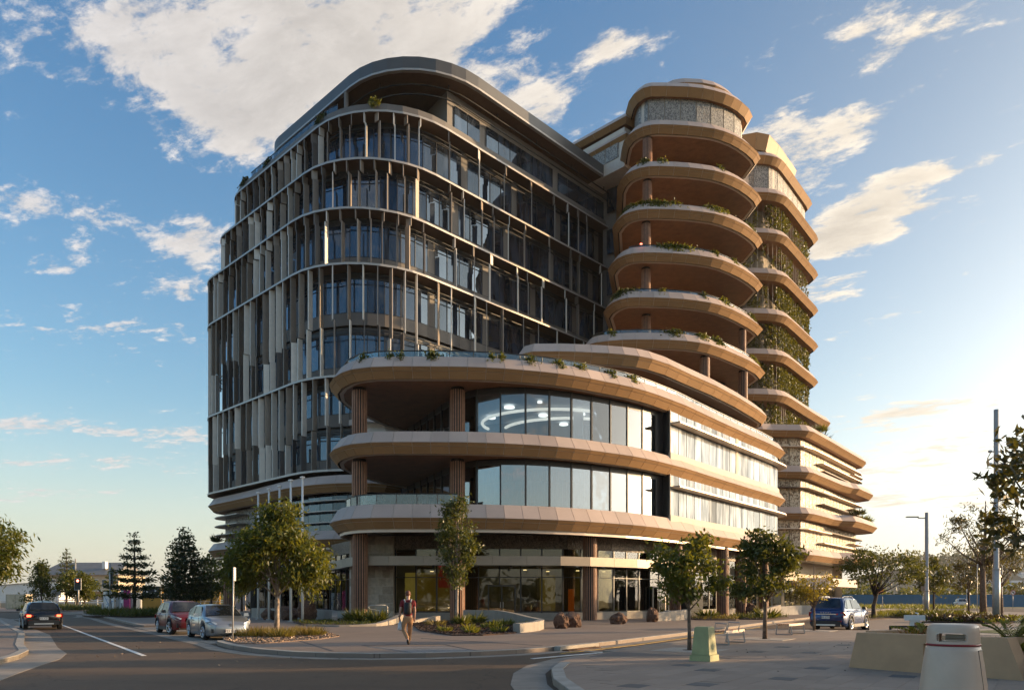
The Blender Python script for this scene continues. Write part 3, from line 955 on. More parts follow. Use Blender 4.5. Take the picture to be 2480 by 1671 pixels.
# ---------------------------------------------------------------- perforated metal screens
def mat_screen(name, c1, c2, scale=9.0, thr=0.52):
    m = bpy.data.materials.new(name)
    m.use_nodes = True
    t = m.node_tree
    h = NG(t)
    bs = t.nodes['Principled BSDF']
    pos = h.n('ShaderNodeNewGeometry').outputs['Position']
    n = h.n('ShaderNodeTexNoise', {'Vector': h.vmath('MULTIPLY', pos, (1, 1, 0.8)).outputs[0], 'Scale': scale, 'Detail': 1.5, 'Roughness': 0.5, 'Distortion': 1.2}).outputs[0]
    f = h.rng(n, thr - 0.035, thr + 0.035)
    t.links.new(h.mix(f, c2, c1), bs.inputs['Base Color'])
    bs.inputs['Roughness'].default_value = 0.5
    bp = h.n('ShaderNodeBump', {'Strength': 1.0, 'Distance': 0.05, 'Height': f})
    t.links.new(bp.outputs[0], bs.inputs['Normal'])
    return m


M_scr_g = mat_screen('grey_screen', (0.43, 0.41, 0.38), (0.17, 0.165, 0.165), 8.0, 0.5)
M_scr_s = mat_screen('sand_screen', (0.60, 0.50, 0.37), (0.20, 0.13, 0.075), 4.2, 0.47)
M_pebble = mat_screen('pebbled_panel', (0.27, 0.20, 0.14), (0.12, 0.085, 0.06), 9.0, 0.5)


def wall_run(path, d0, d1, step, off, z0, z1, m, name, parent, th=0.08, gap=0.03, rest=None, skip=None, lim=-0.1):
    """panels along a path"""
    k = max(1, round((d1 - d0) / step))
    for c in range(k):
        if skip and skip(c): continue
        a, b_ = d0 + (d1 - d0) * c / k + gap / 2, d0 + (d1 - d0) * (c + 1) / k - gap / 2
        p0, p1 = path.pos(a, off), path.pos(b_, off)
        t = (p1 - p0).normalized()
        n = Vector((t.y, -t.x))
        if not faces_cam((p0 + p1) / 2, n, lim): continue
        vs, fs = slab(p0, p1, n, z0, z1, th)
        piece(name, m(c) if callable(m) else m, parent, vs, fs, bld, rest)


def solid(name, pts, z0, z1, m, parent=None, cap=True):
    b = MB()
    b.prism(pts, z0, z1)
    return b.build(name, m, parent or bld)


# screens near the tops
cpath = Path(offset(CAP, 1.0), True)
scr = solid('plant_screen', offset(CAP, 1.12), FL[9] + 0.5, FL[9] + 4.5, M_joint)
wall_run(cpath, 0, cpath.L, 1.75, 0.0, FL[9] + 0.75, FL[9] + 4.3, M_scr_g, 'screen_panel', scr, gap=0.12, rest='screen_cladding')
gpath = Path(offset(G2, 0.9), True)
scr2 = solid('plant_screen', offset(G2, 1.02), FL[9] + 0.5, FL[9] + 4.5, M_joint)
wall_run(gpath, 0, gpath.L, 2.0, 0.0, FL[9] + 0.75, FL[9] + 4.3, M_scr_g, 'screen_panel', scr2, gap=0.12, rest='screen_cladding')
solid('lift_overrun', offset(CAP2, 1.0), FL[9] + 5.3, FL[9] + 6.6, M_cream)
solid('lift_overrun', offset(G3, 0.8), FL[9] + 5.3, FL[9] + 7.2, M_cream)
# right wing screens with long horizontal shades
rpath = Path(offset(RWG, 1.35), True)
for k in range(3):
    rw = solid('wing_wall', offset(RWG, 1.5), FL[k] + 0.4, FL[k + 1] - 0.55, M_cream)
    wall_run(rpath, 0, rpath.L, 1.5, 0.0, FL[k] + 0.86, FL[k + 1] - 0.75, M_scr_s, 'screen_panel', rw, gap=0.13, rest='screen_cladding')
    # strip window at the left end
    p0, p1 = rpath.pos(rpath.L * 0.19, 0.12), rpath.pos(rpath.L * 0.205, 0.12)
    vs, fs = slab(Vector((28.6, 91.0)), Vector((31.3, 91.25)), Vector((0, -1)), FL[k] + 0.9, FL[k + 1] - 0.9, 0.05)
    piece('strip_window', M_glass_t, rw, vs, fs, bld)
    # shades
    o0 = next(i for i in range(400) if rpath.at(rpath.L * i / 400)[0].x > 33 and rpath.at(rpath.L * i / 400)[0].y < 96) * rpath.L / 400
    o1 = next(i for i in range(400) if rpath.at(rpath.L * i / 400)[0].x > 50.0) * rpath.L / 400
    for (f0, f1, dz) in ((-0.12, 1.06 if k == 2 else 0.42, 3.1), (0.28, 1.06, 3.25 if k < 2 else 1.9), (0.3, 1.06, 1.75 if k < 2 else 1.0), (0.85, 1.08, 2.5)):
        a, e = o0 + (o1 - o0) * f0, o0 + (o1 - o0) * f1
        sh = MB()
        ln = [rpath.pos(a + (e - a) * i / 14, 0.0) for i in range(15)]
        lo = [rpath.pos(a + (e - a) * i / 14, 0.95) for i in range(15)]
        for i in range(14):
            sh.prism([ln[i], ln[i + 1], lo[i + 1], lo[i]][::-1], FL[k] + dz, FL[k] + dz + 0.10)
        sh.build('sun_shade', M_trim if (k + int(dz * 10)) % 2 else M_ringface, bld)
# ground storey of the right wing
solid('wing_base', offset(RWG, 4.0), 0.0, FL[0] - 0.5, M_cream)
b = MB()
b.prism(offset([(34, 91.2), (38.6, 93.0), (47, 104), (45, 107), (36, 96.5)], 0), 3.1, 4.1)
b.build('entry_canopy', M_panel, bld)
rwb = Path(offset(RWG, 3.9), True)
wall_run(rwb, rpath.L * 0.2, rpath.L * 0.62, 2.2, 0.02, 0.4, 2.9, M_glass_g, 'shopfront_pane', bld, gap=0.25)

# garden tower core and soffit-deep recess walls
solid('garden_core', offset(GAR, 3.2), FL[3], FL[9], mat('garden_wall', (0.20, 0.16, 0.115), rough=0.7, var=0.3, scale=0.6))
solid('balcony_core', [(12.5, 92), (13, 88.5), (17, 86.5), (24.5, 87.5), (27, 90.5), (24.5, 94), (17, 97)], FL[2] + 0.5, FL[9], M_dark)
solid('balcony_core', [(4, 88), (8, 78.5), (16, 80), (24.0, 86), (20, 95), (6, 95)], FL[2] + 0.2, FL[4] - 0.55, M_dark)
solid('podium_core', [(-4, 64), (2, 62), (12, 66), (22, 77), (20, 86), (8, 88), (-2, 82)], 0.2, FL[2] + 0.3, mat('interior_wall', (0.20, 0.17, 0.13), rough=0.8, var=0.2, scale=0.4))

# ---------------------------------------------------------------- finned office tower
V1, V2, V3, V4, VL = (-13.85, 63.5, 8.5), (17.0, 97.0, 0), (2, 114, 0), (-19, 103, 0), (-35.7, 85.4, 5.0)
TW = {0: round_poly([V1, V2, V3, V4, VL], 9),
      1: round_poly([(-13.0, 64.5, 8.5), V2, V3, V4, (-34.3, 85.6, 5.0)], 9),
      2: round_poly([(-12.07, 65.5, 8.5), V2, V3, V4, (-32.9, 86.2, 5.0)], 9)}
ROOF = round_poly([(-9.2, 66.4, 8.5), (17.2, 95.0, 0), (4, 112, 0), (-16, 100, 0), (-27.6, 84.8, 4.0)], 9)
Z_F, Z_E, Z_D, Z_C, Z_B, Z_A = 13.0, 21.3, 31.2, 36.1, 41.0, 45.9
rings = [(Z_F, 0), (Z_E, 0), (Z_D, 0), (Z_C, 0), (Z_B, 1), (Z_A, 2)]


def subpath(pts, x0, y0, x1, y1):
    """open piece of a closed polygon between the points nearest to (x0,y0) and (x1,y1), CCW"""
    P = Path(pts, True)
    best = lambda X, Y: min(range(2000), key=lambda i: (P.at(P.L * i / 2000)[0] - Vector((X, Y))).length) * P.L / 2000
    a, b_ = best(x0, y0), best(x1, y1)
    if b_ < a: b_ += P.L
    n = max(8, int((b_ - a) / 0.5))
    return Path([P.at(a + (b_ - a) * i / n)[0] for i in range(n + 1)])


# structural core, a little inside the glass
for z0, z1, k in ((0.3, Z_C - 0.1, 0), (Z_C - 0.1, Z_B - 0.1, 1), (Z_B - 0.1, Z_A - 0.1, 2)):
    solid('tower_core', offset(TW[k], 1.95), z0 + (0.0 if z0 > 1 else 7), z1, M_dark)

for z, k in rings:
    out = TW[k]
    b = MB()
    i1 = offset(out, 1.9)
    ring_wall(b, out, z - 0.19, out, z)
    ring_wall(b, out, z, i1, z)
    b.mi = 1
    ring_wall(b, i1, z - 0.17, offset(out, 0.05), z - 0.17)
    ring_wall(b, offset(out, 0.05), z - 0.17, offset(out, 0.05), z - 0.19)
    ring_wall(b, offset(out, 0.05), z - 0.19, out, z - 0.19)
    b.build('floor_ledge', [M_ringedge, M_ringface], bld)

# storeys: (floor z, next z, outline index, ring above?)
storeys = [(Z_F, 17.1, 0, False), (17.1, Z_E, 0, True), (Z_E, 26.2, 0, False), (26.2, Z_D, 0, True), (Z_D, Z_C, 0, True), (Z_C, Z_B, 0, True), (Z_B, Z_A, 1, True)]
for (z0, z1, k, top) in storeys:
    kk = k if z0 < Z_C else (1 if z0 < Z_B else 2)
    gp = offset(TW[kk], 1.6)
    pth = subpath(gp, -31, 88.5, 11.0, 91.6)
    wall = MB()
    st = thing('storey', None, None, (0, 72, z0))
    st.parent = bld
    st.location = (0, 0, z0)
    corner = min(range(400), key=lambda i: abs(pth.at(pth.L * i / 400)[0].x + 11.0)) * pth.L / 400
    zs, zt = z0 + 1.15, z1 - 0.75
    fr = MB()
    d = 0.0
    c = 0
    while d < pth.L - 0.6:
        left = d < corner - 4
        step = 3.1 if left else (1.55 if d < corner + 3 else 1.62)
        pier = (c % 5 == 4) and not left and d > corner + 2
        e = min(pth.L, d + (0.85 if pier else step))
        p0, p1 = pth.pos(d), pth.pos(e)
        t = (p1 - p0).normalized()
        n = Vector((t.y, -t.x))
        if pier:
            vs, fs = slab(p0, p1, n, zs, z1 - 0.24, 0.12, 0.03)
            piece('facade_pier', M_spandrel, st, vs, fs, bld)
        else:
            vs, fs = slab(p0 + t * 0.03, p1 - t * 0.03, n, zs + 0.04, zt, 0.05)
            piece('window_pane', M_glass_t, st, vs, fs, bld, 'window_glazing')
            fr.add(*slab(p0 - t * 0.035, p0 + t * 0.035, n, zs, z1 - 0.24, 0.10, 0.05))
        if c % 2 == 0 or pier:
            e2 = min(pth.L, d + (0.85 if pier else step) + (0 if pier else step))
        vs, fs = slab(p0 + t * 0.008, p1 - t * 0.008, n, z0 + 0.02, zs, 0.1, 0.06)
        piece('spandrel_panel', M_spandrel, st, vs, fs, bld, 'spandrel_cladding')
        fr.add(*slab(p0, p1, n, zt - 0.02, zt + 0.09, 0.12, 0.055))
        fr.add(*slab(p0, p1, n, zs - 0.03, zs + 0.04, 0.08, 0.075))
        # dark head above the windows and the sun-blind rails in front of it
        fr.add(*slab(p0, p1, n, zt + 0.09, z1 - 0.22, 0.06, 0.02))
        d = e
        c += 1
    fr.build('window_frame', M_frame, st)
    rl = MB()
    npt = int(pth.L / 1.2)
    for off, dz in ((0.45, -0.55), (0.62, -1.05)):
        rl.tube([(*pth.pos(pth.L * i / npt, off), z1 + dz) for i in range(npt + 1)], 0.055, 5)
    for i in range(0, npt, 2):
        p_, q_ = pth.pos(pth.L * i / npt, 0.0), pth.pos(pth.L * i / npt, 0.66)
        rl.tube([(*p_, z1 - 0.8), (*q_, z1 - 0.8)], 0.04, 4)
    rl.build('blind_rail', M_black, st)

# vertical fins between the ledges; each fin is a long blade with a short one above or below it
frnd = random.Random(5)


def fin_at(p, t, n, z0, z1, w, ang, th, m, name, par):
    c, s_ = math.cos(ang), math.sin(ang)
    d_ = n * c + t * s_
    e_ = Vector((-d_.y, d_.x))
    a0, a1 = p - d_ * w, p
    q4 = [a0 - e_ * th / 2, a1 - e_ * th / 2, a1 + e_ * th / 2, a0 + e_ * th / 2]
    if (q4[1] - q4[0]).cross(q4[2] - q4[0]) < 0: q4.reverse()
    vs = [(*v, z0) for v in q4] + [(*v, z1) for v in q4]
    piece(name, m, par, vs, [(3, 2, 1, 0), (4, 5, 6, 7), (0, 1, 5, 4), (1, 2, 6, 5), (2, 3, 7, 6), (3, 0, 4, 7)], bld, name + '_field')


for zi in range(5):
    z0, k0 = rings[zi]
    z1, k1 = rings[zi + 1]
    pth = subpath(TW[k1], -31.3, 89.5, 10.5, 91.0)
    corner = min(range(400), key=lambda i: abs(pth.at(pth.L * i / 400)[0].x + 9.0)) * pth.L / 400
    d = 0.6 + frnd.uniform(0, 0.6)
    while d < pth.L - 0.8:
        p, t, n = pth.at(d)
        left = d < corner
        r = frnd.random()
        if left:
            m = M_fin_l if r < 0.42 else (M_fin_b if r < 0.84 else M_fin_d)
        else:
            m = M_fin_l if r < 0.5 else M_fin_b
        w = 0.54 if left else 0.5
        ang = frnd.choice((-0.3, -0.15, 0.0, 0.1, 0.3, 0.5)) if left else frnd.choice((-1.05, -0.85, -0.8, -0.65, -0.3))
        off = frnd.choice((-0.16, 0.14, 0.18))
        ang2 = ang + frnd.choice((-0.25, 0.25, 0.0))
        q0 = p - n * 0.04
        double = (z1 - z0) > 6
        if double:
            lowfrac = frnd.uniform(0.33, 0.46) - 0.06 * math.sin(d * 0.35)
            zm = z0 + (z1 - z0) * lowfrac
            fin_at(q0, t, n, zm, z1 - 0.18, w, ang, 0.07, m, 'fin', bld)
            m2 = M_fin_l if frnd.random() < 0.4 else (M_fin_b if frnd.random() < 0.7 else M_fin_d)
            fin_at(q0 + t * off, t, n, z0, zm - 0.03, w, ang2, 0.07, m2, 'lower_fin', bld)
        else:
            zm = z1 - frnd.uniform(0.9, 1.25)
            fin_at(q0 + t * off, t, n, z0, zm - 0.02, w, ang, 0.07, m, 'fin', bld)
            fin_at(q0, t, n, zm, z1 - 0.18, w, ang2, 0.07, m, 'fin_head', bld)
        d += frnd.uniform(1.22, 1.42) if left else frnd.choice((1.7, 2.4, 3.1, 3.9))

# terrace storey under the roof
b = MB()
b.prism(ROOF, 50.1, 51.35)
b.v = b.v
roof = b.build('roof', M_roof, bld)
b = MB()
ngon(b, offset(ROOF, 0.02), 50.09, False)
b.build('roof_soffit', mat('roof_underside', (0.13, 0.075, 0.045), rough=0.55, var=0.1), roof)
b = MB()
ring_wall(b, offset(ROOF, -0.05), 50.08, offset(ROOF, -0.05), 50.26)
ring_wall(b, offset(ROOF, 0.3), 50.06, offset(ROOF, -0.05), 50.08)
b.build('roof_trim', M_ringedge, roof)
rp = subpath(offset(ROOF, 1.9), -26, 86, 12, 91.5)
b = MB()
for off, zz_ in ((0.7, 49.6), (0.25, 49.0)):
    b.tube([(*rp.pos(rp.L * i / 50, off), zz_) for i in range(51)], 0.07, 5)
for i in range(0, 51, 6):
    b.tube([(*rp.pos(rp.L * i / 50, 0.7), 49.6), (*rp.pos(rp.L * i / 50, 0.7), 50.1)], 0.05, 4)
b.build('blind_rail', M_black, bld)
# terrace parapet and set-back wall
par = offset(TW[2], 0.35)
b = MB()
ring_wall(b, par, Z_A, par, Z_A + 0.75)
ring_wall(b, par, Z_A + 0.75, offset(par, 0.3), Z_A + 0.75)
b.build('terrace_parapet', M_spandrel, bld)
tw = [(-6.2, 73.0), (11.8, 92.6), (4, 106), (-16, 100), (-24.5, 87.5), (-15.2, 78.5), (-13.5, 80.5), (-10.5, 79.0)]
solid('terrace_wall', tw, Z_A, 50.08, M_wallgrey)
tp = Path([(-6.2, 72.9), (11.8, 92.5)])
d = 0.9
c = 0
while d < tp.L - 1:
    if c % 7 == 2:
        d += 0.9; c += 1; continue
    p0, p1 = tp.pos(d, 0.06), tp.pos(d + 1.72, 0.06)
    t = (p1 - p0).normalized(); n = Vector((t.y, -t.x))
    vs, fs = slab(p0 + t * 0.03, p1 - t * 0.03, n, Z_A + 1.0, 49.0, 0.05)
    piece('window_pane', M_glass_t, bld, vs, fs, bld, 'window_glazing')
    d += 1.75; c += 1
tq = Path([(-24.5, 87.4), (-15.2, 78.4)])
for i in range(6):
    p0, p1 = tq.pos(i * 2.1 + 0.1, 0.06), tq.pos(i * 2.1 + 2.0, 0.06)
    t = (p1 - p0).normalized(); n = Vector((t.y, -t.x))
    vs, fs = slab(p0, p1, n, Z_A + 0.9, 49.4, 0.05)
    piece('window_pane', M_glass_t, bld, vs, fs, bld, 'window_glazing')
b = MB()
b.tube([(-15.9, 73.3, Z_A), (-15.9, 73.3, 50.1)], 0.22, 10)
b.build('terrace_column', M_wallgrey, bld)
# balustrade along the left terrace
bp = subpath(offset(TW[2], 0.45), -27, 83, -15.5, 71.8)
b = MB()
for i in range(14):
    p0, p1 = bp.pos(bp.L * i / 14 + 0.03), bp.pos(bp.L * (i + 1) / 14 - 0.03)
    t = (p1 - p0).normalized(); n = Vector((t.y, -t.x))
    piece('balustrade_pane', M_balu, bld, *slab(p0, p1, n, Z_A + 0.75, Z_A + 1.3, 0.02), bld)
b.tube([(*bp.pos(bp.L * i / 20), Z_A + 1.33) for i in range(21)], 0.035, 5)
b.build('handrail', M_black, bld)
# roof aerials
for x, y, h_ in ((-14.5, 76, 2.2), (2.5, 84.5, 2.0), (11, 95, 2.6)):
    b = MB()
    b.tube([(x, y, 51.3), (x, y, 51.3 + h_)], 0.03, 4)
    b.build('aerial', M_steel, roof)

# link wall between office tower and balcony tower
lk_ = Path([(10.6, 91.3), (17.5, 84.6)])
solid('link_wall', [(10.9, 91.6), (16.8, 85.9), (19, 90), (14, 95)], 16, 50.3, M_wallgrey)
for k in range(3, 9):
    z0 = FL[k] + 0.2
    for i in range(3):
        p0, p1 = lk_.pos(0.9 + i * 1.7, 0.0), lk_.pos(2.5 + i * 1.7, 0.0)
        t = (p1 - p0).normalized(); n = Vector((t.y, -t.x))
        piece('window_pane', M_glass_t, bld, *slab(p0, p1, n, z0 + 1.1, z0 + 3.9, 0.1), bld, 'window_glazing')
solid('roof_plant_room', [(6.9, 91.6), (12.6, 85.6), (20, 92), (14, 98)], 50.0, 54.4, M_joint)
rr = Path([(6.9, 91.55), (12.6, 85.55), (15, 87.6)])
wall_run(rr, 0, 9.2, 1.7, 0.05, 51.35, 53.0, M_scr_g, 'screen_panel', bld, gap=0.1, lim=-0.6)
for z in (53.3, 55.2):
    o_ = [(6.3 - (z - 53.3) * .2, 91.7), (12.7, 84.9), (21, 92), (14, 99)]
    band(o_, z, lo=0.45, hi=0.7, ilo=0.5, ihi=0.5, lip=False, groove=False, seg=2.4)

# ---------------------------------------------------------------- left wing, between its two bands
wp = Path(offset(WING, 1.7), True)
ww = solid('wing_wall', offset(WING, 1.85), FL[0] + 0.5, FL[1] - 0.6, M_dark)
wn_ = int(wp.L / 1.55)
for i in range(wn_):
    d0, d1 = wp.L * i / wn_ + 0.03, wp.L * (i + 1) / wn_ - 0.03
    p0, p1 = wp.pos(d0), wp.pos(d1)
    t = (p1 - p0).normalized(); n = Vector((t.y, -t.x))
    if not faces_cam((p0 + p1) / 2, n, -0.2): continue
    if p0.x < -21.5:
        piece('screen_panel', M_scr_g, ww, *slab(p0, p1, n, FL[0] + 0.75, FL[1] - 0.72, 0.08), bld, 'screen_cladding')
    else:
        piece('window_pane', M_glass_t, ww, *slab(p0, p1, n, FL[0] + 0.8, FL[1] - 0.75, 0.06), bld, 'window_glazing')
sp_l = subpath(offset(WING, 1.6), -31.6, 86.5, -27.0, 80.0)
sp_r = subpath(offset(WING, 1.6), -24.5, 76.5, -12.0, 69)
for sp_, w_ in ((sp_l, 1.2), (sp_r, 0.7)):
    for dz in (1.55, 2.55, 3.5):
        b = MB()
        k = 16
        for i in range(k):
            A = [sp_.pos(sp_.L * j / k, 0) for j in (i, i + 1)]
            B_ = [sp_.pos(sp_.L * j / k, w_ * math.sin(math.pi * min(1, (j + 1.2) / (k * 0.55)) / 2)) for j in (i, i + 1)]
            q4 = [A[0], A[1], B_[1], B_[0]]
            if (q4[1] - q4[0]).cross(q4[2] - q4[0]) < 0: q4.reverse()
            b.prism(q4, FL[0] + dz, FL[0] + dz + 0.09)
        b.build('sun_shade', M_ringedge, bld)

# ---------------------------------------------------------------- podium glass, levels 2 and 3
ridge_open = POD[2:33]
zone = Path(offset(POD, 1.9), True)
glassline = Path([(-9.6, 66.5), (-8.6, 64.5), (-7.0, 61.0), (-5.3, 57.2), (-4.2, 54.9), (-3.4, 53.5), (-2.3, 52.75), (-0.9, 52.3), (0.4, 52.25), (1.5, 52.5), (2.7, 52.9), (3.85, 53.4), (4.95, 54.0), (6.0, 54.65), (7.0, 55.3), (8.05, 56.05), (9.15, 56.9), (10.1, 57.8), (11.05, 58.75)])
for lv, (z0, z1) in enumerate(((FL[0] + 0.9, FL[1] - 0.58), (FL[1] + 0.8, FL[2] - 0.58))):
    cur = thing('curtain_wall', None, None)
    cur.parent = bld
    fr = MB()
    npan = 18
    for i in range(npan):
        d0, d1 = glassline.L * i / npan, glassline.L * (i + 1) / npan
        p0, p1 = glassline.pos(d0), glassline.pos(d1)
        t = (p1 - p0).normalized(); n = Vector((t.y, -t.x))
        piece('curtain_pane', M_glass_c if lv else M_glass_r, cur, *slab(p0 + t * 0.03, p1 - t * 0.03, n, z0 + 0.05, z1 - 0.42, 0.03), bld)
        fr.add(*slab(p0 - t * 0.055, p0 + t * 0.055, n, z0, z1, 0.18, 0.08))
        fr.add(*slab(p0, p1, n, z0 - 0.02, z0 + 0.06, 0.10, 0.03))
        fr.add(*slab(p0, p1, n, z1 - 0.42, z1, 0.08, 0.02))
    # deep dark reveal where the glass steps forward
    fr.add(*slab(Vector((11.05, 58.8)), Vector((11.75, 59.3)), Vector((0.6, -0.8)), z0, z1, 0.2))
    fr.add(*slab(Vector((11.7, 59.3)), Vector((12.1, 58.7)), Vector((-0.9, -0.4)), z0, z1, 0.1))
    fr.build('curtain_frame', M_frame, cur)
    # sunlit side: white blinds behind glass, flush with the bands
    side = Path([(12.1, 58.65), (13.0, 59.75), (16.6, 64.35), (20.9, 69.85), (24.6, 74.5), (27.0, 77.75), (27.5, 78.9), (27.2, 80.4)])
    k = 18
    base = MB()
    base.add(*slab(side.pos(0), side.pos(0) + Vector((0.05, 0.06)), Vector((0.75, -0.66)), z0, z1, 0.1, 0.07))
    for i in range(len(side.p) - 1):
        t = (side.p[i + 1] - side.p[i]).normalized(); n = Vector((t.y, -t.x))
        base.add(*slab(side.p[i], side.p[i + 1], n, z0 - 0.35, z0 + 0.28, 0.2, 0.10))
    base.build('sill_wall', M_cream, cur)
    bk = MB()
    for i in range(len(side.p) - 1):
        t = (side.p[i + 1] - side.p[i]).normalized(); n = Vector((t.y, -t.x))
        bk.add(*slab(side.p[i], side.p[i + 1], n, z0, z1, 0.2, -0.06))
    bk.build('window_frame', M_frame, cur)
    for i in range(k):
        L_ = side.L * 0.97
        d0, d1 = L_ * i / k + 0.02, L_ * (i + 1) / k - 0.02
        p0, p1 = side.pos(d0 + 0.03), side.pos(d1 - 0.03)
        t = (p1 - p0).normalized(); n = Vector((t.y, -t.x))
        if i == 9 and lv == 1:
            piece('facade_pier', M_cream, cur, *slab(p0, p0 + t * 0.5, n, z0 + 0.28, z1, 0.1, 0.03), bld)
            p0 = p0 + t * 0.55
        piece('blind_pane', M_glass_w, cur, *slab(p0, p1, n, z0 + 0.30, z1 - 1.15, 0.05), bld)
        piece('blind_pane', M_glass_w, cur, *slab(p0, p1, n, z1 - 0.78, z1 - 0.05, 0.05), bld)
    sh = MB()
    for i in range(30):
        A = [side.pos(side.L * j / 30 + 0.1, 0.0) for j in (i, i + 1)]
        B_ = [side.pos(side.L * j / 30 + 0.1, 0.85) for j in (i, i + 1)]
        q4 = [A[0], A[1], B_[1], B_[0]]
        if (q4[1] - q4[0]).cross(q4[2] - q4[0]) < 0: q4.reverse()
        sh.prism(q4, z1 - 1.06, z1 - 0.93)
    sh.build('sun_shade', M_trim, bld)
    # floor and ceiling fittings inside
    if lv == 1:
        for (cx, cy, r) in ((-0.2, 56.5, 0.55), (2.4, 59.0, 0.5), (5.3, 58.6, 0.45), (-1.6, 59.8, 0.45), (4.2, 62, 0.5), (7.0, 60.5, 0.4), (0.8, 63, 0.45), (-3.0, 57.5, 0.22), (-3.6, 60.2, 0.25), (2.0, 55.0, 0.25)):
            b = MB()
            r *= 0.72
            b.lathe([(0.01, -0.02), (r, -0.02), (r, 0.1), (0.01, 0.1)], cx, cy, 20, FL[2] - 0.95)
            piece('ceiling_light', M_light, cur, b.v, b.f, bld)
        for (cx, cy, r, a0, a1) in ((3.2, 61.5, 5.6, 150, 330), (4.5, 64.0, 5.2, 165, 320)):
            b = MB()
            pts = [(cx + r * math.cos(R(a0 + (a1 - a0) * i / 30)), cy + 0.85 * r * math.sin(R(a0 + (a1 - a0) * i / 30)), FL[2] - 0.98) for i in range(31)]
            b.tube(pts, 0.12, 6)
            b.build('cove_light', M_lightdim, cur)
        b = MB()
        ngon(b, [(-3.5, 54.0), (0.4, 52.4), (6.0, 54.8), (10, 58.2), (12, 65.5), (2, 61.5), (-4, 63.5)], FL[2] - 0.74, False)
        b.build('office_ceiling', mat('office_ceiling', (0.42, 0.44, 0.46), rough=0.8, var=0.04), cur)
        for (x, y) in ((5.0, 57.5), (8.3, 59.8)):
            b = MB(); b.tube([(x, y, z0 - 0.2), (x, y, z1)], 0.38, 14)
            b.build('inner_column', M_white, cur)
    else:
        b = MB()
        for i in range(34):
            x = -2 + i * 0.34
            b.tube([(x, 57.5 + 0.02 * x * x, z0), (x, 57.5 + 0.02 * x * x, z1)], 0.05, 4)
        b.build('batten_screen', mat('inner_batten', (0.28, 0.24, 0.19), rough=0.7), cur)
# shade over the upper podium windows
usd = Path([(12.5, 65.9), (16.0, 70.0), (21.5, 76.6), (26.3, 83.0), (27.0, 84.6), (26.6, 86.5)])
b = MB()
for i in range(20):
    A = [usd.pos(usd.L * j / 20, -1.0) for j in (i, i + 1)]
    B_ = [usd.pos(usd.L * j / 20, 0.0) for j in (i, i + 1)]
    b.prism([A[0], A[1], B_[1], B_[0]][::-1], FL[3] - 1.75, FL[3] - 1.6)
b.build('sun_shade', M_ringedge, bld)
for i in range(9):
    p0, p1 = usd.pos(3.0 + i * 2.1, -0.9), usd.pos(3.0 + i * 2.1 + 2.0, -0.9)
    t = (p1 - p0).normalized(); n = Vector((t.y, -t.x))
    piece('window_pane', M_glass_t, bld, *slab(p0, p1, n, FL[2] + 0.6, FL[3] - 0.85, 0.06), bld, 'window_glazing')

# ---------------------------------------------------------------- balustrades on the decks
def balustrade(path, z0, h_, step=1.6, off=0.0):
    k = max(2, round(path.L / step))
    rb = MB()
    for i in range(k):
        p0, p1 = path.pos(path.L * i / k + 0.03, off), path.pos(path.L * (i + 1) / k - 0.03, off)
        t = (p1 - p0).normalized(); n = Vector((t.y, -t.x))
        if faces_cam((p0 + p1) / 2, n, -0.3):
            piece('balustrade_pane', M_balu, bld, *slab(p0, p1, n, z0, z0 + h_ - 0.04, 0.02), bld, 'balustrade_glazing')
        rb.tube([(*path.pos(path.L * i / k, off), z0 - 0.1), (*path.pos(path.L * i / k, off), z0 + h_)], 0.03, 4)
    rb.tube([(*path.pos(path.L * i / (k * 2), off), z0 + h_) for i in range(k * 2 + 1)], 0.045, 5)
    rb.build('handrail', M_black, bld)


balustrade(subpath(offset(POD, 0.95), -12.0, 55.5, 26.5, 78), FL[2] + 0.7, 0.62)
balustrade(subpath(offset(POD, 1.1), -11.9, 55.0, -3.6, 50.7), FL[0] + 0.85, 0.85, 1.3)
balustrade(subpath(offset(BOTR + BACKR, 1.0), 8.2, 76.0, 25.5, 82), FL[4] + 0.8, 0.5)
balustrade(subpath(offset(M31 + BACKR, 1.0), 11.5, 76.6, 26, 83), FL[5] + 0.8, 0.45)
balustrade(subpath(offset(lerp2(M31, MIDR, 0.5) + BACKR, 1.0), 11.5, 77.6, 26, 83), FL[6] + 0.8, 0.42)

# ---------------------------------------------------------------- round columns of timber battens
def column(x, y, z0, z1, r=0.52, nb=18):
    b = MB()
    b.tube([(x, y, z0), (x, y, z1)], r - 0.07, 20)
    b.mi = 1
    for k in range(nb):
        an = 2 * math.pi * k / nb
        b.box(x + (r - 0.035) * math.cos(an), y + (r - 0.035) * math.sin(an), (z0 + z1) / 2 - 0.1, 0.07, 0.075, z1 - z0 - 0.2, an)
    return b.build('round_column', [M_dark, M_batten], bld)


for (x, y) in ((-10.5, 52.6), (-3.75, 52.5)):
    for z0, z1 in ((FL[0] + 0.4, FL[1] - 0.58), (FL[1] + 0.3, FL[2] - 0.58)):
        column(x, y, z0, z1)
column(-11.3, 56.5, FL[0] + 0.4, FL[1] - 0.58, 0.5)
for (x, y) in ((-10.5, 52.8), (-11.3, 56.2), (-3.75, 52.6), (5.64, 55.3), (13.3, 62.0), (18.75, 68.0), (21.9, 73.0), (27.0, 82.0)):
    column(x, y, 0.0, FL[0] - 0.6)
column(-27.4, 74.0, 0.0, FL[0] - 0.7)
for k, (x, y) in ((4, (13.8, 78.6)), (5, (13.8, 78.8)), (6, (13.9, 79.2)), (7, (14.2, 80.2)), (8, (14.35, 80.9)), (3, (19.3, 76.5)), (3, (10.9, 76.0)), (2, (14.2, 71.0))):
    column(x, y, FL[k] + 0.3, FL[k + 1] - 0.6, 0.5, 20)
column(24.9, 82.6, FL[4] + 0.3, FL[5] - 0.6, 0.4, 16)
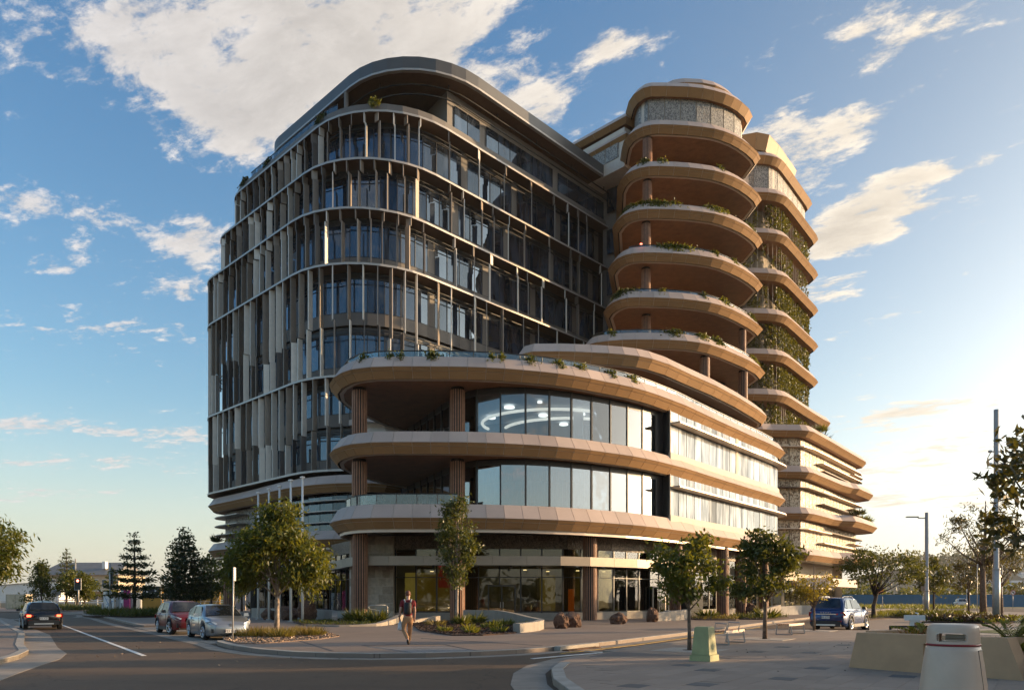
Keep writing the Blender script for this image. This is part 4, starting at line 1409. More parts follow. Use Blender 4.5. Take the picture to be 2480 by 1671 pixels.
column(24.6, 81.4, FL[3] + 0.3, FL[4] - 0.6, 0.5, 16)

# ---------------------------------------------------------------- ground floor
gl = Path([(-26, 78), (-20, 72.5), (-15.5, 66), (-13.0, 61.5), (-9.8, 57.2), (-8.9, 56.6), (-2, 56.0), (4, 56.2), (7.5, 58.2), (10.5, 61.0), (16, 67.5), (24, 77.5), (27, 84)])
base = MB()
for i in range(len(gl.p) - 1):
    t = (gl.p[i + 1] - gl.p[i]).normalized(); n = Vector((t.y, -t.x))
    base.add(*slab(gl.p[i], gl.p[i + 1], n, 0.0, 0.55, 0.4, 0.06))
base.build('plinth_wall', M_conc, bld)
fr = MB()
d = 0.0
i = 0
while d < gl.L - 1:
    e = min(gl.L, d + 1.55)
    p0, p1 = gl.pos(d), gl.pos(e)
    t = (p1 - p0).normalized(); n = Vector((t.y, -t.x))
    if not (-11.6 < p0.x < -8.6):
        piece('shopfront_pane', M_glass_g, bld, *slab(p0 + t * 0.03, p1 - t * 0.03, n, 0.6, 3.85, 0.03), bld)
        piece('shopfront_pane', M_glass_g, bld, *slab(p0 + t * 0.03, p1 - t * 0.03, n, 4.5, 5.2, 0.03), bld)
    fr.add(*slab(p0 - t * 0.05, p0 + t * 0.05, n, 0.5, 5.25, 0.14, 0.06))
    fr.add(*slab(p0, p1, n, 3.1, 3.16, 0.10, 0.05))
    fr.add(*slab(p0, p1, n, 0.54, 0.62, 0.10, 0.07))
    d = e
    i += 1
fr.build('shopfront_frame', M_frame, bld)
up = MB()
for i in range(2, len(gl.p) - 1):
    t = (gl.p[i + 1] - gl.p[i]).normalized(); n = Vector((t.y, -t.x))
    up.add(*slab(gl.p[i], gl.p[i + 1], n, 5.2, 6.2, 0.1, 0.12))
up.build('pebbled_wall', M_pebble, bld)
# double entrance doors
for (x, y, rz) in ((-0.75, 55.9, 0.02), (11.9, 62.3, 0.86)):
    dr = thing('door', None, None)
    dr.parent = bld
    dr.location = (x, y - 72, 0)
    dr.rotation_euler = (0, 0, rz)
    b = MB()
    for sx in (-0.97, 0.0, 0.97):
        b.box(sx, -0.10, 1.25, 0.09, 0.1, 2.5)
    b.box(0, -0.10, 2.5, 2.05, 0.1, 0.1)
    b.box(0, -0.10, 0.06, 2.05, 0.08, 0.12)
    part('door_frame', b, M_trim if rz > 0.5 else M_frame, dr)
    for sx in (-0.48, 0.48):
        b = MB(); b.box(sx, -0.10, 1.3, 0.86, 0.03, 2.3)
        part('door_pane', b, M_glass_g, dr)
    b = MB()
    for sx in (-0.1, 0.1):
        b.tube([(sx, -0.16, 0.9), (sx, -0.22, 0.92), (sx, -0.22, 1.28), (sx, -0.16, 1.3)], 0.02, 6)
    part('door_handle', b, M_steel, dr)
# tiled stone pier
pr = solid('stone_pier', [(-12.0, 56.4), (-8.7, 56.1), (-8.7, 57.6), (-12.0, 58)], 0.0, 6.15, M_joint)
Mst = [mat('stone_tile_a', (0.50, 0.41, 0.31), rough=0.7, var=0.15, scale=4), mat('stone_tile_b', (0.42, 0.335, 0.25), rough=0.7, var=0.15, scale=4), mat('stone_tile_c', (0.55, 0.46, 0.36), rough=0.7, var=0.12, scale=4)]
for j in range(10):
    for i in range(6):
        x0 = -12.0 + 0.55 * i + (0.275 if j % 2 else 0.0)
        x1 = min(-8.7, x0 + 0.54)
        if x1 - x0 < 0.1: continue
        ya = lambda x: 56.4 - (x + 12) * 0.0909
        piece('stone_tile', frnd.choice(Mst), pr, *slab(Vector((x0, ya(x0))), Vector((x1, ya(x1))), Vector((0, -1)), 0.02 + j * 0.612, 0.61 + j * 0.612, 0.05, 0.03 + frnd.uniform(0, 0.008)), bld)
# flat canopy round the ground floor
can = Path([(-21, 69), (-16.5, 64.0), (-13.4, 59.0), (-11.2, 53.4), (-10.6, 52.9), (-3, 52.6), (3, 53.0), (5.6, 54.2), (9.5, 57.2), (13.5, 61.5), (17.0, 66.2)])
b = MB()
ins = [can.pos(can.L * i / 40, -3.2) for i in range(41)]
outl = [can.pos(can.L * i / 40, -0.2) for i in range(41)]
for i in range(40):
    q4 = [ins[i], ins[i + 1], outl[i + 1], outl[i]]
    if (q4[1] - q4[0]).cross(q4[2] - q4[0]) < 0: q4.reverse()
    b.prism(q4, 3.95, 4.45)
cano = b.build('canopy', M_soffdark, bld)
wall_run(can, 0, can.L, 2.4, 0.0, 3.86, 4.5, mat('canopy_panel', (0.36, 0.29, 0.22), rough=0.5, metal=0.2, var=0.05, objvar=0.08), 'canopy_panel', cano, th=0.05, gap=0.02, lim=-0.5)
for k in range(5):
    b = MB(); p = can.pos(8 + k * 5.5, -0.7)
    b.tube([(*p, 3.68), (*p, 3.95)], 0.09, 8)
    b.build('downlight', M_black, cano)
# inside the ground floor: floor, walls, coloured panels seen through the glass
b = MB()
ngon(b, [(-13, 62), (-9, 57), (4, 56.5), (10, 61), (22, 76), (10, 82), (-6, 74)], 0.12)
b.build('lobby_floor', M_concd, bld)
b = MB()
b.prism([(-15.5, 68.0), (-4.2, 63.4), (-4.2, 63.9), (-15.5, 68.6)], 0.1, 6.1)
b.build('lobby_back_wall', mat('lobby_back', (0.24, 0.19, 0.12), rough=0.8, var=0.2, scale=0.5), bld)
b = MB()
ngon(b, [(-15, 67), (-9.5, 57.6), (4, 56.8), (10, 61.5), (20, 74), (10, 80), (-4, 70)], 5.6, False)
b.build('lobby_ceiling', mat('lobby_ceiling', (0.10, 0.08, 0.06), rough=0.8), bld)
yl = mat('lobby_yellow_glow', (0.30, 0.25, 0.05), rough=0.6, var=0.2, scale=0.5, emit=(0.5, 0.38, 0.06), estr=0.05)  # slight glow put into the wall colour, standing in for room light
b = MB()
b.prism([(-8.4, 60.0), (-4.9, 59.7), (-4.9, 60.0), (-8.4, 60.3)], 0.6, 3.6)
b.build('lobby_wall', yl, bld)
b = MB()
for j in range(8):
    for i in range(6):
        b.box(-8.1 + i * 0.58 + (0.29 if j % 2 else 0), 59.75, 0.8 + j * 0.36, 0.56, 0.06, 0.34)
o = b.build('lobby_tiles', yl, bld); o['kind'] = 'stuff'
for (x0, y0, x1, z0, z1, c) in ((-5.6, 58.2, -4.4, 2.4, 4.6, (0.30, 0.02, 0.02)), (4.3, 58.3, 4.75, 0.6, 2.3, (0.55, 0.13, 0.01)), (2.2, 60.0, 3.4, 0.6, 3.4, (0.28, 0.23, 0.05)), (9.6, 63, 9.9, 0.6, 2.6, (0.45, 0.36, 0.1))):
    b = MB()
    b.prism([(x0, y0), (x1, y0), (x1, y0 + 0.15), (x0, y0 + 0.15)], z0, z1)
    b.build('lobby_panel', mat('lobby_glow_col_%d' % int(z1 * 10 + x0 * 7), c, rough=0.5, var=0.1, emit=c, estr=0.12), bld)  # panels glow faintly in their own colour to suggest a lit room
for (x, y) in ((1.0, 59), (2.9, 62), (5.2, 60.5), (-6.5, 62), (7.5, 62.5), (12, 66.5)):
    b = MB(); b.lathe([(0.01, 0), (0.14, 0), (0.14, 0.05), (0.01, 0.05)], x, y, 10, 3.75)
    piece('lobby_light', M_light, bld, b.v, b.f, bld)
# red glow of the exit lamp on the upper deck of the balcony tower
b = MB()
b.box(13.0, 76.9, FL[6] + 1.05, 0.22, 0.1, 0.1)
b.build('deck_lamp', mat('red_lamp', (0.8, 0.2, 0.15), emit=(1, 0.2, 0.12), estr=2.0), bld)
flush()

# ================================================================== VEGETATION
def leaves_mesh(name, C_, L_, W_, D_, N_, m, fold=0.0):
    """one leaf-shaped quad per row: centre, length, width, long direction, normal"""
    n = len(C_)
    D_ = D_ / np.maximum(1e-6, np.linalg.norm(D_, axis=1, keepdims=True))
    S_ = np.cross(D_, N_)
    S_ = S_ / np.maximum(1e-6, np.linalg.norm(S_, axis=1, keepdims=True))
    L_ = L_.reshape(-1, 1); W_ = W_.reshape(-1, 1)
    v = np.empty((n, 4, 3), dtype=np.float32)
    v[:, 0] = C_ - D_ * L_ * 0.5
    v[:, 1] = C_ + S_ * W_ * 0.5 - D_ * L_ * 0.05
    v[:, 2] = C_ + D_ * L_ * 0.5
    v[:, 3] = C_ - S_ * W_ * 0.5 - D_ * L_ * 0.05
    me = bpy.data.meshes.new(name)
    me.vertices.add(n * 4)
    me.vertices.foreach_set('co', v.reshape(-1))
    me.loops.add(n * 4)
    me.loops.foreach_set('vertex_index', np.arange(n * 4, dtype=np.int32))
    me.polygons.add(n)
    me.polygons.foreach_set('loop_start', np.arange(0, n * 4, 4, dtype=np.int32))
    me.polygons.foreach_set('loop_total', np.full(n, 4, dtype=np.int32))
    me.materials.append(m)
    me.update(calc_edges=True)
    me.validate()
    return me


def rand_dirs(rs, n):
    v = rs.normal(size=(n, 3))
    return v / np.linalg.norm(v, axis=1, keepdims=True)


def crown_points(rs, centre, rad, nclump, nleaf, cl_r, shape='ell', flat=0.8):
    cs = []
    while len(cs) < nclump:
        d = rand_dirs(rs, 1)[0] * (rs.uniform(0.25, 1.0) ** 0.45)
        if shape == 'cone':
            zt = rs.uniform(-1, 1)
            rr = (0.98 - zt) / 2 * 0.95 + 0.06
            an = rs.uniform(0, 2 * math.pi)
            k = rs.uniform(0.45, 1.0)
            d = np.array([math.cos(an) * rr * k, math.sin(an) * rr * k, zt])
        if shape == 'dome' and d[2] < -0.45: continue
        cs.append(d)
    cs = np.array(cs)
    C0 = np.array(centre) + cs * np.array(rad)
    w = rs.uniform(0.4, 1.6, size=nclump)
    idx = rs.choice(nclump, size=nleaf, p=w / w.sum())
    sz = rs.uniform(0.6, 1.25, size=nclump)[idx].reshape(-1, 1)
    P = C0[idx] + rs.normal(size=(nleaf, 3)) * cl_r * sz * np.array([1, 1, flat])
    return P, C0


def tree(name, label, cat, x, y, base_z=0.0, h_trunk=1.5, crown_c=(0, 0, 3), rad=(1, 1, 1.2), n=2600, clumps=40, cl_r=0.28, leaf=(0.16, 0.07), m=None, bark=None,
         trunk_r=0.06, lean=(0, 0), limbs=7, seed=1, droop=0.3, shape='ell', group=None, forks=True, top=None, lumps=()):
    rs = np.random.RandomState(seed)
    t = thing(name, label, cat, (x, y, base_z), 0, group)
    cx, cy, cz = crown_c
    P, C0 = crown_points(rs, crown_c, rad, clumps, n, cl_r, shape)
    for (c_, r_, f_) in lumps:
        P2, C2 = crown_points(rs, c_, r_, max(5, int(clumps * f_)), int(n * f_), cl_r, shape)
        P, C0 = np.concatenate([P, P2]), np.concatenate([C0, C2])
    n = len(P)
    D = rand_dirs(rs, n) + np.array([0, 0, -droop])
    out = P - np.array(crown_c)
    D = D + 0.5 * out / np.maximum(0.1, np.linalg.norm(out, axis=1, keepdims=True))
    N = rand_dirs(rs, n) + np.array([0, 0, 0.5])
    me = leaves_mesh('crown', P, rs.uniform(0.7, 1.3, n) * leaf[0], rs.uniform(0.75, 1.25, n) * leaf[1], D, N, m)
    o = link(bpy.data.objects.new('crown', me)); o.parent = t
    b = MB()
    top_z = top or (cz + rad[2] * 0.7)
    pts = [(0, 0, -0.05), (lean[0] * 0.15, lean[1] * 0.2, h_trunk * 0.5), (lean[0] * 0.5 + cx * 0.3, lean[1] * 0.5 + cy * 0.3, h_trunk), (cx * 0.8, cy * 0.8, (h_trunk + top_z) / 2), (cx, cy, top_z)]
    b.tube(pts, [trunk_r * 1.25, trunk_r, trunk_r * 0.85, trunk_r * 0.5, trunk_r * 0.15], 9)
    for k in range(limbs):
        c = C0[rs.randint(len(C0))]
        zb = h_trunk * rs.uniform(0.85, 1.0) + max(0, (c[2] - h_trunk)) * rs.uniform(0.0, 0.35)
        f = min(1, max(0, (zb - h_trunk * 0.5) / max(0.1, top_z - h_trunk * 0.5)))
        s0 = np.array([cx * 0.35 * f + lean[0] * 0.4, cy * 0.35 * f + lean[1] * 0.4, zb])
        mid = s0 * 0.5 + c * 0.5 + np.array([0, 0, -0.08 * rad[2]])
        b.tube([s0, mid, c], [trunk_r * 0.45, trunk_r * 0.28, trunk_r * 0.1], 5)
        if k % 2 == 0:
            c2 = c + rs.normal(size=3) * np.array(rad) * 0.22
            b.tube([mid, c2], [trunk_r * 0.2, trunk_r * 0.06], 4)
    part('trunk', b, bark or M_bark, t, True)
    return t


def conifer(name, label, x, y, h, r, m, seed=1, z0=0.0, tiers=9, n=2600, low=0.14, group=None, gap=0.0, leaf=(0.30, 0.13), rag=0.3):
    rs = np.random.RandomState(seed)
    t = thing(name, label, 'tree', (x, y, z0), 0, group)
    b = MB()
    b.tube([(0, 0, -0.05), (0.03, 0, h * 0.5), (0, 0, h * 0.98)], [0.028 * h * 0.55 + 0.04, 0.05 + 0.008 * h, 0.02], 8)
    P = []
    for k in range(tiers):
        f = k / (tiers - 1)
        z = h * (low + (0.97 - low) * f)
        rr = r * (1 - f) ** 0.75 * rs.uniform(1 - rag, 1.0 + rag * 0.4) + 0.10 * r
        nb = int(9 - 5 * f) + 2
        a0 = rs.uniform(0, 6.28)
        for j in range(nb):
            an = a0 + 2 * math.pi * j / nb + rs.uniform(-0.2, 0.2)
            l = rr * rs.uniform(0.7, 1.1)
            tip = np.array([math.cos(an) * l, math.sin(an) * l, z + l * 0.06])
            root = np.array([0, 0, z - 0.03 * h])
            b.tube([root, root * 0.5 + tip * 0.5, tip], [0.03, 0.02, 0.008], 4)
            cnt = int(n * (l / r) / (tiers * 7))
            u = rs.uniform(0.25, 1.05, cnt) ** 0.7
            p = root + (tip - root) * u.reshape(-1, 1) + rs.normal(size=(cnt, 3)) * np.array([0.11, 0.11, 0.075]) * r * 0.8
            P.append(p)
    P = np.concatenate(P)
    k = len(P)
    D = P * np.array([1, 1, 0]) / r + rand_dirs(rs, k) * 0.8 + np.array([0, 0, 0.3])
    me = leaves_mesh('crown', P, rs.uniform(0.7, 1.3, k) * leaf[0], rs.uniform(0.7, 1.3, k) * leaf[1], D, rand_dirs(rs, k), m)
    o = link(bpy.data.objects.new('crown', me)); o.parent = t
    part('trunk', b, M_barkd, t, True)
    return t


# street trees in front of the building
tree('street_tree', 'large round leafy street tree beside the silver car and flagpoles', 'tree', -10.35, 33.6, 0, 1.75, (-0.05, 0, 3.35), (2.05, 1.9, 1.35), 9000, 95, 0.27, (0.24, 0.085), M_leaf_md, M_barkw, 0.105, (0.1, 0), 12, 3, 0.75, top=5.6,
     lumps=(((0.25, 0, 4.2), (1.25, 1.2, 0.6), 0.36), ((-0.3, 0, 4.95), (0.4, 0.45, 0.4), 0.09), ((0.45, 0, 5.35), (0.28, 0.3, 0.35), 0.06), ((-1.5, 0, 2.6), (0.9, 0.9, 0.6), 0.2), ((1.5, 0, 2.6), (0.8, 0.8, 0.7), 0.2)))
tree('slender_tree', 'tall narrow young tree with white trunk in the mulch bed', 'tree', -3.3, 45.5, 0.1, 1.9, (0.1, 0, 4.8), (1.02, 1.0, 3.0), 5600, 70, 0.26, (0.20, 0.10), M_leaf_dk, M_barkw, 0.10, (0, 0), 12, 8, 0.4, top=7.4)
tree('plaza_tree', 'small forked tree right behind the green electrical pillar', 'tree', 5.25, 22.6, 0, 1.15, (-0.05, 0, 2.4), (0.98, 0.95, 0.9), 2100, 36, 0.16, (0.17, 0.08), M_leaf_md, M_bark, 0.055, (0, 0), 11, 14, 0.35,
     lumps=(((0.35, 0, 3.1), (0.45, 0.45, 0.35), 0.2), ((0.75, 0, 1.95), (0.5, 0.4, 0.25), 0.15), ((-0.75, 0, 2.75), (0.45, 0.45, 0.3), 0.15)))
tree('plaza_tree', 'round dark green tree between the two slatted benches', 'tree', 9.6, 29.0, 0, 1.5, (-0.02, 0, 2.75), (1.08, 1.05, 1.15), 3600, 46, 0.19, (0.18, 0.08), M_leaf_dk, M_bark, 0.075, (0.05, 0), 10, 22, 0.3,
     lumps=(((-0.2, 0, 3.7), (0.5, 0.5, 0.45), 0.2), ((0.8, 0, 3.1), (0.5, 0.5, 0.4), 0.16), ((-0.85, 0, 2.05), (0.5, 0.5, 0.35), 0.15)))
tree('yellow_tree', 'thin sapling with yellow autumn leaves behind the blue car', 'tree', 14.55, 36.8, 0, 1.2, (0.0, 0, 2.1), (0.98, 0.95, 0.55), 1100, 34, 0.17, (0.15, 0.07), M_leaf_yl, M_bark, 0.055, (0, 0), 14, 31, 0.5, top=3.4)
tree('spreading_tree', 'wide low spreading tree at the street right of the blue car', 'tree', 28.4, 60.0, 0, 1.9, (0.8, 0, 3.7), (3.2, 2.8, 1.6), 3600, 70, 0.34, (0.24, 0.12), M_leaf_dk, M_barkd, 0.15, (0, 0), 16, 41, 0.1, shape='dome')
tree('street_tree', 'small rounded tree between the grey lamp pole and the blue hoarding', 'tree', 53.0, 96.0, 0, 2.4, (0, 0, 4.3), (2.0, 2.0, 2.1), 2000, 40, 0.40, (0.40, 0.2), M_leaf_dk, M_barkd, 0.12, (0, 0), 8, 43)
tree('street_tree', 'open brownish tree standing left of the parked white car', 'tree', 55.0, 92.0, 0, 2.2, (0, 0, 4.5), (2.3, 2.2, 1.7), 1800, 40, 0.40, (0.36, 0.14), M_leaf_fig, M_barkd, 0.12, (0, 0), 9, 44)
tree('gum_tree', 'tall wispy gum tree with open crown beside the tall light mast', 'tree', 43.2, 70.0, 0, 4.5, (0.2, 0, 7.4), (3.5, 3.1, 3.5), 3400, 46, 0.46, (0.36, 0.085), M_leaf_fig, M_bark, 0.26, (-0.3, 0), 18, 47, 0.9, top=10.5)
tree('gum_tree', 'bushy lower gum tree behind the tall light mast', 'tree', 52.5, 82.0, 0, 3.0, (-0.5, 0, 5.6), (3.0, 3.0, 2.2), 1300, 30, 0.45, (0.42, 0.12), M_leaf_fig, M_bark, 0.18, (0, 0), 12, 49, 0.8)
# big-leaved tree standing just outside the right edge, its crown in view
tree('fig_tree', 'big-leaved dark tree reaching in from the right edge', 'tree', 14.75, 20.0, 0, 2.6, (-0.5, 0, 4.45), (1.85, 1.8, 2.05), 1900, 40, 0.27, (0.30, 0.12), M_leaf_fig, M_barkd, 0.13, (0.1, 0), 12, 53, -0.2)
tree('street_tree', 'leafy tree at the left edge of the street', 'tree', -23.1, 33.5, 0, 1.7, (-0.3, 0, 3.4), (1.75, 1.8, 1.85), 5600, 70, 0.28, (0.28, 0.08), M_leaf_md, M_bark, 0.1, (0, 0), 9, 57, 0.6)
# trees beyond the intersection on the left
conifer('conifer', 'open tiered conifer on the corner island by the bollards', -34.6, 70.0, 7.7, 2.05, M_leaf_con, 61, tiers=9, n=4200, low=0.24, rag=0.35)
conifer('conifer', 'broad dense dark conifer behind the red car', -32.8, 76.5, 8.6, 2.8, M_leaf_con, 62, tiers=12, n=9000, low=0.2, leaf=(0.34, 0.16), rag=0.2)
conifer('conifer', 'tall slim conifer rising over round trees at far left', -66.5, 114.0, 9.3, 2.0, M_leaf_dk, 63, tiers=11, n=2600, low=0.3)
conifer('conifer', 'small golden conifer beside the second traffic light', -63.5, 121.0, 6.6, 1.5, M_leaf_md, 64, tiers=8, n=1600, low=0.2, leaf=(0.4, 0.2))
tree('street_tree', 'dark rounded tree left of the tall slim conifer', 'tree', -69.0, 112.0, 0, 1.6, (0, 0, 4.0), (2.5, 2.3, 2.7), 2600, 46, 0.45, (0.42, 0.2), M_leaf_dk, M_barkd, 0.13, (0, 0), 6, 65, shape='cone')
tree('street_tree', 'golden-green broad tree below the tall slim conifer', 'tree', -63.8, 112.0, 0, 1.6, (0, 0, 3.5), (2.6, 2.3, 1.9), 2600, 46, 0.45, (0.42, 0.2), M_leaf_md, M_barkd, 0.13, (0, 0), 6, 66)
tree('street_tree', 'small golden tree right of the red traffic light', 'tree', -62.7, 112.0, 0, 1.4, (0, 0, 3.3), (1.7, 1.7, 1.9), 1800, 40, 0.38, (0.38, 0.18), M_leaf_md, M_barkd, 0.11, (0, 0), 6, 67)
tree('street_tree', 'dark tree left of the big building column', 'tree', -36.2, 92.0, 0, 2.0, (0, 0, 4.2), (2.4, 2.3, 2.5), 3000, 50, 0.42, (0.4, 0.18), M_leaf_dk, M_barkd, 0.14, (0, 0), 7, 68)
tree('street_tree', 'dark tree right of the big building column', 'tree', -34.3, 97.0, 0, 2.0, (0, 0, 4.0), (2.3, 2.3, 2.0), 2400, 45, 0.42, (0.4, 0.18), M_leaf_dk, M_barkd, 0.14, (0, 0), 7, 69)

# trees and a pavilion wall outside the frame on the right: they throw the long shade over the plaza and road
for k, (x, y, h, r) in enumerate(((25, 20.5, 6.5, 2.8), (30, 15, 7.2, 3.2), (38, 20, 8.0, 3.8), (31, 28.2, 6.4, 2.6), (24, 11, 6.5, 3.0), (40, 11, 8, 3.8), (22, 2, 7, 3.4), (30, 4, 7.5, 3.6), (48, 25, 8.5, 3.2), (39, 30.2, 6.2, 2.5), (20, 15.2, 4.6, 2.0))):
    tree('park_tree', 'broad leafy park tree standing beyond the right edge of the plaza', 'tree', x, y, 0, 1.6, (0, 0, h * 0.52), (r, r, h * 0.46), 2600, 46, 0.55, (0.55, 0.32), M_leaf_md, M_bark, 0.18, (0, 0), 8, 100 + k, group='park trees right of the plaza')


# ---------------------------------------------------------------- low plants
def clump(name, label, cat, x, y, z, r, h, n, m, leaf=(0.35, 0.03), seed=1, group=None, spread=1.0, up=1.0, parent=None):
    rs = np.random.RandomState(seed)
    an = rs.uniform(0, 6.283, n)
    rad = rs.uniform(0, 1, n) ** 0.6 * r
    ln = rs.uniform(0.6, 1.15, n) * leaf[0]
    el = rs.uniform(0.35, 1.35, n) * up
    D = np.stack([np.cos(an) * np.cos(el) * spread, np.sin(an) * np.cos(el) * spread, np.sin(el)], 1)
    base = np.stack([np.cos(an) * rad, np.sin(an) * rad, rs.uniform(0, 1, n) * max(0.0, h - leaf[0]) * (1 - rad / (r + 1e-6) * 0.6)], 1)
    C_ = base + D * ln.reshape(-1, 1) * 0.5
    me = leaves_mesh(name, C_, ln, rs.uniform(0.7, 1.3, n) * leaf[1], D, rand_dirs(rs, n), m)
    o = link(bpy.data.objects.new(name, me))
    o.location = (x, y, z)
    if parent is not None:
        o.parent = parent
    return tag(o, label, cat, group)


def ground_leaves(name, label, poly, z, n, m, leaf=(0.3, 0.04), seed=1, up=1.0, hgt=0.1):
    """grass or ground cover growing all over a bed: nobody could count it"""
    rs = np.random.RandomState(seed)
    xs = [p[0] for p in poly]; ys = [p[1] for p in poly]
    P = []
    while len(P) < n:
        x, y = rs.uniform(min(xs), max(xs)), rs.uniform(min(ys), max(ys))
        if poly_in(x, y, poly): P.append((x, y))
    P = np.array(P)
    k = 0.5 + 0.5 * np.sin(P[:, 0] * 2.3 + 1) * np.cos(P[:, 1] * 1.9)
    ln = rs.uniform(0.5, 1.2, n) * leaf[0] * (0.55 + 0.6 * k)
    an = rs.uniform(0, 6.283, n); el = rs.uniform(0.6, 1.5, n) * up
    D = np.stack([np.cos(an) * np.cos(el), np.sin(an) * np.cos(el), np.sin(el)], 1)
    C_ = np.stack([P[:, 0], P[:, 1], np.full(n, z)], 1) + D * ln.reshape(-1, 1) * 0.5 + np.array([0, 0, hgt]) * rs.uniform(0, 1, (n, 1))
    me = leaves_mesh(name, C_, ln, rs.uniform(0.7, 1.3, n) * leaf[1], D, rand_dirs(rs, n), m)
    o = link(bpy.data.objects.new(name, me))
    o['kind'] = 'stuff'
    if label: o['label'] = label
    return o


def bed(pts, z=0.03, m=None, name='mulch_bed'):
    b = MB()
    b.prism(pts, -0.05, z, False)
    return structure(name, b, m or M_mulch)


# mulch bed with the slender tree
BED1 = [(-5.1, 40.5), (-4.4, 36.5), (-2.5, 31.6), (-1.2, 31.6), (0.1, 33.6), (0.9, 38), (1.5, 44.5), (0.3, 48.5), (-2.2, 51), (-5.0, 51), (-6.2, 47)]
bed(BED1, 0.05)
ground_leaves('bark_chips', 'loose bark chips in the corner bed', BED1, 0.05, 7000, M_mulch, (0.12, 0.05), 5, 0.15, 0.02)
k = 0
for (x, y, r, h, m_, lf, lab) in (
        (-3.05, 34.6, 0.22, 0.4, M_leaf_cyc, (0.36, 0.06), 'pale spiky plant in the mulch nearest the walking man'),
        (-2.05, 36.4, 0.25, 0.45, M_leaf_cyc, (0.38, 0.06), 'pale rosette plant just right of the white tree trunk'),
        (-1.75, 33.2, 0.22, 0.4, M_leaf_cyc, (0.36, 0.06), 'bright rosette plant nearest the front point of the bed'),
        (-0.55, 34.2, 0.25, 0.45, M_leaf_cyc, (0.40, 0.06), 'rosette plant at the middle right of the bed'),
        (0.55, 38.0, 0.24, 0.45, M_leaf_cyc, (0.38, 0.06), 'rosette plant beside the curved concrete wall end'),
        (0.9, 41.0, 0.22, 0.4, M_leaf_cyc, (0.36, 0.06), 'rosette plant farthest right against the curved wall'),
        (-2.9, 44.5, 0.3, 0.8, M_leaf_dk, (0.65, 0.07), 'dark strappy shrub left of the slender tree'),
        (-2.2, 46.5, 0.35, 0.9, M_leaf_dk, (0.7, 0.07), 'dark strappy shrub right of the slender tree'),
        (-4.3, 43.0, 0.5, 0.5, M_grassdry, (0.4, 0.03), 'low rusty grass clump at the left of the bed'),
        (-1.0, 39.0, 0.45, 0.5, M_leaf_md, (0.35, 0.05), 'low green shrub in the middle of the bed'),
        (-0.5, 43.5, 0.5, 0.5, M_leaf_md, (0.4, 0.05), 'low green shrub before the entrance wall')):
    clump('bed_plant', lab, 'plant', x, y, 0.05, r, h, 70 if m_ is M_leaf_cyc else 150, m_, lf, 200 + k, up=0.85)
    k += 1
# bed left of the walking man
BED2 = [(-12.8, 46.0), (-11.8, 43.6), (-9.2, 42.2), (-7.6, 43.0), (-7.2, 47.5), (-8.2, 51.5), (-12.0, 51.8), (-14.5, 50.5)]
bed(BED2, 0.05)
for i, (x, y, r, h) in enumerate(((-9.6, 48.6, 0.7, 1.15), (-8.4, 47.4, 0.65, 1.1), (-10.4, 50.2, 0.6, 0.9))):
    clump('spiky_plant', ('big dark spiky plant left of the timber column', 'big dark spiky plant touching the timber column', 'smaller spiky plant by the lobby glass')[i], 'plant', x, y, 0.05, r * 0.4, h, 130, M_leaf_dk, (1.0, 0.09), 230 + i, up=0.9)
ground_leaves('ground_cover', 'low brown and green ground cover in the column bed', BED2, 0.05, 1600, M_leaf_dk, (0.22, 0.05), 6, 0.6)
ground_leaves('fallen_leaves', 'fallen leaves scattered along the gutter and centre line', [(-20, 40), (-9, 23), (-4, 20.6), (1, 22.5), (0, 20), (-5, 17.5), (-10.5, 19), (-22, 36)], -0.11, 70, mat_leaf('fallen', (0.16, 0.11, 0.07), (0.20, 0.14, 0.09), (0.26, 0.19, 0.13), trans=0.0), (0.07, 0.04), 77, 0.05, 0.0)
ground_leaves('fallen_leaves', 'dark fallen leaves scattered on the plaza', [(5, 14), (12, 20), (14, 30), (8, 26), (3.5, 17)], 0.006, 50, M_mulch, (0.055, 0.035), 78, 0.05, 0.0)
# dry grass bed under the big street tree
BED3 = [(-11.2, 29.6), (-10.5, 27.9), (-9.3, 25.9), (-8.6, 25.7), (-7.2, 28.6), (-7.0, 31.0), (-8.5, 34.8), (-10.6, 35.4), (-11.4, 33.0)]
bed(BED3, 0.03, mat('gravel_mulch', (0.22, 0.15, 0.11), rough=0.95, var=0.45, scale=18, bump=1.0, bscale=30), 'gravel_bed')
ground_leaves('leaf_litter', 'pale stones and leaf litter round the tree', BED3, 0.03, 2600, mat_leaf('litter', (0.22, 0.14, 0.09), (0.32, 0.22, 0.15), (0.40, 0.30, 0.22), trans=0.0), (0.11, 0.07), 9, 0.1, 0.01)
for i, (x, y, r) in enumerate(((-10.3, 30.3, 0.55), (-9.6, 31.6, 0.65), (-9.1, 30.0, 0.5), (-8.2, 31.2, 0.5), (-10.6, 31.8, 0.5), (-8.9, 33.0, 0.5))):
    clump('grass_tussock', ('dry orange grass tussock nearest the silver car', 'dry grass tussock in front of the tree trunk', 'dry grass tussock left of the bed centre', 'dry grass tussock at the right end of the tree bed', 'dry grass tussock behind the sign post', 'dry grass tussock right behind the tree trunk')[i],
          'grass', x, y, 0.03, r, 0.42, 420, M_grassdry, (0.42, 0.022), 240 + i, up=1.0)
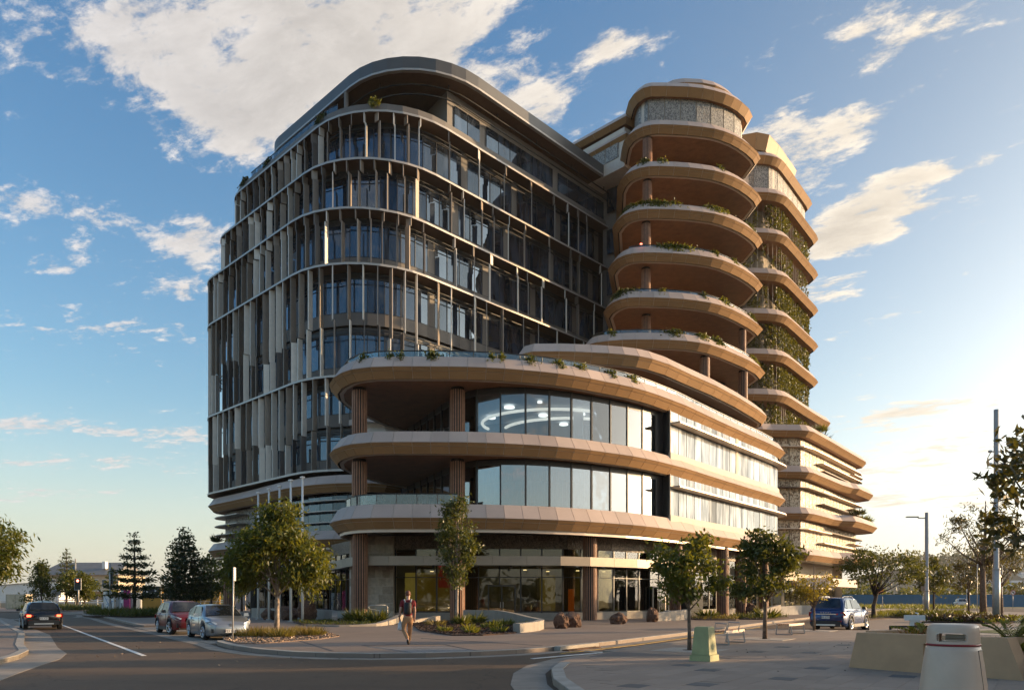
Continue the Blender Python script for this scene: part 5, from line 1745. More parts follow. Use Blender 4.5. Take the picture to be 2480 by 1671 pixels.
# corner island with grasses
ISL = [(-38.8, 69.2), (-37.3, 67.8), (-31.2, 62.5), (-29.5, 64.8), (-31.0, 69.0), (-36, 72.0)]
bed(ISL, 0.03, M_mulch)
ground_leaves('verge_grass', 'dark tufted grass on the corner island', ISL, 0.03, 5200, M_leaf_dk, (0.75, 0.05), 12, 0.9, 0.2)
ISL2 = [(-66, 101), (-56.5, 98.5), (-52.8, 99.5), (-56, 104), (-64, 106)]
ground_leaves('verge_grass', 'grass verge beyond the crossing street', ISL2, 0.0, 2600, M_leaf_dk, (1.0, 0.08), 13, 0.9, 0.2)
ground_leaves('verge_grass', 'bright low hedge by the white fence', [(-64, 128), (-46, 126), (-45, 131), (-62, 133)], 0.0, 2600, M_leaf_md, (1.0, 0.12), 14, 0.9, 0.4)

# right side beds
BED4 = [(16.4, 57.6), (18.6, 55.9), (22.4, 61.8), (20.6, 63.6), (18.0, 62)]
bed(BED4, 0.06)
ground_leaves('ground_cover', 'low plants in the kerb bed before the wing', BED4, 0.05, 900, M_leaf_dk, (0.45, 0.05), 15, 0.9)
clump('spiky_plant', 'green spiky plant in the kerb bed behind the second bench', 'plant', 19.6, 58.8, 0.06, 0.5, 1.0, 160, M_leaf_md, (1.0, 0.09), 251, up=0.9)
BED5 = [(13.4, 55.5), (16.0, 54.6), (18.6, 61), (16, 63.5), (13.5, 60)]
bed(BED5, 0.06)
clump('spiky_plant', 'green spiky plant in the bed right of the dark cabinet', 'plant', 15.0, 58.6, 0.06, 0.4, 0.9, 140, M_leaf_md, (0.9, 0.09), 252, up=0.9)
ground_leaves('ground_cover', 'rusty ground cover right of the dark cabinet', BED5, 0.05, 900, M_grassdry, (0.3, 0.06), 16, 0.8)
BED6 = [(21.6, 54.2), (23.6, 52.8), (30, 60.5), (29.4, 62.5), (27.6, 63.8)]
bed(BED6, 0.05)
ground_leaves('ground_cover', 'sparse weeds in the bed under the spreading tree', BED6, 0.05, 600, M_leaf_dk, (0.3, 0.04), 17, 0.9)
BED7 = [(29.4, 62), (34, 60.5), (41.5, 66), (46, 84), (43.5, 88), (36, 76)]
bed(BED7, 0.04)
ground_leaves('verge_grass', 'rough dry grass on the verge under the lamp poles', BED7, 0.04, 3000, M_leaf_md, (0.5, 0.05), 18, 0.95, 0.05)
ground_leaves('verge_grass', 'dark green shrubs along the verge edge', [(30.5, 61.5), (34, 60.8), (39, 64.5), (41, 70), (37, 70)], 0.04, 2400, M_leaf_dk, (0.45, 0.10), 19, 0.8, 0.3)
BED8 = [(26.8, 50.0), (29.5, 47.2), (38.5, 52.5), (41.5, 56), (39, 59), (33.5, 57.5)]
bed(BED8, 0.06)
ground_leaves('ground_cover', 'dark and golden bedding plants round the light mast', BED8, 0.05, 2600, M_leaf_md, (0.34, 0.12), 20, 0.7, 0.15)
ground_leaves('ground_cover', 'dark bronze bedding plants at the near end of the mast bed', [(27.0, 49.9), (29.4, 47.5), (33, 50), (31, 53.5)], 0.05, 1200, mat_leaf('bronze_leaf', (0.03, 0.012, 0.012), (0.05, 0.02, 0.02), (0.1, 0.05, 0.03), trans=0.1), (0.4, 0.13), 21, 0.7, 0.3)
# grass field in front of the blue hoarding
ground_leaves('verge_grass', 'dry grass field in front of the blue hoarding', [(40, 120), (75, 118), (95, 165), (70, 168)], -0.1, 4200, M_leaf_md, (0.9, 0.10), 22, 0.95, 0.1)

# ---------------------------------------------------------------- plants spilling over the balcony edges
def spill(label, ridge, z, x, y, r, n, seed, m=None, inset=0.62, hang=0.35, leaf=(0.26, 0.10)):
    rs = np.random.RandomState(seed)
    P = Path(offset(ridge, inset), True)
    s = min(range(1200), key=lambda i: (P.at(P.L * i / 1200)[0] - Vector((x, y))).length) * P.L / 1200
    C_ = []
    n = int(n * 1.5)
    for i in range(n):
        d = s + rs.normal() * r * 0.45
        p, t, nn = P.at(d)
        o = rs.normal() * 0.10 + 0.02
        k = abs(rs.normal()) * 0.16 - (rs.uniform(0, hang) ** 1.0 if rs.uniform() < 0.35 else 0)
        if k < -0.05: o = abs(o) + 0.05 + min(0.3, -k * 0.6)
        q_ = p + nn * o
        C_.append((q_.x, q_.y, z + k))
    C_ = np.array(C_) - np.array([x, y, z])
    me = leaves_mesh('balcony_plant', C_, rs.uniform(0.6, 1.3, n) * leaf[0], rs.uniform(0.7, 1.3, n) * leaf[1], rand_dirs(rs, n) + np.array([0, 0, -0.1]), rand_dirs(rs, n), m or M_leaf_md)
    o = link(bpy.data.objects.new('balcony_plant', me))
    o.location = (x, y, z)
    return tag(o, label, 'plant', 'plants spilling over balcony edges')


zt = FL[2] + 0.86
for i, (x, y, r, n, lab) in enumerate(((-10.0, 50.5, 0.35, 70, 'small green tuft near the left curve of the podium deck'), (-8.1, 49.9, 0.3, 40, 'thin sprig left of the flowering podium plant'), (-7.3, 49.9, 0.3, 50, 'second tuft left of the flowering podium plant'),
                                        (-5.3, 49.9, 0.5, 130, 'bushy plant with orange leaves on the podium deck edge'), (-1.3, 50.3, 0.25, 45, 'left of two trailing yellow plants on the podium deck'), (-0.7, 50.4, 0.25, 50, 'right of two trailing yellow plants on the podium deck'),
                                        (1.35, 50.9, 0.45, 90, 'yellow-green plant past the middle of the podium deck'), (3.3, 51.6, 0.5, 90, 'flat spreading plant on the podium deck before the upper band'), (4.9, 52.4, 0.5, 80, 'spreading plant under the left end of the upper podium band'),
                                        (7.2, 54.0, 0.4, 70, 'trailing plant hanging over the sunlit podium edge'), (8.9, 55.3, 0.5, 90, 'last trailing plant on the podium edge towards the right'))):
    spill(lab, POD, zt, x, y, r, n, 300 + i, M_leaf_md if i % 3 else M_leaf_dk, 0.66, 0.45)
for i, (k, outl_, x, y, r, n, lab) in enumerate((
        (8, lerp2(MIDR, TOPR, 0.5), 13.6, 79.0, 0.6, 90, 'small clump by the column on the topmost open balcony'), (8, lerp2(MIDR, TOPR, 0.5), 15.6, 78.9, 0.6, 70, 'second small clump on the topmost open balcony'), (8, lerp2(MIDR, TOPR, 0.5), 22.3, 80.2, 0.5, 60, 'sprig at the right of the topmost open balcony'),
        (7, MIDR, 14.6, 77.8, 2.6, 420, 'long dark hedge along the second balcony from the top'), (7, MIDR, 11.6, 79.2, 1.2, 130, 'grey trailing plant at the left curve of the second balcony'), (7, MIDR, 21.4, 79.2, 1.6, 230, 'mixed plants at the right of the second balcony'), (7, MIDR, 26.3, 83.2, 0.8, 110, 'plants at the far right tip of the second balcony'),
        (6, lerp2(M31, MIDR, 0.5), 16.6, 77.1, 2.0, 420, 'dense dark mound in the middle of the third balcony'), (6, lerp2(M31, MIDR, 0.5), 21.1, 78.6, 0.4, 60, 'light green tuft right of the dark mound on the third balcony'), (6, lerp2(M31, MIDR, 0.5), 23.6, 80.4, 0.5, 60, 'small tuft at the right end of the third balcony'),
        (5, M31, 10.6, 76.8, 1.9, 420, 'thick hanging hedge at the left curve of the fourth balcony'), (5, M31, 15.0, 76.0, 0.5, 40, 'thin sprig mid fourth balcony'), (5, M31, 19.5, 77.1, 0.4, 60, 'small trailing plant right of the middle of the fourth balcony'), (5, M31, 22.3, 78.8, 0.8, 120, 'leafy clump at the right of the fourth balcony'), (5, M31, 26.4, 83.0, 1.0, 160, 'tall green plant at the right tip of the fourth balcony'),
        (4, BOTR, 9.6, 73.9, 0.5, 45, 'small tuft on the left of the lowest balcony'), (4, BOTR, 15.8, 73.9, 1.0, 190, 'trailing plant mid edge of the lowest balcony'), (4, BOTR, 19.0, 75.0, 0.9, 170, 'leafy shrub right of the middle of the lowest balcony'), (4, BOTR, 21.0, 76.5, 1.0, 260, 'big hanging shrub at the right of the lowest balcony'), (4, BOTR, 26.5, 82.6, 1.1, 200, 'green shrub at the right tip of the lowest balcony'))):
    spill(lab, outl_ + BACKR, FL[k] + 0.95, x, y, r, n, 330 + i, M_leaf_md if i % 2 else M_leaf_dk, 0.8, 0.7, (0.34, 0.15))
for i, (x, y, r, n, lab) in enumerate(((-12.6, 69.4, 0.5, 130, 'yellow-green shrub on the top terrace parapet at the corner'), (-17.6, 72.4, 0.7, 170, 'grey shrub spilling over the terrace left of the corner'), (-25.0, 79.7, 0.5, 60, 'dark tuft along the left terrace parapet'), (-28.7, 83.3, 0.9, 120, 'dark spiky plants at the far left terrace end'))):
    spill(lab, TW[2], Z_A + 0.9, x, y, r, n, 360 + i, M_leaf_md if i == 0 else M_leaf_con, 0.45, 0.7, (0.36, 0.16))
for i, (x, y, z, h) in enumerate(((-32.0, 82.6, FL[0] + 0.85, 1.2), (50.5, 111.5, FL[1] + 0.8, 1.6), (45.6, 100.6, FL[1] + 0.8, 1.3), (47.0, 103.0, FL[0] + 0.8, 1.2), (41.5, 103.8, FL[3] + 0.8, 2.6), (38.5, 95.6, FL[3] + 0.8, 1.4))):
    clump('balcony_plant', ('spiky plant on the lowest band at the far left corner', 'golden shrub on the projecting balcony of the right wing', 'spiky plants on the projecting balcony of the right wing', 'spiky plant on the lowest band of the right wing', 'large dark palm-like plant on the right wing roof', 'bushy green plant on the right wing roof corner')[i],
          'plant', x, y, z, (0.25, 1.4, 0.6, 0.6, 0.5, 0.6)[i], h * (0.75 if i == 0 else 1), 130 if i != 1 else 420, M_leaf_md if i in (1, 5) else M_leaf_con, (h * 0.8, 0.12), 370 + i)

# curtains of climbing plants on the garden tower
def vine_curtain(label, ridge, z0, z1, seed, dens, s0=0.0, s1=1.0):
    rs = np.random.RandomState(seed)
    P = Path(offset(ridge, 1.3), True)
    on = [i for i in range(1200) if P.at(P.L * i / 1200)[0].y < 106.5 and P.at(P.L * i / 1200)[2].y < 0.35 and P.at(P.L * i / 1200)[0].x > 26.5]
    a, e = min(on) * P.L / 1200, max(on) * P.L / 1200
    C_ = []
    d = a + (e - a) * s0
    end = a + (e - a) * s1
    while d < end:
        u = (d - a) / (e - a)
        amp = 0.5 + 0.5 * math.sin(d * 1.1 + seed) * math.cos(d * 0.47 + 2 * seed)
        keep = dens * (0.55 + 0.75 * amp)
        p, t, nn = P.at(d)
        zlo = z0 + rs.uniform(0, 1.2) * (1 if rs.uniform() < 0.6 else 2.2)
        zhi = z1 - (rs.uniform(0, 0.3) if rs.uniform() < keep else rs.uniform(1.0, 3.4))
        if rs.uniform() < keep + 0.15:
            k = int((zhi - zlo) * 24 * min(1.2, keep + 0.25))
            for _ in range(max(2, k)):
                w = rs.normal() * 0.13
                C_.append((p.x + t.x * w + nn.x * (rs.normal() * 0.14), p.y + t.y * w + nn.y * (rs.normal() * 0.14), rs.uniform(zlo, max(zlo + 0.3, zhi))))
        d += 0.24
    C_ = np.array(C_)
    n = len(C_)
    o0 = C_.mean(axis=0)
    me = leaves_mesh('vine_curtain', C_ - o0, rs.uniform(0.6, 1.3, n) * 0.30, rs.uniform(0.7, 1.3, n) * 0.20, rand_dirs(rs, n) + np.array([0, 0, -0.9]), rand_dirs(rs, n) + np.array([0, -0.4, 0]), M_vine)
    t_ = thing('vine_curtain', label, 'vines', tuple(o0), 0, 'vine curtains on the garden tower')
    o = link(bpy.data.objects.new('foliage', me)); o.parent = t_
    b = MB()
    d = a
    while d < e:
        p, t, nn = P.at(d)
        b.tube([(p.x - o0[0], p.y - o0[1], z0 - o0[2]), (p.x - o0[0], p.y - o0[1], z1 - o0[2])], 0.014, 3, False)
        d += 0.7
    part('support_wire', b, M_steel, t_)


for i, (k, dens, lab) in enumerate(((8, 0.62, 'vine curtain on the topmost open storey of the garden tower'), (7, 0.45, 'sparse vine curtain on the second open storey from the top'), (6, 0.85, 'thick vine curtain on the third open storey from the top'), (5, 0.95, 'thick vine curtain on the fourth open storey from the top'), (4, 0.95, 'dense vine curtain on the fifth open storey from the top'), (3, 0.75, 'vine curtain on the lowest open storey above the right wing'))):
    vine_curtain(lab, GAR, FL[k] + 0.75, FL[k + 1] - 0.62, 400 + i * 7, dens)

# ================================================================== CARS
M_tyre = mat('tyre', (0.018, 0.018, 0.018), rough=0.85, var=0.1)
M_rim = mat('alloy_rim', (0.55, 0.55, 0.56), rough=0.3, metal=0.7, var=0.04)
M_carglass = mat_glass_dark('car_glass', base=(0.012, 0.014, 0.016), refl=-0.01, tint=(0.75, 0.8, 0.85))
M_plastic = mat('black_plastic', (0.022, 0.022, 0.023), rough=0.55, var=0.1)
M_lampw = mat('headlamp', (0.62, 0.63, 0.64), rough=0.12, metal=0.4, var=0.1, scale=30)
M_lampr = mat('tail_lamp', (0.42, 0.012, 0.012), rough=0.15, var=0.1)
M_brake = mat('brake_light', (0.6, 0.05, 0.03), emit=(1.0, 0.14, 0.05), estr=2.2)
M_chrome = mat('chrome', (0.75, 0.75, 0.76), rough=0.15, metal=1.0, var=0.02)
M_plate = mat('number_plate', (0.72, 0.70, 0.66), rough=0.5, var=0.03)
M_ink = mat('plate_ink', (0.05, 0.02, 0.03), rough=0.6)


def lettering(text, size, m, parent, loc, rot, name='lettering', ext=0.003):
    cu = bpy.data.curves.new(name, 'FONT')
    cu.body = text
    cu.size = size
    cu.extrude = ext
    cu.align_x = 'CENTER'
    cu.align_y = 'CENTER'
    cu.materials.append(m)
    tmp = bpy.data.objects.new(name, cu)
    COL.objects.link(tmp)
    dg = bpy.context.evaluated_depsgraph_get()
    me = bpy.data.meshes.new_from_object(tmp.evaluated_get(dg))
    bpy.data.objects.remove(tmp)
    o = link(bpy.data.objects.new(name, me))
    o.parent = parent
    o.location = loc
    o.rotation_euler = rot
    return o


def fix_normals(me):
    import bmesh
    bm = bmesh.new()
    bm.from_mesh(me)
    bmesh.ops.recalc_face_normals(bm, faces=bm.faces)
    bm.to_mesh(me)
    bm.free()


def lerp_keys(keys, x):
    if x <= keys[0][0]: return keys[0][1]
    for (a, va), (b_, vb) in zip(keys, keys[1:]):
        if x <= b_:
            u = (x - a) / max(1e-6, b_ - a)
            u = u * u * (3 - 2 * u) * 0.35 + u * 0.65
            return va + (vb - va) * u
    return keys[-1][1]


def car(label, cat, x, y, z, heading, L, Wd, H, belt, hood, paint, wb, wr, suv=True, front_x=None, plate='', plate_dark=False, brake=False, brand='', cabin=None, steer=0.0, rails=False, spare=False, group='parked cars', back='hatch'):
    t = thing('car', label, cat, (x, y, z), heading, group)
    hw = Wd / 2
    xf, xr = L / 2, -L / 2
    axf, axr = xf - 0.88, xf - 0.88 - wb
    gc = 0.21 if suv else 0.16
    top = [(xr, belt - 0.12), (xr + 0.10, belt - 0.03), (xr + 0.5, belt), (cabin[3] if cabin else 0.6, belt - 0.02), (xf - 1.0, hood), (xf - 0.45, hood - 0.07), (xf - 0.14, hood - 0.20), (xf, hood - 0.34)]
    wid = [(xr, hw * 0.80), (xr + 0.10, hw * 0.90), (xr + 0.35, hw * 0.97), (axr, hw), (0, hw * 0.985), (axf, hw), (xf - 0.55, hw * 0.965), (xf - 0.22, hw * 0.88), (xf - 0.05, hw * 0.70), (xf, hw * 0.62)]
    bot = [(xr, gc + 0.16), (xr + 0.2, gc + 0.05), (xr + 0.5, gc), (xf - 0.5, gc), (xf - 0.15, gc + 0.02), (xf, gc + 0.10)]
    xs = sorted(set([xr + L * i / 46 for i in range(47)] + [xr + 0.04, xr + 0.1, xf - 0.03, xf - 0.07, xf - 0.14] + [a + s * wr * k for a in (axf, axr) for s in (-1, 1) for k in (1.16, 1.155, 1.1, 0.95, 0.7, 0.4)]))
    b = MB()
    rows = []
    for xx in xs:
        zb, ztp, w = lerp_keys(bot, xx), lerp_keys(top, xx), lerp_keys(wid, xx)
        for a in (axf, axr):
            dx = abs(xx - a)
            if dx < wr * 1.155:
                zb = max(zb, wr + math.sqrt(max(0, (wr * 1.155) ** 2 - dx * dx)) * 0.98)
        hgt = ztp - zb
        half = [(0.0, zb), (w * 0.93, zb), (w * 0.985, zb + 0.10 * hgt), (w, zb + 0.42 * hgt), (w * 0.992, zb + 0.66 * hgt), (w * 0.965, zb + 0.86 * hgt), (w * 0.90, zb + 0.965 * hgt), (w * 0.78, ztp), (w * 0.4, ztp + 0.02), (0.0, ztp + 0.028)]
        rows.append([(xx, yy, zz_) for yy, zz_ in half] + [(xx, -yy, zz_) for yy, zz_ in half[-2:0:-1]])
    m_ = len(rows[0])
    vs = [p for r in rows for p in r]
    fs = []
    for i in range(len(rows) - 1):
        for k in range(m_):
            k2 = (k + 1) % m_
            fs.append((i * m_ + k, i * m_ + k2, (i + 1) * m_ + k2, (i + 1) * m_ + k))
    fs.append(tuple(range(m_ - 1, -1, -1)))
    fs.append(tuple((len(rows) - 1) * m_ + k for k in range(m_)))
    fs = [f[::-1] for f in fs]
    b.add(vs, fs)
    body = part('body', b, paint, t, True)
    fix_normals(body.data)
    # cabin: rear base, rear roof, front roof, windscreen base
    cr0, cr1, cf1, cf0 = cabin
    wb_, wt = hw * 0.90, hw * 0.70
    zr = H
    sec = [(cr0, belt - 0.04, wb_ * 0.93, 0.0), (cr0 + (cr1 - cr0) * 0.55, None, None, 0.58), (cr1, zr - 0.05, wt * 0.97, 1.0), ((cr1 * 2 + cf1) / 3, zr, wt, 1.0), ((cr1 + cf1 * 2) / 3, zr, wt, 1.0), (cf1, zr - 0.06, wt * 0.96, 1.0), (cf1 + (cf0 - cf1) * 0.5, None, None, 0.52), (cf0, belt - 0.04, wb_ * 0.93, 0.0)]
    b = MB()
    rows = []
    for (xx, zt_, w_, f) in sec:
        zt_ = belt + (zr - belt) * f if zt_ is None else zt_
        w_ = wb_ + (wt - wb_) * f if w_ is None else w_
        zb = belt - 0.05
        rows.append([(xx, wb_, zb), (xx, wb_ + (w_ - wb_) * 0.95, zb + (zt_ - zb) * 0.93), (xx, w_ * 0.86, zt_), (xx, 0, zt_ + 0.025 * f), (xx, -w_ * 0.86, zt_), (xx, -(wb_ + (w_ - wb_) * 0.95), zb + (zt_ - zb) * 0.93), (xx, -wb_, zb)])
    vs = [p for r in rows for p in r]
    fs = [(i * 7 + k, i * 7 + k + 1, (i + 1) * 7 + k + 1, (i + 1) * 7 + k) for i in range(len(rows) - 1) for k in range(6)]
    b.add(vs, fs)
    fix_normals(part('roof', b, paint, t, True).data)
    # glass, a little proud of the cabin
    def quad(name, P, m, th=0.012):
        b = MB()
        P = [Vector(p) for p in P]
        n = (P[1] - P[0]).cross(P[2] - P[0]).normalized()
        c = sum(P, Vector()) / len(P)
        if n.dot(c - Vector((0, 0, belt * 0.8))) < 0:
            n = -n
            P = P[::-1]
        k = len(P)
        A = [p + n * th for p in P]
        B_ = [p - n * 0.02 for p in P]
        f = [tuple(range(k)), tuple(range(2 * k - 1, k - 1, -1))] + [(i, (i + 1) % k, (i + 1) % k + k, i + k) for i in range(k)]
        b.add(A + B_, f)
        return part(name, b, m, t)
    e = lambda a, b_, u: a + (b_ - a) * u
    g0, g1 = 0.10, 0.90
    zg = lambda u: belt + (zr - belt) * u
    wz = lambda u: e(wb_ * 0.95, wt * 0.92, u)
    quad('windscreen', [(e(cf0, cf1, g0) + .02, wz(g0) * 0.95, zg(g0)), (e(cf0, cf1, g0) + .02, -wz(g0) * 0.95, zg(g0)), (e(cf0, cf1, g1) + .03, -wz(g1) * 0.90, zg(g1)), (e(cf0, cf1, g1) + .03, wz(g1) * 0.90, zg(g1))], M_carglass, 0.03)
    quad('rear_window', [(e(cr0, cr1, 0.18) - .02, -wz(.18) * 0.90, zg(.18)), (e(cr0, cr1, 0.18) - .02, wz(.18) * 0.90, zg(.18)), (e(cr0, cr1, .9) - .02, wz(.9) * 0.86, zg(.9)), (e(cr0, cr1, .9) - .02, -wz(.9) * 0.86, zg(.9))], M_carglass, 0.03)
    mid = (cr1 + cf1) / 2 - 0.05
    for s in (-1, 1):
        yy = lambda u: s * (e(wb_, wt, u * 0.95) + 0.004)
        quad('side_window', [(cf0 - 0.42, yy(.1), zg(.1)), (mid + .05, yy(.1), zg(.1)), (mid + .05, yy(.86), zg(.86)), (cf1 + 0.02, yy(.86), zg(.86))], M_carglass)
        quad('side_window', [(mid - .05, yy(.1), zg(.1)), (cr0 + 0.62, yy(.12), zg(.12)), (cr1 + 0.34, yy(.84), zg(.84)), (mid - .05, yy(.86), zg(.86))], M_carglass)
        quad('side_window', [(cr0 + 0.52, yy(.14), zg(.14)), (cr0 + 0.30, yy(.25), zg(.25)), (cr1 + 0.22, yy(.80), zg(.80)), (cr1 + 0.28, yy(.82), zg(.82))], M_carglass)
        b = MB()
        b.box(cf0 - 0.42, s * (hw + 0.10), belt + 0.08, 0.14, 0.20, 0.13, 0, 0.8)
        mo = part('wing_mirror', b, paint if not suv else M_plastic, t)
        for a in (axf, axr):
            b = MB()
            pts = [(a + wr * 1.19 * math.cos(R(q_)), s * (hw * 0.985), wr + wr * 1.19 * math.sin(R(q_))) for q_ in range(0, 181, 12)]
            b.tube(pts, 0.035 if suv else 0.014, 5)
            if suv: part('wheel_arch', b, M_plastic, t, True)
            wheel = thing('wheel', None, None, (a, s * (hw - 0.115), wr), steer if a == axf else 0)
            wheel.parent = t
            b = MB()
            prof = [(wr * 0.62, -0.10), (wr * 0.9, -0.115), (wr, -0.07), (wr, 0.07), (wr * 0.9, 0.115), (wr * 0.62, 0.10)]
            seg = 22
            vs, fs = [], []
            for r_, o_ in prof:
                for k in range(seg):
                    an = 2 * math.pi * k / seg
                    vs.append((r_ * math.cos(an), o_, r_ * math.sin(an)))
            for i in range(len(prof) - 1):
                for k in range(seg):
                    fs.append((i * seg + k, (i + 1) * seg + k, (i + 1) * seg + (k + 1) % seg, i * seg + (k + 1) % seg))
            fs.append(tuple(range(seg))); fs.append(tuple((len(prof) - 1) * seg + k for k in range(seg)))
            b.add(vs, fs)
            part('tyre', b, M_tyre, wheel)
            b = MB()
            o_ = s * 0.108
            pts = [(wr * 0.64 * math.cos(2 * math.pi * k / 20), o_, wr * 0.64 * math.sin(2 * math.pi * k / 20)) for k in range(21)]
            b.tube(pts, 0.022, 5, False)
            for k in range(5):
                an = 2 * math.pi * k / 5 + 0.3
                for da in (-0.10, 0.10):
                    b.tube([(0.03 * math.cos(an), o_, 0.03 * math.sin(an)), (wr * 0.63 * math.cos(an + da), o_, wr * 0.63 * math.sin(an + da))], 0.024, 4)
            b.tube([(0, o_ - 0.02, 0), (0, o_ + 0.02, 0)], 0.06, 8)
            part('rim', b, M_rim, wheel)
        # door seams and handles
        b = MB()
        for xx in (cf0 - 0.55, mid, cr0 + 0.75):
            b.box(xx, s * (hw * 0.988), (belt + gc) / 2 + 0.08, 0.012, 0.012, (belt - gc) * 0.72)
        part('door_seam', b, M_plastic, t)
        for xx in (mid + 0.15, cr0 + 0.95):
            b = MB(); b.box(xx, s * (hw * 0.985 + 0.012), belt - 0.14, 0.2, 0.03, 0.035)
            part('door_handle', b, M_chrome if rails else paint, t)
        if suv:
            b = MB(); b.box((axf + axr) / 2, s * hw * 0.975, gc + 0.07, wb - wr * 2.3, 0.06, 0.16)
            part('sill', b, M_plastic, t)
        # lamps
        b = MB()
        P = [(xf - 0.52, s * hw * 0.945, hood - 0.10), (xf - 0.16, s * hw * 0.80, hood - 0.19), (xf - 0.085, s * hw * 0.56, hood - 0.27), (xf - 0.075, s * hw * 0.58, hood - 0.36), (xf - 0.14, s * hw * 0.84, hood - 0.34), (xf - 0.46, s * hw * 0.975, hood - 0.23)]
        Vp = [Vector(p) for p in P]
        A = [p + Vector((0.035, s * 0.02, 0.015)) for p in Vp]
        b.add(A + Vp, [(0, 1, 2, 3, 4, 5), (6, 11, 10, 9, 8, 7)] + [(i, (i + 1) % 6, (i + 1) % 6 + 6, i + 6) for i in range(6)])
        part('headlight', b, M_lampw, t)
        b = MB()
        P = [(xr + 0.40, s * hw * 0.985, belt - 0.10), (xr + 0.085, s * hw * 0.90, belt - 0.09), (xr + 0.02, s * hw * 0.52, belt - 0.17), (xr + 0.015, s * hw * 0.52, belt - 0.25), (xr + 0.05, s * hw * 0.88, belt - 0.32), (xr + 0.30, s * hw * 0.995, belt - 0.26)]
        Vp = [Vector(p) for p in P]
        A = [p + Vector((-0.035, s * 0.02, 0)) for p in Vp]
        b.add(A + Vp, [(0, 1, 2, 3, 4, 5), (6, 11, 10, 9, 8, 7)] + [(i, (i + 1) % 6, (i + 1) % 6 + 6, i + 6) for i in range(6)])
        part('tail_light', b, M_lampr, t)
        if brake:
            b = MB(); b.box(xr + 0.0, s * hw * 0.76, belt - 0.21, 0.06, 0.20, 0.11)
            part('brake_light', b, M_brake, t)
        b = MB(); b.box(xr - 0.005, s * hw * 0.70, gc + 0.30, 0.03, 0.20, 0.05)
        part('reflector', b, M_lampr, t)
        b = MB()
        b.box(xf - 0.12, s * hw * 0.66, gc + 0.21, 0.10, 0.26, 0.16)
        part('fog_lamp_recess', b, M_plastic, t)
        if rails:
            b = MB(); b.tube([(cr1 + 0.1, s * wt * 0.88, zr - 0.01), (cr1 + 0.3, s * wt * 0.9, zr + 0.06), (cf1 - 0.3, s * wt * 0.9, zr + 0.06), (cf1 - 0.05, s * wt * 0.88, zr - 0.03)], 0.022, 5)
            part('roof_rail', b, M_chrome, t)
    # bumpers and grille
    b = MB()
    b.box(xr + 0.06, 0, gc + 0.19, 0.16, Wd * 0.78, 0.26)
    part('rear_bumper', b, M_plastic if suv else paint, t)
    b = MB()
    for i in range(9):
        yy = -hw * 0.52 + hw * 1.04 * i / 8
        b.box(xf - 0.055 - 0.10 * (yy / hw) ** 2, yy, hood - 0.50 + 0.10 * (yy / hw) ** 2, 0.09, hw * 0.135, 0.20)
    part('grille', b, M_plastic, t)
    if suv:
        b = MB(); b.box(xf - 0.10, 0, gc + 0.10, 0.14, Wd * 0.7, 0.14)
        part('front_bumper', b, M_plastic, t)
        b = MB(); b.box(xr + 0.0, 0, gc + 0.11, 0.08, Wd * 0.5, 0.08)
        part('skid_plate', b, M_rim, t)
    b = MB(); b.tube([(xf - 0.012, 0, hood - 0.33), (xf + 0.012, 0, hood - 0.33)], 0.06, 12)
    part('badge', b, M_chrome, t)
    if plate:
        for xx, zz_, rz in ((xr - 0.012, belt - 0.36, -90), (xf + 0.022, hood - 0.56, 90)):
            b = MB(); b.box(xx, 0, zz_, 0.02, 0.40, 0.14)
            po = part('number_plate', b, M_plate, t)
            lettering(plate, 0.13, M_ink, po, (xx + (0.012 if rz > 0 else -0.012), 0, zz_), (R(90), 0, R(rz)))
    if brand:
        b = MB(); b.box(xr - 0.005, 0, belt - 0.20, 0.03, Wd * 0.55, 0.03)
        part('chrome_strip', b, M_chrome, t)
        lettering(brand, 0.10, M_chrome, t, (xr - 0.02, 0, belt - 0.13), (R(90), 0, R(-90)), 'badge_lettering', 0.006)
    if brake:
        b = MB(); b.box(e(cr0, cr1, 0.97) - 0.03, 0, zr - 0.06, 0.05, 0.34, 0.04)
        part('brake_light', b, M_brake, t)
    if spare:
        b = MB(); b.tube([(xr - 0.14, 0, belt - 0.18), (xr + 0.02, 0, belt - 0.18)], 0.33, 18)
        part('spare_wheel_cover', b, paint, t)
    b = MB(); b.tube([(cr1 + 0.25, 0, zr), (cr1 + 0.15, 0, zr + 0.09)], 0.02, 5)
    part('aerial', b, M_plastic, t)
    b = MB(); b.box(0, 0, gc + 0.12, L * 0.8, Wd * 0.7, 0.16)
    part('underbody', b, M_plastic, t)
    return t


P_red = mat('red_paint', (0.13, 0.008, 0.010), rough=0.4, metal=0.0, var=0.03, coat=0.25)
P_silver = mat('silver_paint', (0.30, 0.32, 0.34), rough=0.28, metal=0.65, var=0.03, coat=0.5)
P_blue = mat('blue_paint', (0.008, 0.035, 0.13), rough=0.25, metal=0.25, var=0.03, coat=0.5)
P_black = mat('black_paint', (0.007, 0.007, 0.008), rough=0.25, metal=0.1, var=0.03, coat=0.5)
P_white = mat('white_car_paint', (0.72, 0.71, 0.69), rough=0.3, var=0.02, coat=0.5)
P_dark = mat('dark_car_paint', (0.05, 0.06, 0.07), rough=0.3, metal=0.3, var=0.02, coat=0.5)
hd = lambda dx, dy: math.atan2(dy, dx)
car('silver hatchback parked at the kerb by the sign post', 'car', -12.35, 32.0, -0.108, hd(0.56, -0.83), 4.46, 1.76, 1.39, 0.90, 0.93, P_silver, 2.64, 0.315, False, plate='923 TU8', cabin=(-2.15, -1.55, 0.25, 1.15), steer=0.1)
car('dark red crossover parked behind the silver hatchback', 'car', -15.75, 36.6, -0.108, hd(0.58, -0.82), 4.38, 1.82, 1.52, 0.98, 1.01, P_red, 2.65, 0.345, True, plate='417 XQD', cabin=(-2.1, -1.6, 0.30, 1.12), steer=0.25)
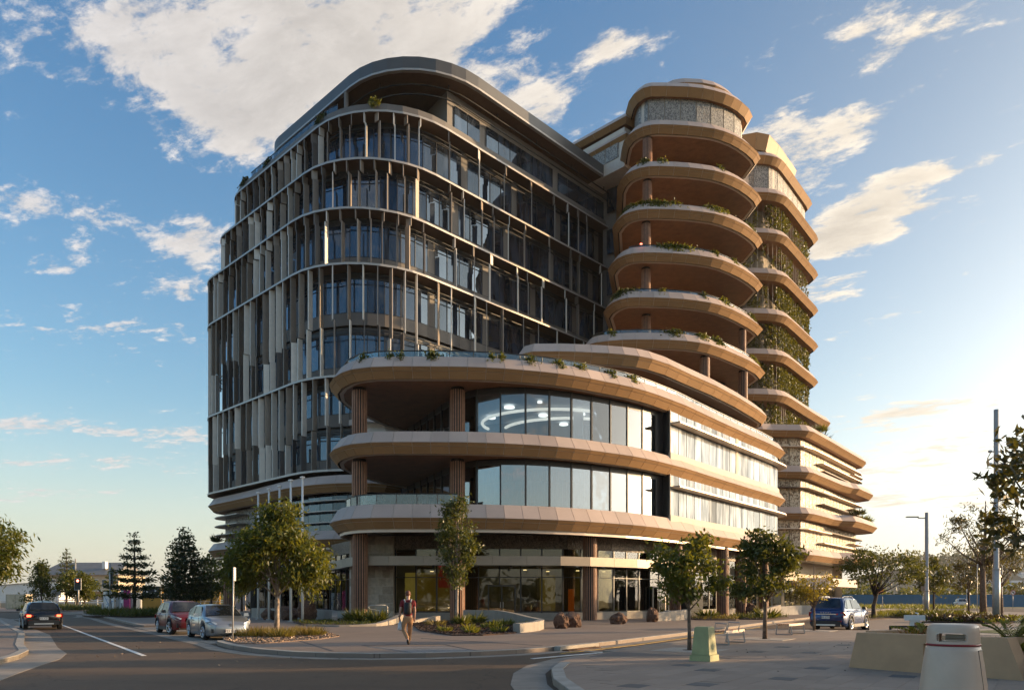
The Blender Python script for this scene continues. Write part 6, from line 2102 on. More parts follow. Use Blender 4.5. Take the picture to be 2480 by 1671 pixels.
car('dark blue crossover parked beyond the yellow sapling', 'car', 17.5, 40.75, -0.115, hd(0.643, 0.766), 4.64, 1.88, 1.70, 1.07, 1.09, P_blue, 2.68, 0.36, True, plate='600 ZTW', brand='H  A  V  A  L', cabin=(-2.2, -1.70, 0.30, 1.1), rails=True)
car('black crossover waiting at the red light with brake lights on', 'car', -26.3, 42.6, -0.118, hd(-0.59, 0.81), 4.35, 1.80, 1.48, 0.96, 0.98, P_black, 2.63, 0.345, True, plate='593 XZG', brake=True, cabin=(-2.08, -1.55, 0.30, 1.1), group='cars on the road')
car('dark oncoming sedan beyond the black crossover', 'car', -46.5, 76.0, -0.118, hd(0.55, -0.83), 4.7, 1.82, 1.46, 0.94, 0.98, P_dark, 2.7, 0.32, False, cabin=(-1.9, -1.0, 0.2, 1.15), group='cars on the road')
car('white four wheel drive with spare wheel parked before the hoarding', 'car', 88.0, 150.0, -0.1, hd(0.35, 0.93), 4.6, 1.85, 1.75, 1.08, 1.1, P_white, 2.66, 0.37, True, plate='482 VHR', cabin=(-2.25, -2.0, 0.30, 1.1), spare=True)

# ================================================================== THE WALKING MAN
def skin_mesh(name, joints, bones, m, root=0, sub=2):
    me = bpy.data.meshes.new(name)
    me.from_pydata([j[0] for j in joints], bones, [])
    o = bpy.data.objects.new(name, me)
    COL.objects.link(o)
    sk = o.modifiers.new('skin', 'SKIN')
    sk.use_smooth_shade = True
    for i, j in enumerate(joints):
        r = j[1] if isinstance(j[1], (tuple, list)) else (j[1], j[1])
        me.skin_vertices[0].data[i].radius = r
        me.skin_vertices[0].data[i].use_root = (i == root)
    o.modifiers.new('sub', 'SUBSURF').levels = sub
    dg = bpy.context.evaluated_depsgraph_get()
    out = bpy.data.meshes.new_from_object(o.evaluated_get(dg))
    out.name = name
    out.materials.clear()
    out.materials.append(m)
    bpy.data.objects.remove(o)
    return out


def add_part(name, me, parent):
    o = link(bpy.data.objects.new(name, me))
    o.parent = parent
    return o


M_skin = mat('skin', (0.52, 0.29, 0.20), rough=0.55, var=0.06)
M_hair = mat('red_hair', (0.14, 0.045, 0.018), rough=0.6, var=0.25, scale=40)
M_shirt = mat('red_shirt', (0.20, 0.012, 0.014), rough=0.85, var=0.12, scale=9, bump=0.3, bscale=14)
M_chino = mat('tan_trousers', (0.40, 0.215, 0.105), rough=0.85, var=0.14, scale=8, bump=0.4, bscale=12)
M_shoe = mat('dark_shoe', (0.025, 0.02, 0.018), rough=0.7)
M_pack = mat('black_nylon', (0.012, 0.012, 0.013), rough=0.65, var=0.2, scale=12, bump=0.4, bscale=18)
man = thing('person', 'man walking away in a red T-shirt and tan trousers with a backpack', 'person', (-3.42, 25.1, 0.004), R(6))
J = [((0, 0, 0.94), (.15, .10)), ((0, .0, 1.08), (.135, .095)), ((0, .02, 1.26), (.15, .10)), ((0, .03, 1.39), (.13, .08)), ((0, .045, 1.47), .058), ((0, .065, 1.55), .062), ((0, .09, 1.62), (.078, .095)), ((0, .085, 1.70), (.07, .085)),
     # left arm 8-12, right arm 13-17
     ((-.185, .02, 1.41), .062), ((-.245, -.02, 1.14), .045), ((-.275, .02, .92), .033), ((-.28, .035, .87), (.036, .022)), ((-.28, .045, .82), (.036, .018)),
     ((.185, .02, 1.41), .062), ((.225, -.03, 1.15), .045), ((.215, .05, .92), .033), ((.213, .065, .87), (.036, .022)), ((.21, .075, .82), (.036, .018)),
     # left leg 18-21 (bent behind), right leg 22-25
     ((-.085, 0, .86), .085), ((-.15, .06, .50), .058), ((.01, -.28, .19), .04), ((.03, -.19, .07), .035),
     ((.085, .02, .86), .085), ((.055, .22, .49), .058), ((.03, .34, .09), .04), ((.03, .46, .04), .035)]
E_ = [(0, 1), (1, 2), (2, 3), (3, 4), (4, 5), (5, 6), (6, 7), (3, 8), (8, 9), (9, 10), (10, 11), (11, 12), (3, 13), (13, 14), (14, 15), (15, 16), (16, 17), (0, 18), (18, 19), (19, 20), (20, 21), (0, 22), (22, 23), (23, 24), (24, 25)]
# fingers and thumbs
for s, hnd, base in ((-1, 12, Vector((-.28, .045, .82))), (1, 17, Vector((.21, .075, .82)))):
    for k, (dx, ln) in enumerate(((-.024, .055), (-.008, .07), (.008, .066), (.024, .05))):
        i = len(J)
        J += [(tuple(base + Vector((dx, .0, -.012))), .0085), (tuple(base + Vector((dx, .012, -.012 - ln * .5))), .008), (tuple(base + Vector((dx, .002, -.012 - ln))), .0065)]
        E_ += [(hnd, i), (i, i + 1), (i + 1, i + 2)]
    i = len(J)
    J += [(tuple(base + Vector((-s * .038, .02, .012))), .010), (tuple(base + Vector((-s * .045, .035, -.025))), .008)]
    E_ += [(hnd - 1, i), (i, i + 1)]
add_part('body', skin_mesh('body', J, E_, M_skin), man)
# head shape with nose, ears and jaw (he looks away from us, turned slightly left)
b = MB()
prof = [(0.02, -0.125), (0.055, -0.105), (0.072, -0.06), (0.078, 0.0), (0.076, 0.05), (0.058, 0.095), (0.02, 0.118)]
b.lathe(prof, 0, 0, 16)
b.v = [(x * 0.97, y * 1.16 + 0.01, z) for x, y, z in b.v]
b.tube([(0, .095, .01), (0, .112, -.025), (0, .096, -.035)], [.008, .016, .010], 6)
for s in (-1, 1):
    b.tube([(s * .074, .005, .02), (s * .086, -.008, .0), (s * .076, .0, -.03)], [.010, .016, .008], 6)
    b.lathe([(0.002, -.010), (.010, 0), (.002, .010)], s * .03, .092, 8, .012)
b.box(0, .092, -.06, .045, .012, .010)
b.v = [(x, y + 0.09, z + 1.655) for x, y, z in b.v]
part('head', b, M_skin, man, True)
b = MB()
b.lathe([(0.066, -0.045), (0.082, 0.0), (0.084, 0.045), (0.070, 0.095), (0.03, 0.128), (0.004, 0.133)], 0, 0, 18)
b.v = [(x * 0.99 + 0.004 * math.sin(z * 90 + x * 60), y * 1.16 - 0.012 if y < 0.03 else y * 1.02 - 0.012, z) for x, y, z in b.v]
b.v = [(x, y + 0.09, z + 1.662) for x, y, z in b.v]
part('hair', b, M_hair, man, True)
SH = [((0, 0, .90), (.168, .118)), ((0, 0, 1.06), (.158, .115)), ((0, .02, 1.26), (.172, .122)), ((0, .03, 1.40), (.145, .095)), ((0, .045, 1.465), .068), ((-.19, .02, 1.415), .078), ((-.225, -.005, 1.22), .066), ((.19, .02, 1.415), .078), ((.215, -.01, 1.23), .066)]
add_part('shirt', skin_mesh('shirt', SH, [(0, 1), (1, 2), (2, 3), (3, 4), (3, 5), (5, 6), (3, 7), (7, 8)], M_shirt, 2), man)
TR = [((0, 0, .97), (.158, .115)), ((0, 0, .90), (.165, .125)), ((-.09, 0, .80), (.102, .105)), ((-.15, .06, .50), (.080, .08)), ((-.02, -.20, .27), (.066, .066)), ((.0, -.26, .205), (.062, .062)),
      ((.09, .02, .80), (.102, .105)), ((.058, .21, .49), (.078, .08)), ((.035, .31, .20), .066), ((.03, .335, .115), .064)]
add_part('trousers', skin_mesh('trousers', TR, [(0, 1), (1, 2), (2, 3), (3, 4), (4, 5), (1, 6), (6, 7), (7, 8), (8, 9)], M_chino, 0), man)
for (hx, hy, hz), (tx, ty, tz) in (((.0, -.31, .19), (.03, -.185, .025)), ((.03, .31, .05), (.03, .47, .035))):
    me = skin_mesh('shoe', [((hx, hy, hz), .045), (((hx + tx) / 2, (hy + ty) / 2, (hz + tz) / 2), (.048, .05)), ((tx, ty, tz + .012), (.045, .034))], [(0, 1), (1, 2)], M_shoe)
    add_part('shoe', me, man)
b = MB(); b.tube([(-.275 - .038 * 0, .0, .935), (-.276, .004, .965)], 0.040, 10)
part('watch', b, M_black, man)
# backpack on his back, carrier bag in his left hand
pk_ = thing('backpack', 'black backpack with brown front pocket on the walking man', 'backpack', (-3.42, 25.1, 0.004), R(6))
me = skin_mesh('pack_body', [((.0, -.16, 1.40), (.10, .06)), ((.0, -.18, 1.26), (.135, .09)), ((.0, -.18, 1.08), (.14, .10)), ((.0, -.17, .99), (.12, .07))], [(0, 1), (1, 2), (2, 3)], M_pack, 1)
add_part('pack_body', me, pk_)
me = skin_mesh('front_pocket', [((.045, -.255, 1.24), (.05, .022)), ((.045, -.275, 1.12), (.06, .03)), ((.045, -.26, 1.03), (.05, .022))], [(0, 1), (1, 2)], mat('brown_nylon', (0.075, 0.042, 0.018), rough=0.7, var=0.2, scale=20), 1)
add_part('front_pocket', me, pk_)
b = MB()
for s in (-1, 1):
    b.tube([(s * .09, -.12, 1.40), (s * .115, -.03, 1.49), (s * .125, .08, 1.45), (s * .13, .135, 1.30)], 0.026, 6)
part('shoulder_strap', b, mat('grey_webbing', (0.30, 0.31, 0.33), rough=0.7), pk_, True)
bg = thing('carrier_bag', 'crumpled pale plastic bag hanging from the man\'s left hand', 'bag', (-3.42, 25.1, 0.004), R(6))
rs = np.random.RandomState(4)
b = MB()
prof = [(0.012, .80), (0.045, .74), (0.07, .66), (0.085, .56), (0.07, .50), (0.02, .48)]
b.lathe(prof, -.255, .05, 14)
b.v = [(x + rs.normal() * .010, y + rs.normal() * .010, z + rs.normal() * .008) for x, y, z in b.v]
part('bag_body', b, mat('pale_plastic', (0.55, 0.57, 0.60), rough=0.35, var=0.15, scale=14), bg, True)

# ================================================================== STREET FURNITURE
# litter bin in the foreground: tapered round shell, red stripe, moulded slot with tray behind it
M_bin = mat('bin_grey', (0.60, 0.43, 0.315), rough=0.42, metal=0.0, var=0.05, scale=3, coat=0.15)
binx, biny = 6.38, 11.05
bn = thing('litter_bin', 'large round grey litter bin with red stripe in the foreground', 'bin', (binx, biny, 0), R(-31))
SEG = 72
bz = [(0.455, 0.0), (0.452, 0.04), (0.425, 0.30), (0.392, 0.55), (0.362, 0.76), (0.345, 0.835)]
b = MB()
b.lathe(bz, 0, 0, SEG)
part('bin_base', b, M_bin, bn, True)
b = MB()
b.lathe([(0.300, 0.836), (0.348, 0.836), (0.349, 0.866), (0.300, 0.866)], 0, 0, SEG)
part('stripe', b, mat('red_stripe', (0.26, 0.012, 0.015), rough=0.35, var=0.05), bn, True)
# hood with two slots cut out (front and back), grid removed where the slot is
zs = [0.866, 0.885, 0.90, 0.912, 0.925, 0.99, 1.005, 1.02, 1.04, 1.09, 1.12, 1.138, 1.148, 1.152, 1.156]
rr_ = [0.342, 0.341, 0.340, 0.340, 0.340, 0.338, 0.337, 0.337, 0.336, 0.330, 0.318, 0.298, 0.262, 0.16, 0.0]
def in_slot(k, i):
    an = 360.0 * (k + 0.5) / SEG
    for c in (-90 - 3, 90 - 3):
        d = abs((an - c + 180) % 360 - 180)
        z = (zs[i] + zs[i + 1]) / 2
        if 0.90 < z < 1.02 and d < 34 - (6 if (z < 0.912 or z > 1.005) else 0): return True
    return False
hood_v, hood_f = [], []
for z, r in zip(zs, rr_):
    for k in range(SEG):
        an = 2 * math.pi * k / SEG
        hood_v.append((max(r, 0.001) * math.cos(an), max(r, 0.001) * math.sin(an), z))
inn = len(hood_v)
for z, r in zip(zs, rr_):
    for k in range(SEG):
        an = 2 * math.pi * k / SEG
        r2 = max(0.001, r - 0.045)
        hood_v.append((r2 * math.cos(an), r2 * math.sin(an), z - (0.03 if r < 0.3 else 0)))
for i in range(len(zs) - 1):
    for k in range(SEG):
        k2 = (k + 1) % SEG
        if in_slot(k, i):
            # reveal faces at the slot border
            for (kk, ii, a, c) in ((k - 1, i, i * SEG + k, (i + 1) * SEG + k), (k + 1, i, i * SEG + k2, (i + 1) * SEG + k2), (k, i - 1, i * SEG + k, i * SEG + k2), (k, i + 1, (i + 1) * SEG + k, (i + 1) * SEG + k2)):
                if not in_slot(kk % SEG, ii): hood_f.append((a, c, c + inn, a + inn))
            continue
        hood_f.append((i * SEG + k, i * SEG + k2, (i + 1) * SEG + k2, (i + 1) * SEG + k))
        hood_f.append((inn + i * SEG + k2, inn + i * SEG + k, inn + (i + 1) * SEG + k, inn + (i + 1) * SEG + k2))
b = MB(); b.add(hood_v, hood_f)
part('hood', b, M_bin, bn, True)
# tidy inner baffle seen in the slot
b = MB()
b.tube([(-0.09, -0.235, 0.962), (0.17, -0.235, 0.962)], 0.043, 4)
b.box(0.04, -0.225, 0.965, 0.24, 0.06, 0.072)
b.box(0, 0.05, 0.893, 0.50, 0.44, 0.012)
part('inner_tray', b, mat('bin_inner', (0.30, 0.25, 0.19), rough=0.45, var=0.06), bn)

b = MB(); b.box(0.36, -0.02, 0.42, 0.03, 0.05, 0.09)
part('lock_plate', b, M_steel, bn)
b = MB()
for z_, r_ in ((0.06, 0.452), (0.78, 0.361)):
    b.tube([(r_ * math.cos(R(a)), r_ * math.sin(R(a)), z_) for a in range(-30, 76, 5)], 0.004, 4)
for a in (-30, 75):
    b.tube([(0.452 * math.cos(R(a)), 0.452 * math.sin(R(a)), 0.06), (0.426 * math.cos(R(a)), 0.426 * math.sin(R(a)), 0.30), (0.393 * math.cos(R(a)), 0.393 * math.sin(R(a)), 0.55), (0.361 * math.cos(R(a)), 0.361 * math.sin(R(a)), 0.78)], 0.004, 4)
part('door_seam', b, M_black, bn)
# concrete planter wall behind the bin, trapezoid with an inset panel
M_plant = mat('planter_concrete', (0.50, 0.30, 0.165), rough=0.8, var=0.09, scale=1.6, bump=0.22, bscale=55)
pt = thing('planter', 'sand coloured concrete planter wall with sloping ends behind the bin', 'planter', (0, 0, 0))
A0, B0 = Vector((7.45, 16.9)), Vector((9.42, 14.05))
u_ = (B0 - A0).normalized()
nrm = Vector((-u_.y, u_.x))       # pointing away from the camera
if nrm.y < 0: nrm = -nrm
def trap(o, L_, d, h_, ins0, ins1, th0=0.0):
    v = lambda s, t, z: (o.x + u_.x * s + nrm.x * t, o.y + u_.y * s + nrm.y * t, z)
    return [v(0, 0, 0), v(L_, 0, 0), v(L_, d, 0), v(0, d, 0), v(ins0, 0.03, h_), v(L_ - ins1, 0.03, h_), v(L_ - ins1, d, h_), v(ins0, d, h_)]
LW = (B0 - A0).length
b = MB()
n0, n1, nz0, nz1 = 1.62, 2.25, 0.34, 0.60     # recess in the front face
F = lambda s, z, t=0.0: (A0.x + u_.x * s + nrm.x * (t + 0.03 * z / 0.775), A0.y + u_.y * s + nrm.y * (t + 0.03 * z / 0.775), z)
b0 = lambda z: 0.17 * z / 0.775
b1 = lambda z: LW - 0.30 * z / 0.775
fr_ = [F(0, 0), F(LW, 0), F(b1(nz0), nz0), F(n1, nz0), F(n0, nz0), F(b0(nz0), nz0), F(b0(nz1), nz1), F(n0, nz1), F(n1, nz1), F(b1(nz1), nz1), F(b1(.775), .775), F(b0(.775), .775)]
b.add(fr_, [(0, 1, 2, 3, 4, 5), (5, 4, 7, 6), (3, 2, 9, 8), (6, 7, 8, 9, 10, 11)])
rc = [F(n0, nz0), F(n1, nz0), F(n1, nz1), F(n0, nz1), F(n0 + .03, nz0 + .05, .12), F(n1 - .03, nz0 + .05, .12), F(n1 - .03, nz1 - .01, .12), F(n0 + .03, nz1 - .01, .12)]
b.add(rc, [(4, 5, 6, 7), (0, 1, 5, 4), (1, 2, 6, 5), (2, 3, 7, 6), (3, 0, 4, 7)])
D_ = 0.42
bk_ = [F(0, 0), F(LW, 0), F(b1(.775), .775), F(b0(.775), .775), F(0, 0, D_), F(LW, 0, D_), F(b1(.775), .775, D_), F(b0(.775), .775, D_)]
b.add(bk_, [(1, 5, 6, 2), (4, 0, 3, 7), (2, 6, 7, 3), (5, 4, 7, 6)])
part('front_wall', b, M_plant, pt)
b = MB()
b.add(trap(A0 + nrm * 0.44, 0.42, 2.6, 0.80, 0.12, 0.06), [(0, 1, 5, 4), (1, 2, 6, 5), (2, 3, 7, 6), (3, 0, 4, 7), (4, 5, 6, 7)])
part('side_wall', b, M_plant, pt)
b = MB()
b.add(trap(B0 + nrm * 0.44 - u_ * 0.55, 0.36, 2.6, 0.77, 0.05, 0.2), [(0, 1, 5, 4), (1, 2, 6, 5), (2, 3, 7, 6), (3, 0, 4, 7), (4, 5, 6, 7)])
part('side_wall', b, M_plant, pt)
b = MB()
c4 = [A0 + nrm * 0.43 + u_ * 0.4, A0 + nrm * 0.43 + u_ * (LW - 0.55), A0 + nrm * 3.0 + u_ * (LW - 0.55), A0 + nrm * 3.0 + u_ * 0.4]
b.prism(c4, 0.2, 0.62)
part('soil', b, M_mulch, pt)


def cycad(label, x, y, z, n, ln, seed, lean=0.0):
    rs = np.random.RandomState(seed)
    t = thing('cycad', label, 'plant', (x, y, z))
    for k in range(n):
        an = rs.uniform(0, 6.283)
        el = rs.uniform(0.9, 1.4)
        L_ = ln * rs.uniform(0.75, 1.1)
        pts = []
        p = Vector((0, 0, 0))
        e_ = el
        for j in range(12):
            pts.append(p.copy())
            p = p + Vector((math.cos(an) * math.cos(e_), math.sin(an) * math.cos(e_), math.sin(e_))) * L_ / 11
            e_ -= 0.09
        C_, D2, N2 = [], [], []
        for j in range(2, 12):
            tdir = (pts[j] - pts[j - 1]).normalized()
            side = tdir.cross(Vector((0, 0, 1))).normalized()
            for s in (-1, 1):
                d = (side * s + tdir * 0.55 + Vector((0, 0, 0.35))).normalized()
                l_ = 0.15 * math.sin(0.5 + 2.3 * j / 12)
                C_.append(pts[j] + d * l_ * 0.5); D2.append(d); N2.append(tdir + Vector((0, 0, .4)))
        k2 = len(C_)
        me = leaves_mesh('frond', np.array(C_), np.full(k2, 0.15), np.full(k2, 0.055), np.array(D2), np.array(N2), M_leaf_cyc)
        o = link(bpy.data.objects.new('frond', me)); o.parent = t
        b = MB(); b.tube(pts, [0.010 - 0.0007 * j for j in range(12)], 4)
        st_ = link(bpy.data.objects.new('stalk', new_mesh('stalk', b.v, b.f, M_leaf_md))); st_.parent = o
    return t


pc = A0.lerp(B0, 0.5) + nrm * 1.1
cycad('cycad with feather leaves rising left of the bin', *(A0.lerp(B0, 0.36) + nrm * 0.9), 0.5, 8, 0.75, 5)
cycad('tall cycad with feather leaves rising right of the bin', *(A0.lerp(B0, 0.83) + nrm * 1.0), 0.5, 11, 0.95, 6)
clump('bromeliad', 'red and yellow bromeliad behind the planter wall left of the bin', 'plant', *(A0.lerp(B0, 0.30) + nrm * 0.7), 0.6, 0.12, 0.35, 60, mat_leaf('bromeliad_red', (0.30, 0.03, 0.02), (0.22, 0.10, 0.02), (0.40, 0.25, 0.02)), (0.36, 0.05), 41, up=0.8)
# low planter with timber seat at the right edge
pl2 = thing('planter', 'low concrete planter with overhanging seat slab at the right edge', 'planter', (0, 0, 0))
o2 = B0 + nrm * 0.5 - u_ * 0.12
b = MB()
b.add(trap(o2 + Vector((0.16, 0)), 3.0, 1.6, 0.36, 0.0, 0.0), [(0, 1, 5, 4), (1, 2, 6, 5), (2, 3, 7, 6), (3, 0, 4, 7), (4, 5, 6, 7)])
part('timber_base', b, mat('planter_timber', (0.16, 0.10, 0.06), rough=0.8, var=0.3, scale=6, stretch=(1, 1, 6)), pl2)
b = MB()
v8 = trap(o2 + Vector((0.02, -0.10)), 3.2, 0.6, 0.50, 0, 0)
b.add([(x, y, max(z, 0.37)) for x, y, z in v8], [(0, 1, 5, 4), (1, 2, 6, 5), (2, 3, 7, 6), (3, 0, 4, 7), (4, 5, 6, 7), (3, 2, 1, 0)])
part('seat_slab', b, M_plant, pl2)
cs = [Vector((9.9, 14.9)), Vector((10.35, 15.1)), Vector((10.2, 15.6)), Vector((10.7, 15.9)), Vector((10.9, 15.2)), Vector((11.3, 15.7))]
for i, c in enumerate(cs[:5]):
    clump('coontie_plant', ('glossy feathery plant nearest the bin in the right planter', 'glossy plant at the front of the right planter', 'glossy plant at the back of the right planter', 'glossy plant at the far back right of the planter', 'glossy plant at the right frame edge of the planter')[i], 'plant', c.x, c.y, 0.45, 0.22, 0.5, 240, M_leaf_cyc if i % 2 == 0 else M_leaf_md, (0.30, 0.05), 60 + i, up=0.75)

# green electrical pillar
ep = thing('electrical_pillar', 'pale green tapered electrical pillar on the plaza', 'utility box', (4.72, 18.75, 0), R(-38))
M_green = mat('pillar_green', (0.33, 0.33, 0.15), rough=0.6, var=0.10, scale=4, bump=0.15, bscale=40)
b = MB(); b.box(0, 0, 0.075, 0.54, 0.54, 0.15, 0, 0.97)
part('plinth', b, M_green, ep)
b = MB(); b.box(0, 0, 0.155 + 0.33, 0.46, 0.46, 0.66, 0, 0.78)
part('cover', b, M_green, ep)
b = MB(); b.box(0, 0, 0.815 + 0.01, 0.34, 0.34, 0.02, 0, 0.9)
part('cap', b, M_green, ep)


# slatted benches
def bench(label, x, y, ang, L_, arms):
    t = thing('bench', label, 'bench', (x, y, 0), ang, 'slatted plaza benches')
    for k in range(6):
        b = MB(); b.box(0, -0.22 + k * 0.088, 0.445, L_, 0.07, 0.035)
        part('slat', b, M_batten, t)
    b = MB()
    for s in (-1, 1):
        b.box(0, s * 0.265, 0.42, L_, 0.03, 0.09)
    part('seat_rail', b, M_trim, t)
    for i, s in enumerate((-0.42, 0.42)):
        b = MB()
        xx = s * L_
        b.tube([(xx, -0.27, 0.42), (xx + 0.02, -0.34, 0.01)], 0.026, 4)
        b.tube([(xx, 0.27, 0.42), (xx + 0.02, 0.34, 0.01)], 0.026, 4)
        b.tube([(xx + 0.02, -0.34, 0.015), (xx + 0.02, 0.34, 0.015)], 0.018, 4)
        part('leg', b, M_steel, t)
    if arms:
        for xx in (-0.5 * L_ + 0.03, 0.16 * L_):
            b = MB()
            b.tube([(xx, -0.27, 0.40), (xx, -0.33, 0.70), (xx, 0.05, 0.72), (xx, 0.10, 0.45)], 0.024, 4)
            part('armrest', b, M_steel, t)
    return t


bench('slatted bench with steel armrests right of the green pillar', 7.35, 26.1, math.atan2(2.4, 1.6), 2.1, True)
bench('slatted bench without armrests behind the dark green tree', 12.1, 33.2, math.atan2(2.3, 1.7), 2.2, False)

# tree squares in the plaza
for (x, y) in ((5.25, 22.6), (9.6, 29.0), (14.55, 36.8)):
    b = MB()
    c_, s_ = math.cos(PL_ROT), math.sin(PL_ROT)
    q4 = [(x + a * c_ - e_ * s_, y + a * s_ + e_ * c_) for a, e_ in ((-0.9, -0.9), (0.9, -0.9), (0.9, 0.9), (-0.9, 0.9))]
    b.prism(q4, -0.02, 0.009, False)
    structure('tree_grate', b, mat('pale_resin', (0.40, 0.345, 0.29), rough=0.9, var=0.15, scale=14, bump=0.4, bscale=70))
    b = MB(); b.lathe([(0.01, 0.0), (0.2, 0.0), (0.2, 0.013), (0.01, 0.013)], x, y, 14)
    structure('tree_pit', b, M_mulch)


# light poles
def light_pole(label, x, y, h, r0, r1, arm=0, cams=0, m=None):
    t = thing('light_pole', label, 'light pole', (x, y, 0))
    b = MB()
    b.tube([(0, 0, 0), (0, 0, h * 0.24), (0, 0, h * 0.24 + 0.02), (0, 0, h)], [r0, r0, r1 * 1.1, r1], 16)
    part('pole', b, M_steel, t, True)
    b = MB()
    b.tube([(0, 0, 0), (0, 0, 0.25)], r0 * 1.18, 16)
    b.tube([(0, 0, h * 0.24 - 0.05), (0, 0, h * 0.24 + 0.08)], r0 * 1.08, 16)
    part('collar', b, M_steel, t, True)
    if arm:
        b = MB(); b.tube([(0, 0, h - 0.5), (-arm * 0.45, 0, h - 0.5), (-arm * 0.5, 0, h - 0.38)], 0.05, 6)
        part('arm', b, M_black, t)
        b = MB(); b.box(-arm * 0.78, 0, h - 0.40, arm * 0.62, 0.3, 0.09)
        part('lamp_head', b, M_black, t)
    for k in range(cams):
        zz_ = h * (0.80 - 0.06 * k)
        b = MB()
        for s in (-1, 1):
            b.tube([(s * r1, 0, zz_), (s * (r1 + 0.2), 0, zz_)], 0.05, 6)
            b.lathe([(0.02, -0.1), (0.14, -0.06), (0.14, 0.08), (0.02, 0.12)], s * (r1 + 0.28), 0, 10, zz_)
        part('floodlight', b, M_steel, t, True)
    return t


light_pole('tall thick grey light mast with floodlights right of the gum tree', 35.5, 56.0, 15.4, 0.255, 0.165, 0, 2)
light_pole('grey street lamp with short arm to the left', 38.0, 70.0, 9.45, 0.20, 0.15, 1.7)
light_pole('slim far light pole right of the tall mast', 70.5, 110.0, 7.6, 0.16, 0.12)
light_pole('pale light pole beyond the red traffic light', -74.3, 130.0, 8.4, 0.14, 0.11, 0.7)


def sign_post(label, x, y, h, plate=(0.3, 0.45), zc=None, m=None, face=None, ang=0.0, r=0.03, cat='sign', lean=0):
    t = thing('sign_post', label, cat, (x, y, 0), ang)
    b = MB(); b.tube([(0, 0, -0.1), (lean, 0, h)], r, 8)
    part('post', b, M_steel, t, True)
    if plate:
        b = MB(); b.box(lean, -0.045, (zc or h - plate[1] / 2), plate[0], 0.02, plate[1])
        pp = part('sign_plate', b, m or M_steel, t)
        return t, pp
    return t, None


sign_post('leaning steel parking sign post in front of the silver car', -10.5, 28.7, 2.72, (0.12, 0.5), 2.45, M_steel, ang=R(70), r=0.028, lean=0.06)
t_, pp = sign_post('no left turn sign on a post at the far right', 80.0, 122.0, 2.9, None)
b = MB(); b.tube([(0, -0.06, 2.6), (0, -0.03, 2.6)], 0.42, 20)
p_ = part('sign_plate', b, M_white, t_)
b = MB()
pts = [(0.38 * math.cos(R(a)), -0.075, 2.6 + 0.38 * math.sin(R(a))) for a in range(0, 361, 15)]
b.tube(pts, 0.045, 5, False)
b.tube([(-0.26, -0.075, 2.86), (0.26, -0.075, 2.34)], 0.04, 5)
s_o = link(bpy.data.objects.new('prohibition_ring', new_mesh('prohibition_ring', b.v, b.f, mat('sign_red', (0.35, 0.03, 0.03), rough=0.6)))); s_o.parent = p_
b = MB()
b.tube([(0.10, -0.07, 2.40), (0.10, -0.07, 2.62), (0.0, -0.07, 2.70), (-0.10, -0.07, 2.70)], 0.05, 5)
b.tube([(-0.05, -0.07, 2.70), (-0.22, -0.07, 2.66)], [0.11, 0.01], 5)
s_o = link(bpy.data.objects.new('turn_arrow', new_mesh('turn_arrow', b.v, b.f, M_black))); s_o.parent = p_
sign_post('small square sign on a post before the grass field', 36.6, 68.4 + 24, 3.2, (0.42, 0.42), None, M_white)
sign_post('brown backed street sign on twin posts left of the street lamp', 49.5, 92, 3.1, (0.55, 0.6), None, mat('sign_back', (0.25, 0.20, 0.15), rough=0.7))
sign_post('thin sign post left of the gum tree trunk', 40.5, 66.5, 4.6, (0.12, 0.5), 4.3, M_steel)
sign_post('short white sign post in front of the white car', 48.2, 81, 2.6, (0.12, 0.35), None, M_white)
og = thing('roadwork_sign', 'orange and red works sign above the blue hoarding', 'sign', (61.0, 127, 0))
b = MB(); b.tube([(-0.6, 0, 0), (-0.6, 0, 2.0)], 0.04, 5); b.tube([(0.6, 0, 0), (0.6, 0, 2.0)], 0.04, 5)
part('post', b, M_steel, og)
b = MB(); b.box(0, 0, 3.15, 1.5, 0.04, 0.62)
part('sign_board', b, mat('orange_board', (0.75, 0.22, 0.02), rough=0.6), og)
b = MB(); b.box(-0.3, -0.05, 3.2, 0.55, 0.03, 0.12); b.box(0.3, -0.05, 3.05, 0.45, 0.03, 0.12)
part('sign_print', b, M_black, og)
b = MB(); b.box(0, -0.01, 2.68, 1.5, 0.04, 0.2)
part('sign_footer', b, mat('red_board', (0.45, 0.06, 0.03), rough=0.6), og)

# flagpoles
for i, (x, y) in enumerate(((-19.2, 57.8), (-17.75, 55.8), (-16.55, 54.4), (-15.0, 51.8), (-13.85, 50.5))):
    t = thing('flagpole', ('leftmost of the five white flagpoles', 'second flagpole from the left', 'middle flagpole of the five', 'fourth flagpole from the left', 'rightmost and tallest looking of the five white flagpoles')[i], 'flagpole', (x, y, 0), 0, 'five flagpoles in a row')
    b = MB(); b.tube([(0, 0, 0), (0, 0, 9.5)], [0.09, 0.07], 12)
    part('pole', b, M_white, t, True)
    b = MB(); b.lathe([(0.02, 9.48), (0.17, 9.5), (0.17, 9.6), (0.02, 9.64)], 0, 0, 12)
    part('finial', b, M_white, t)
    b = MB(); b.tube([(0, 0, 0), (0, 0, 0.06)], 0.2, 12)
    part('base_plate', b, M_steel, t)


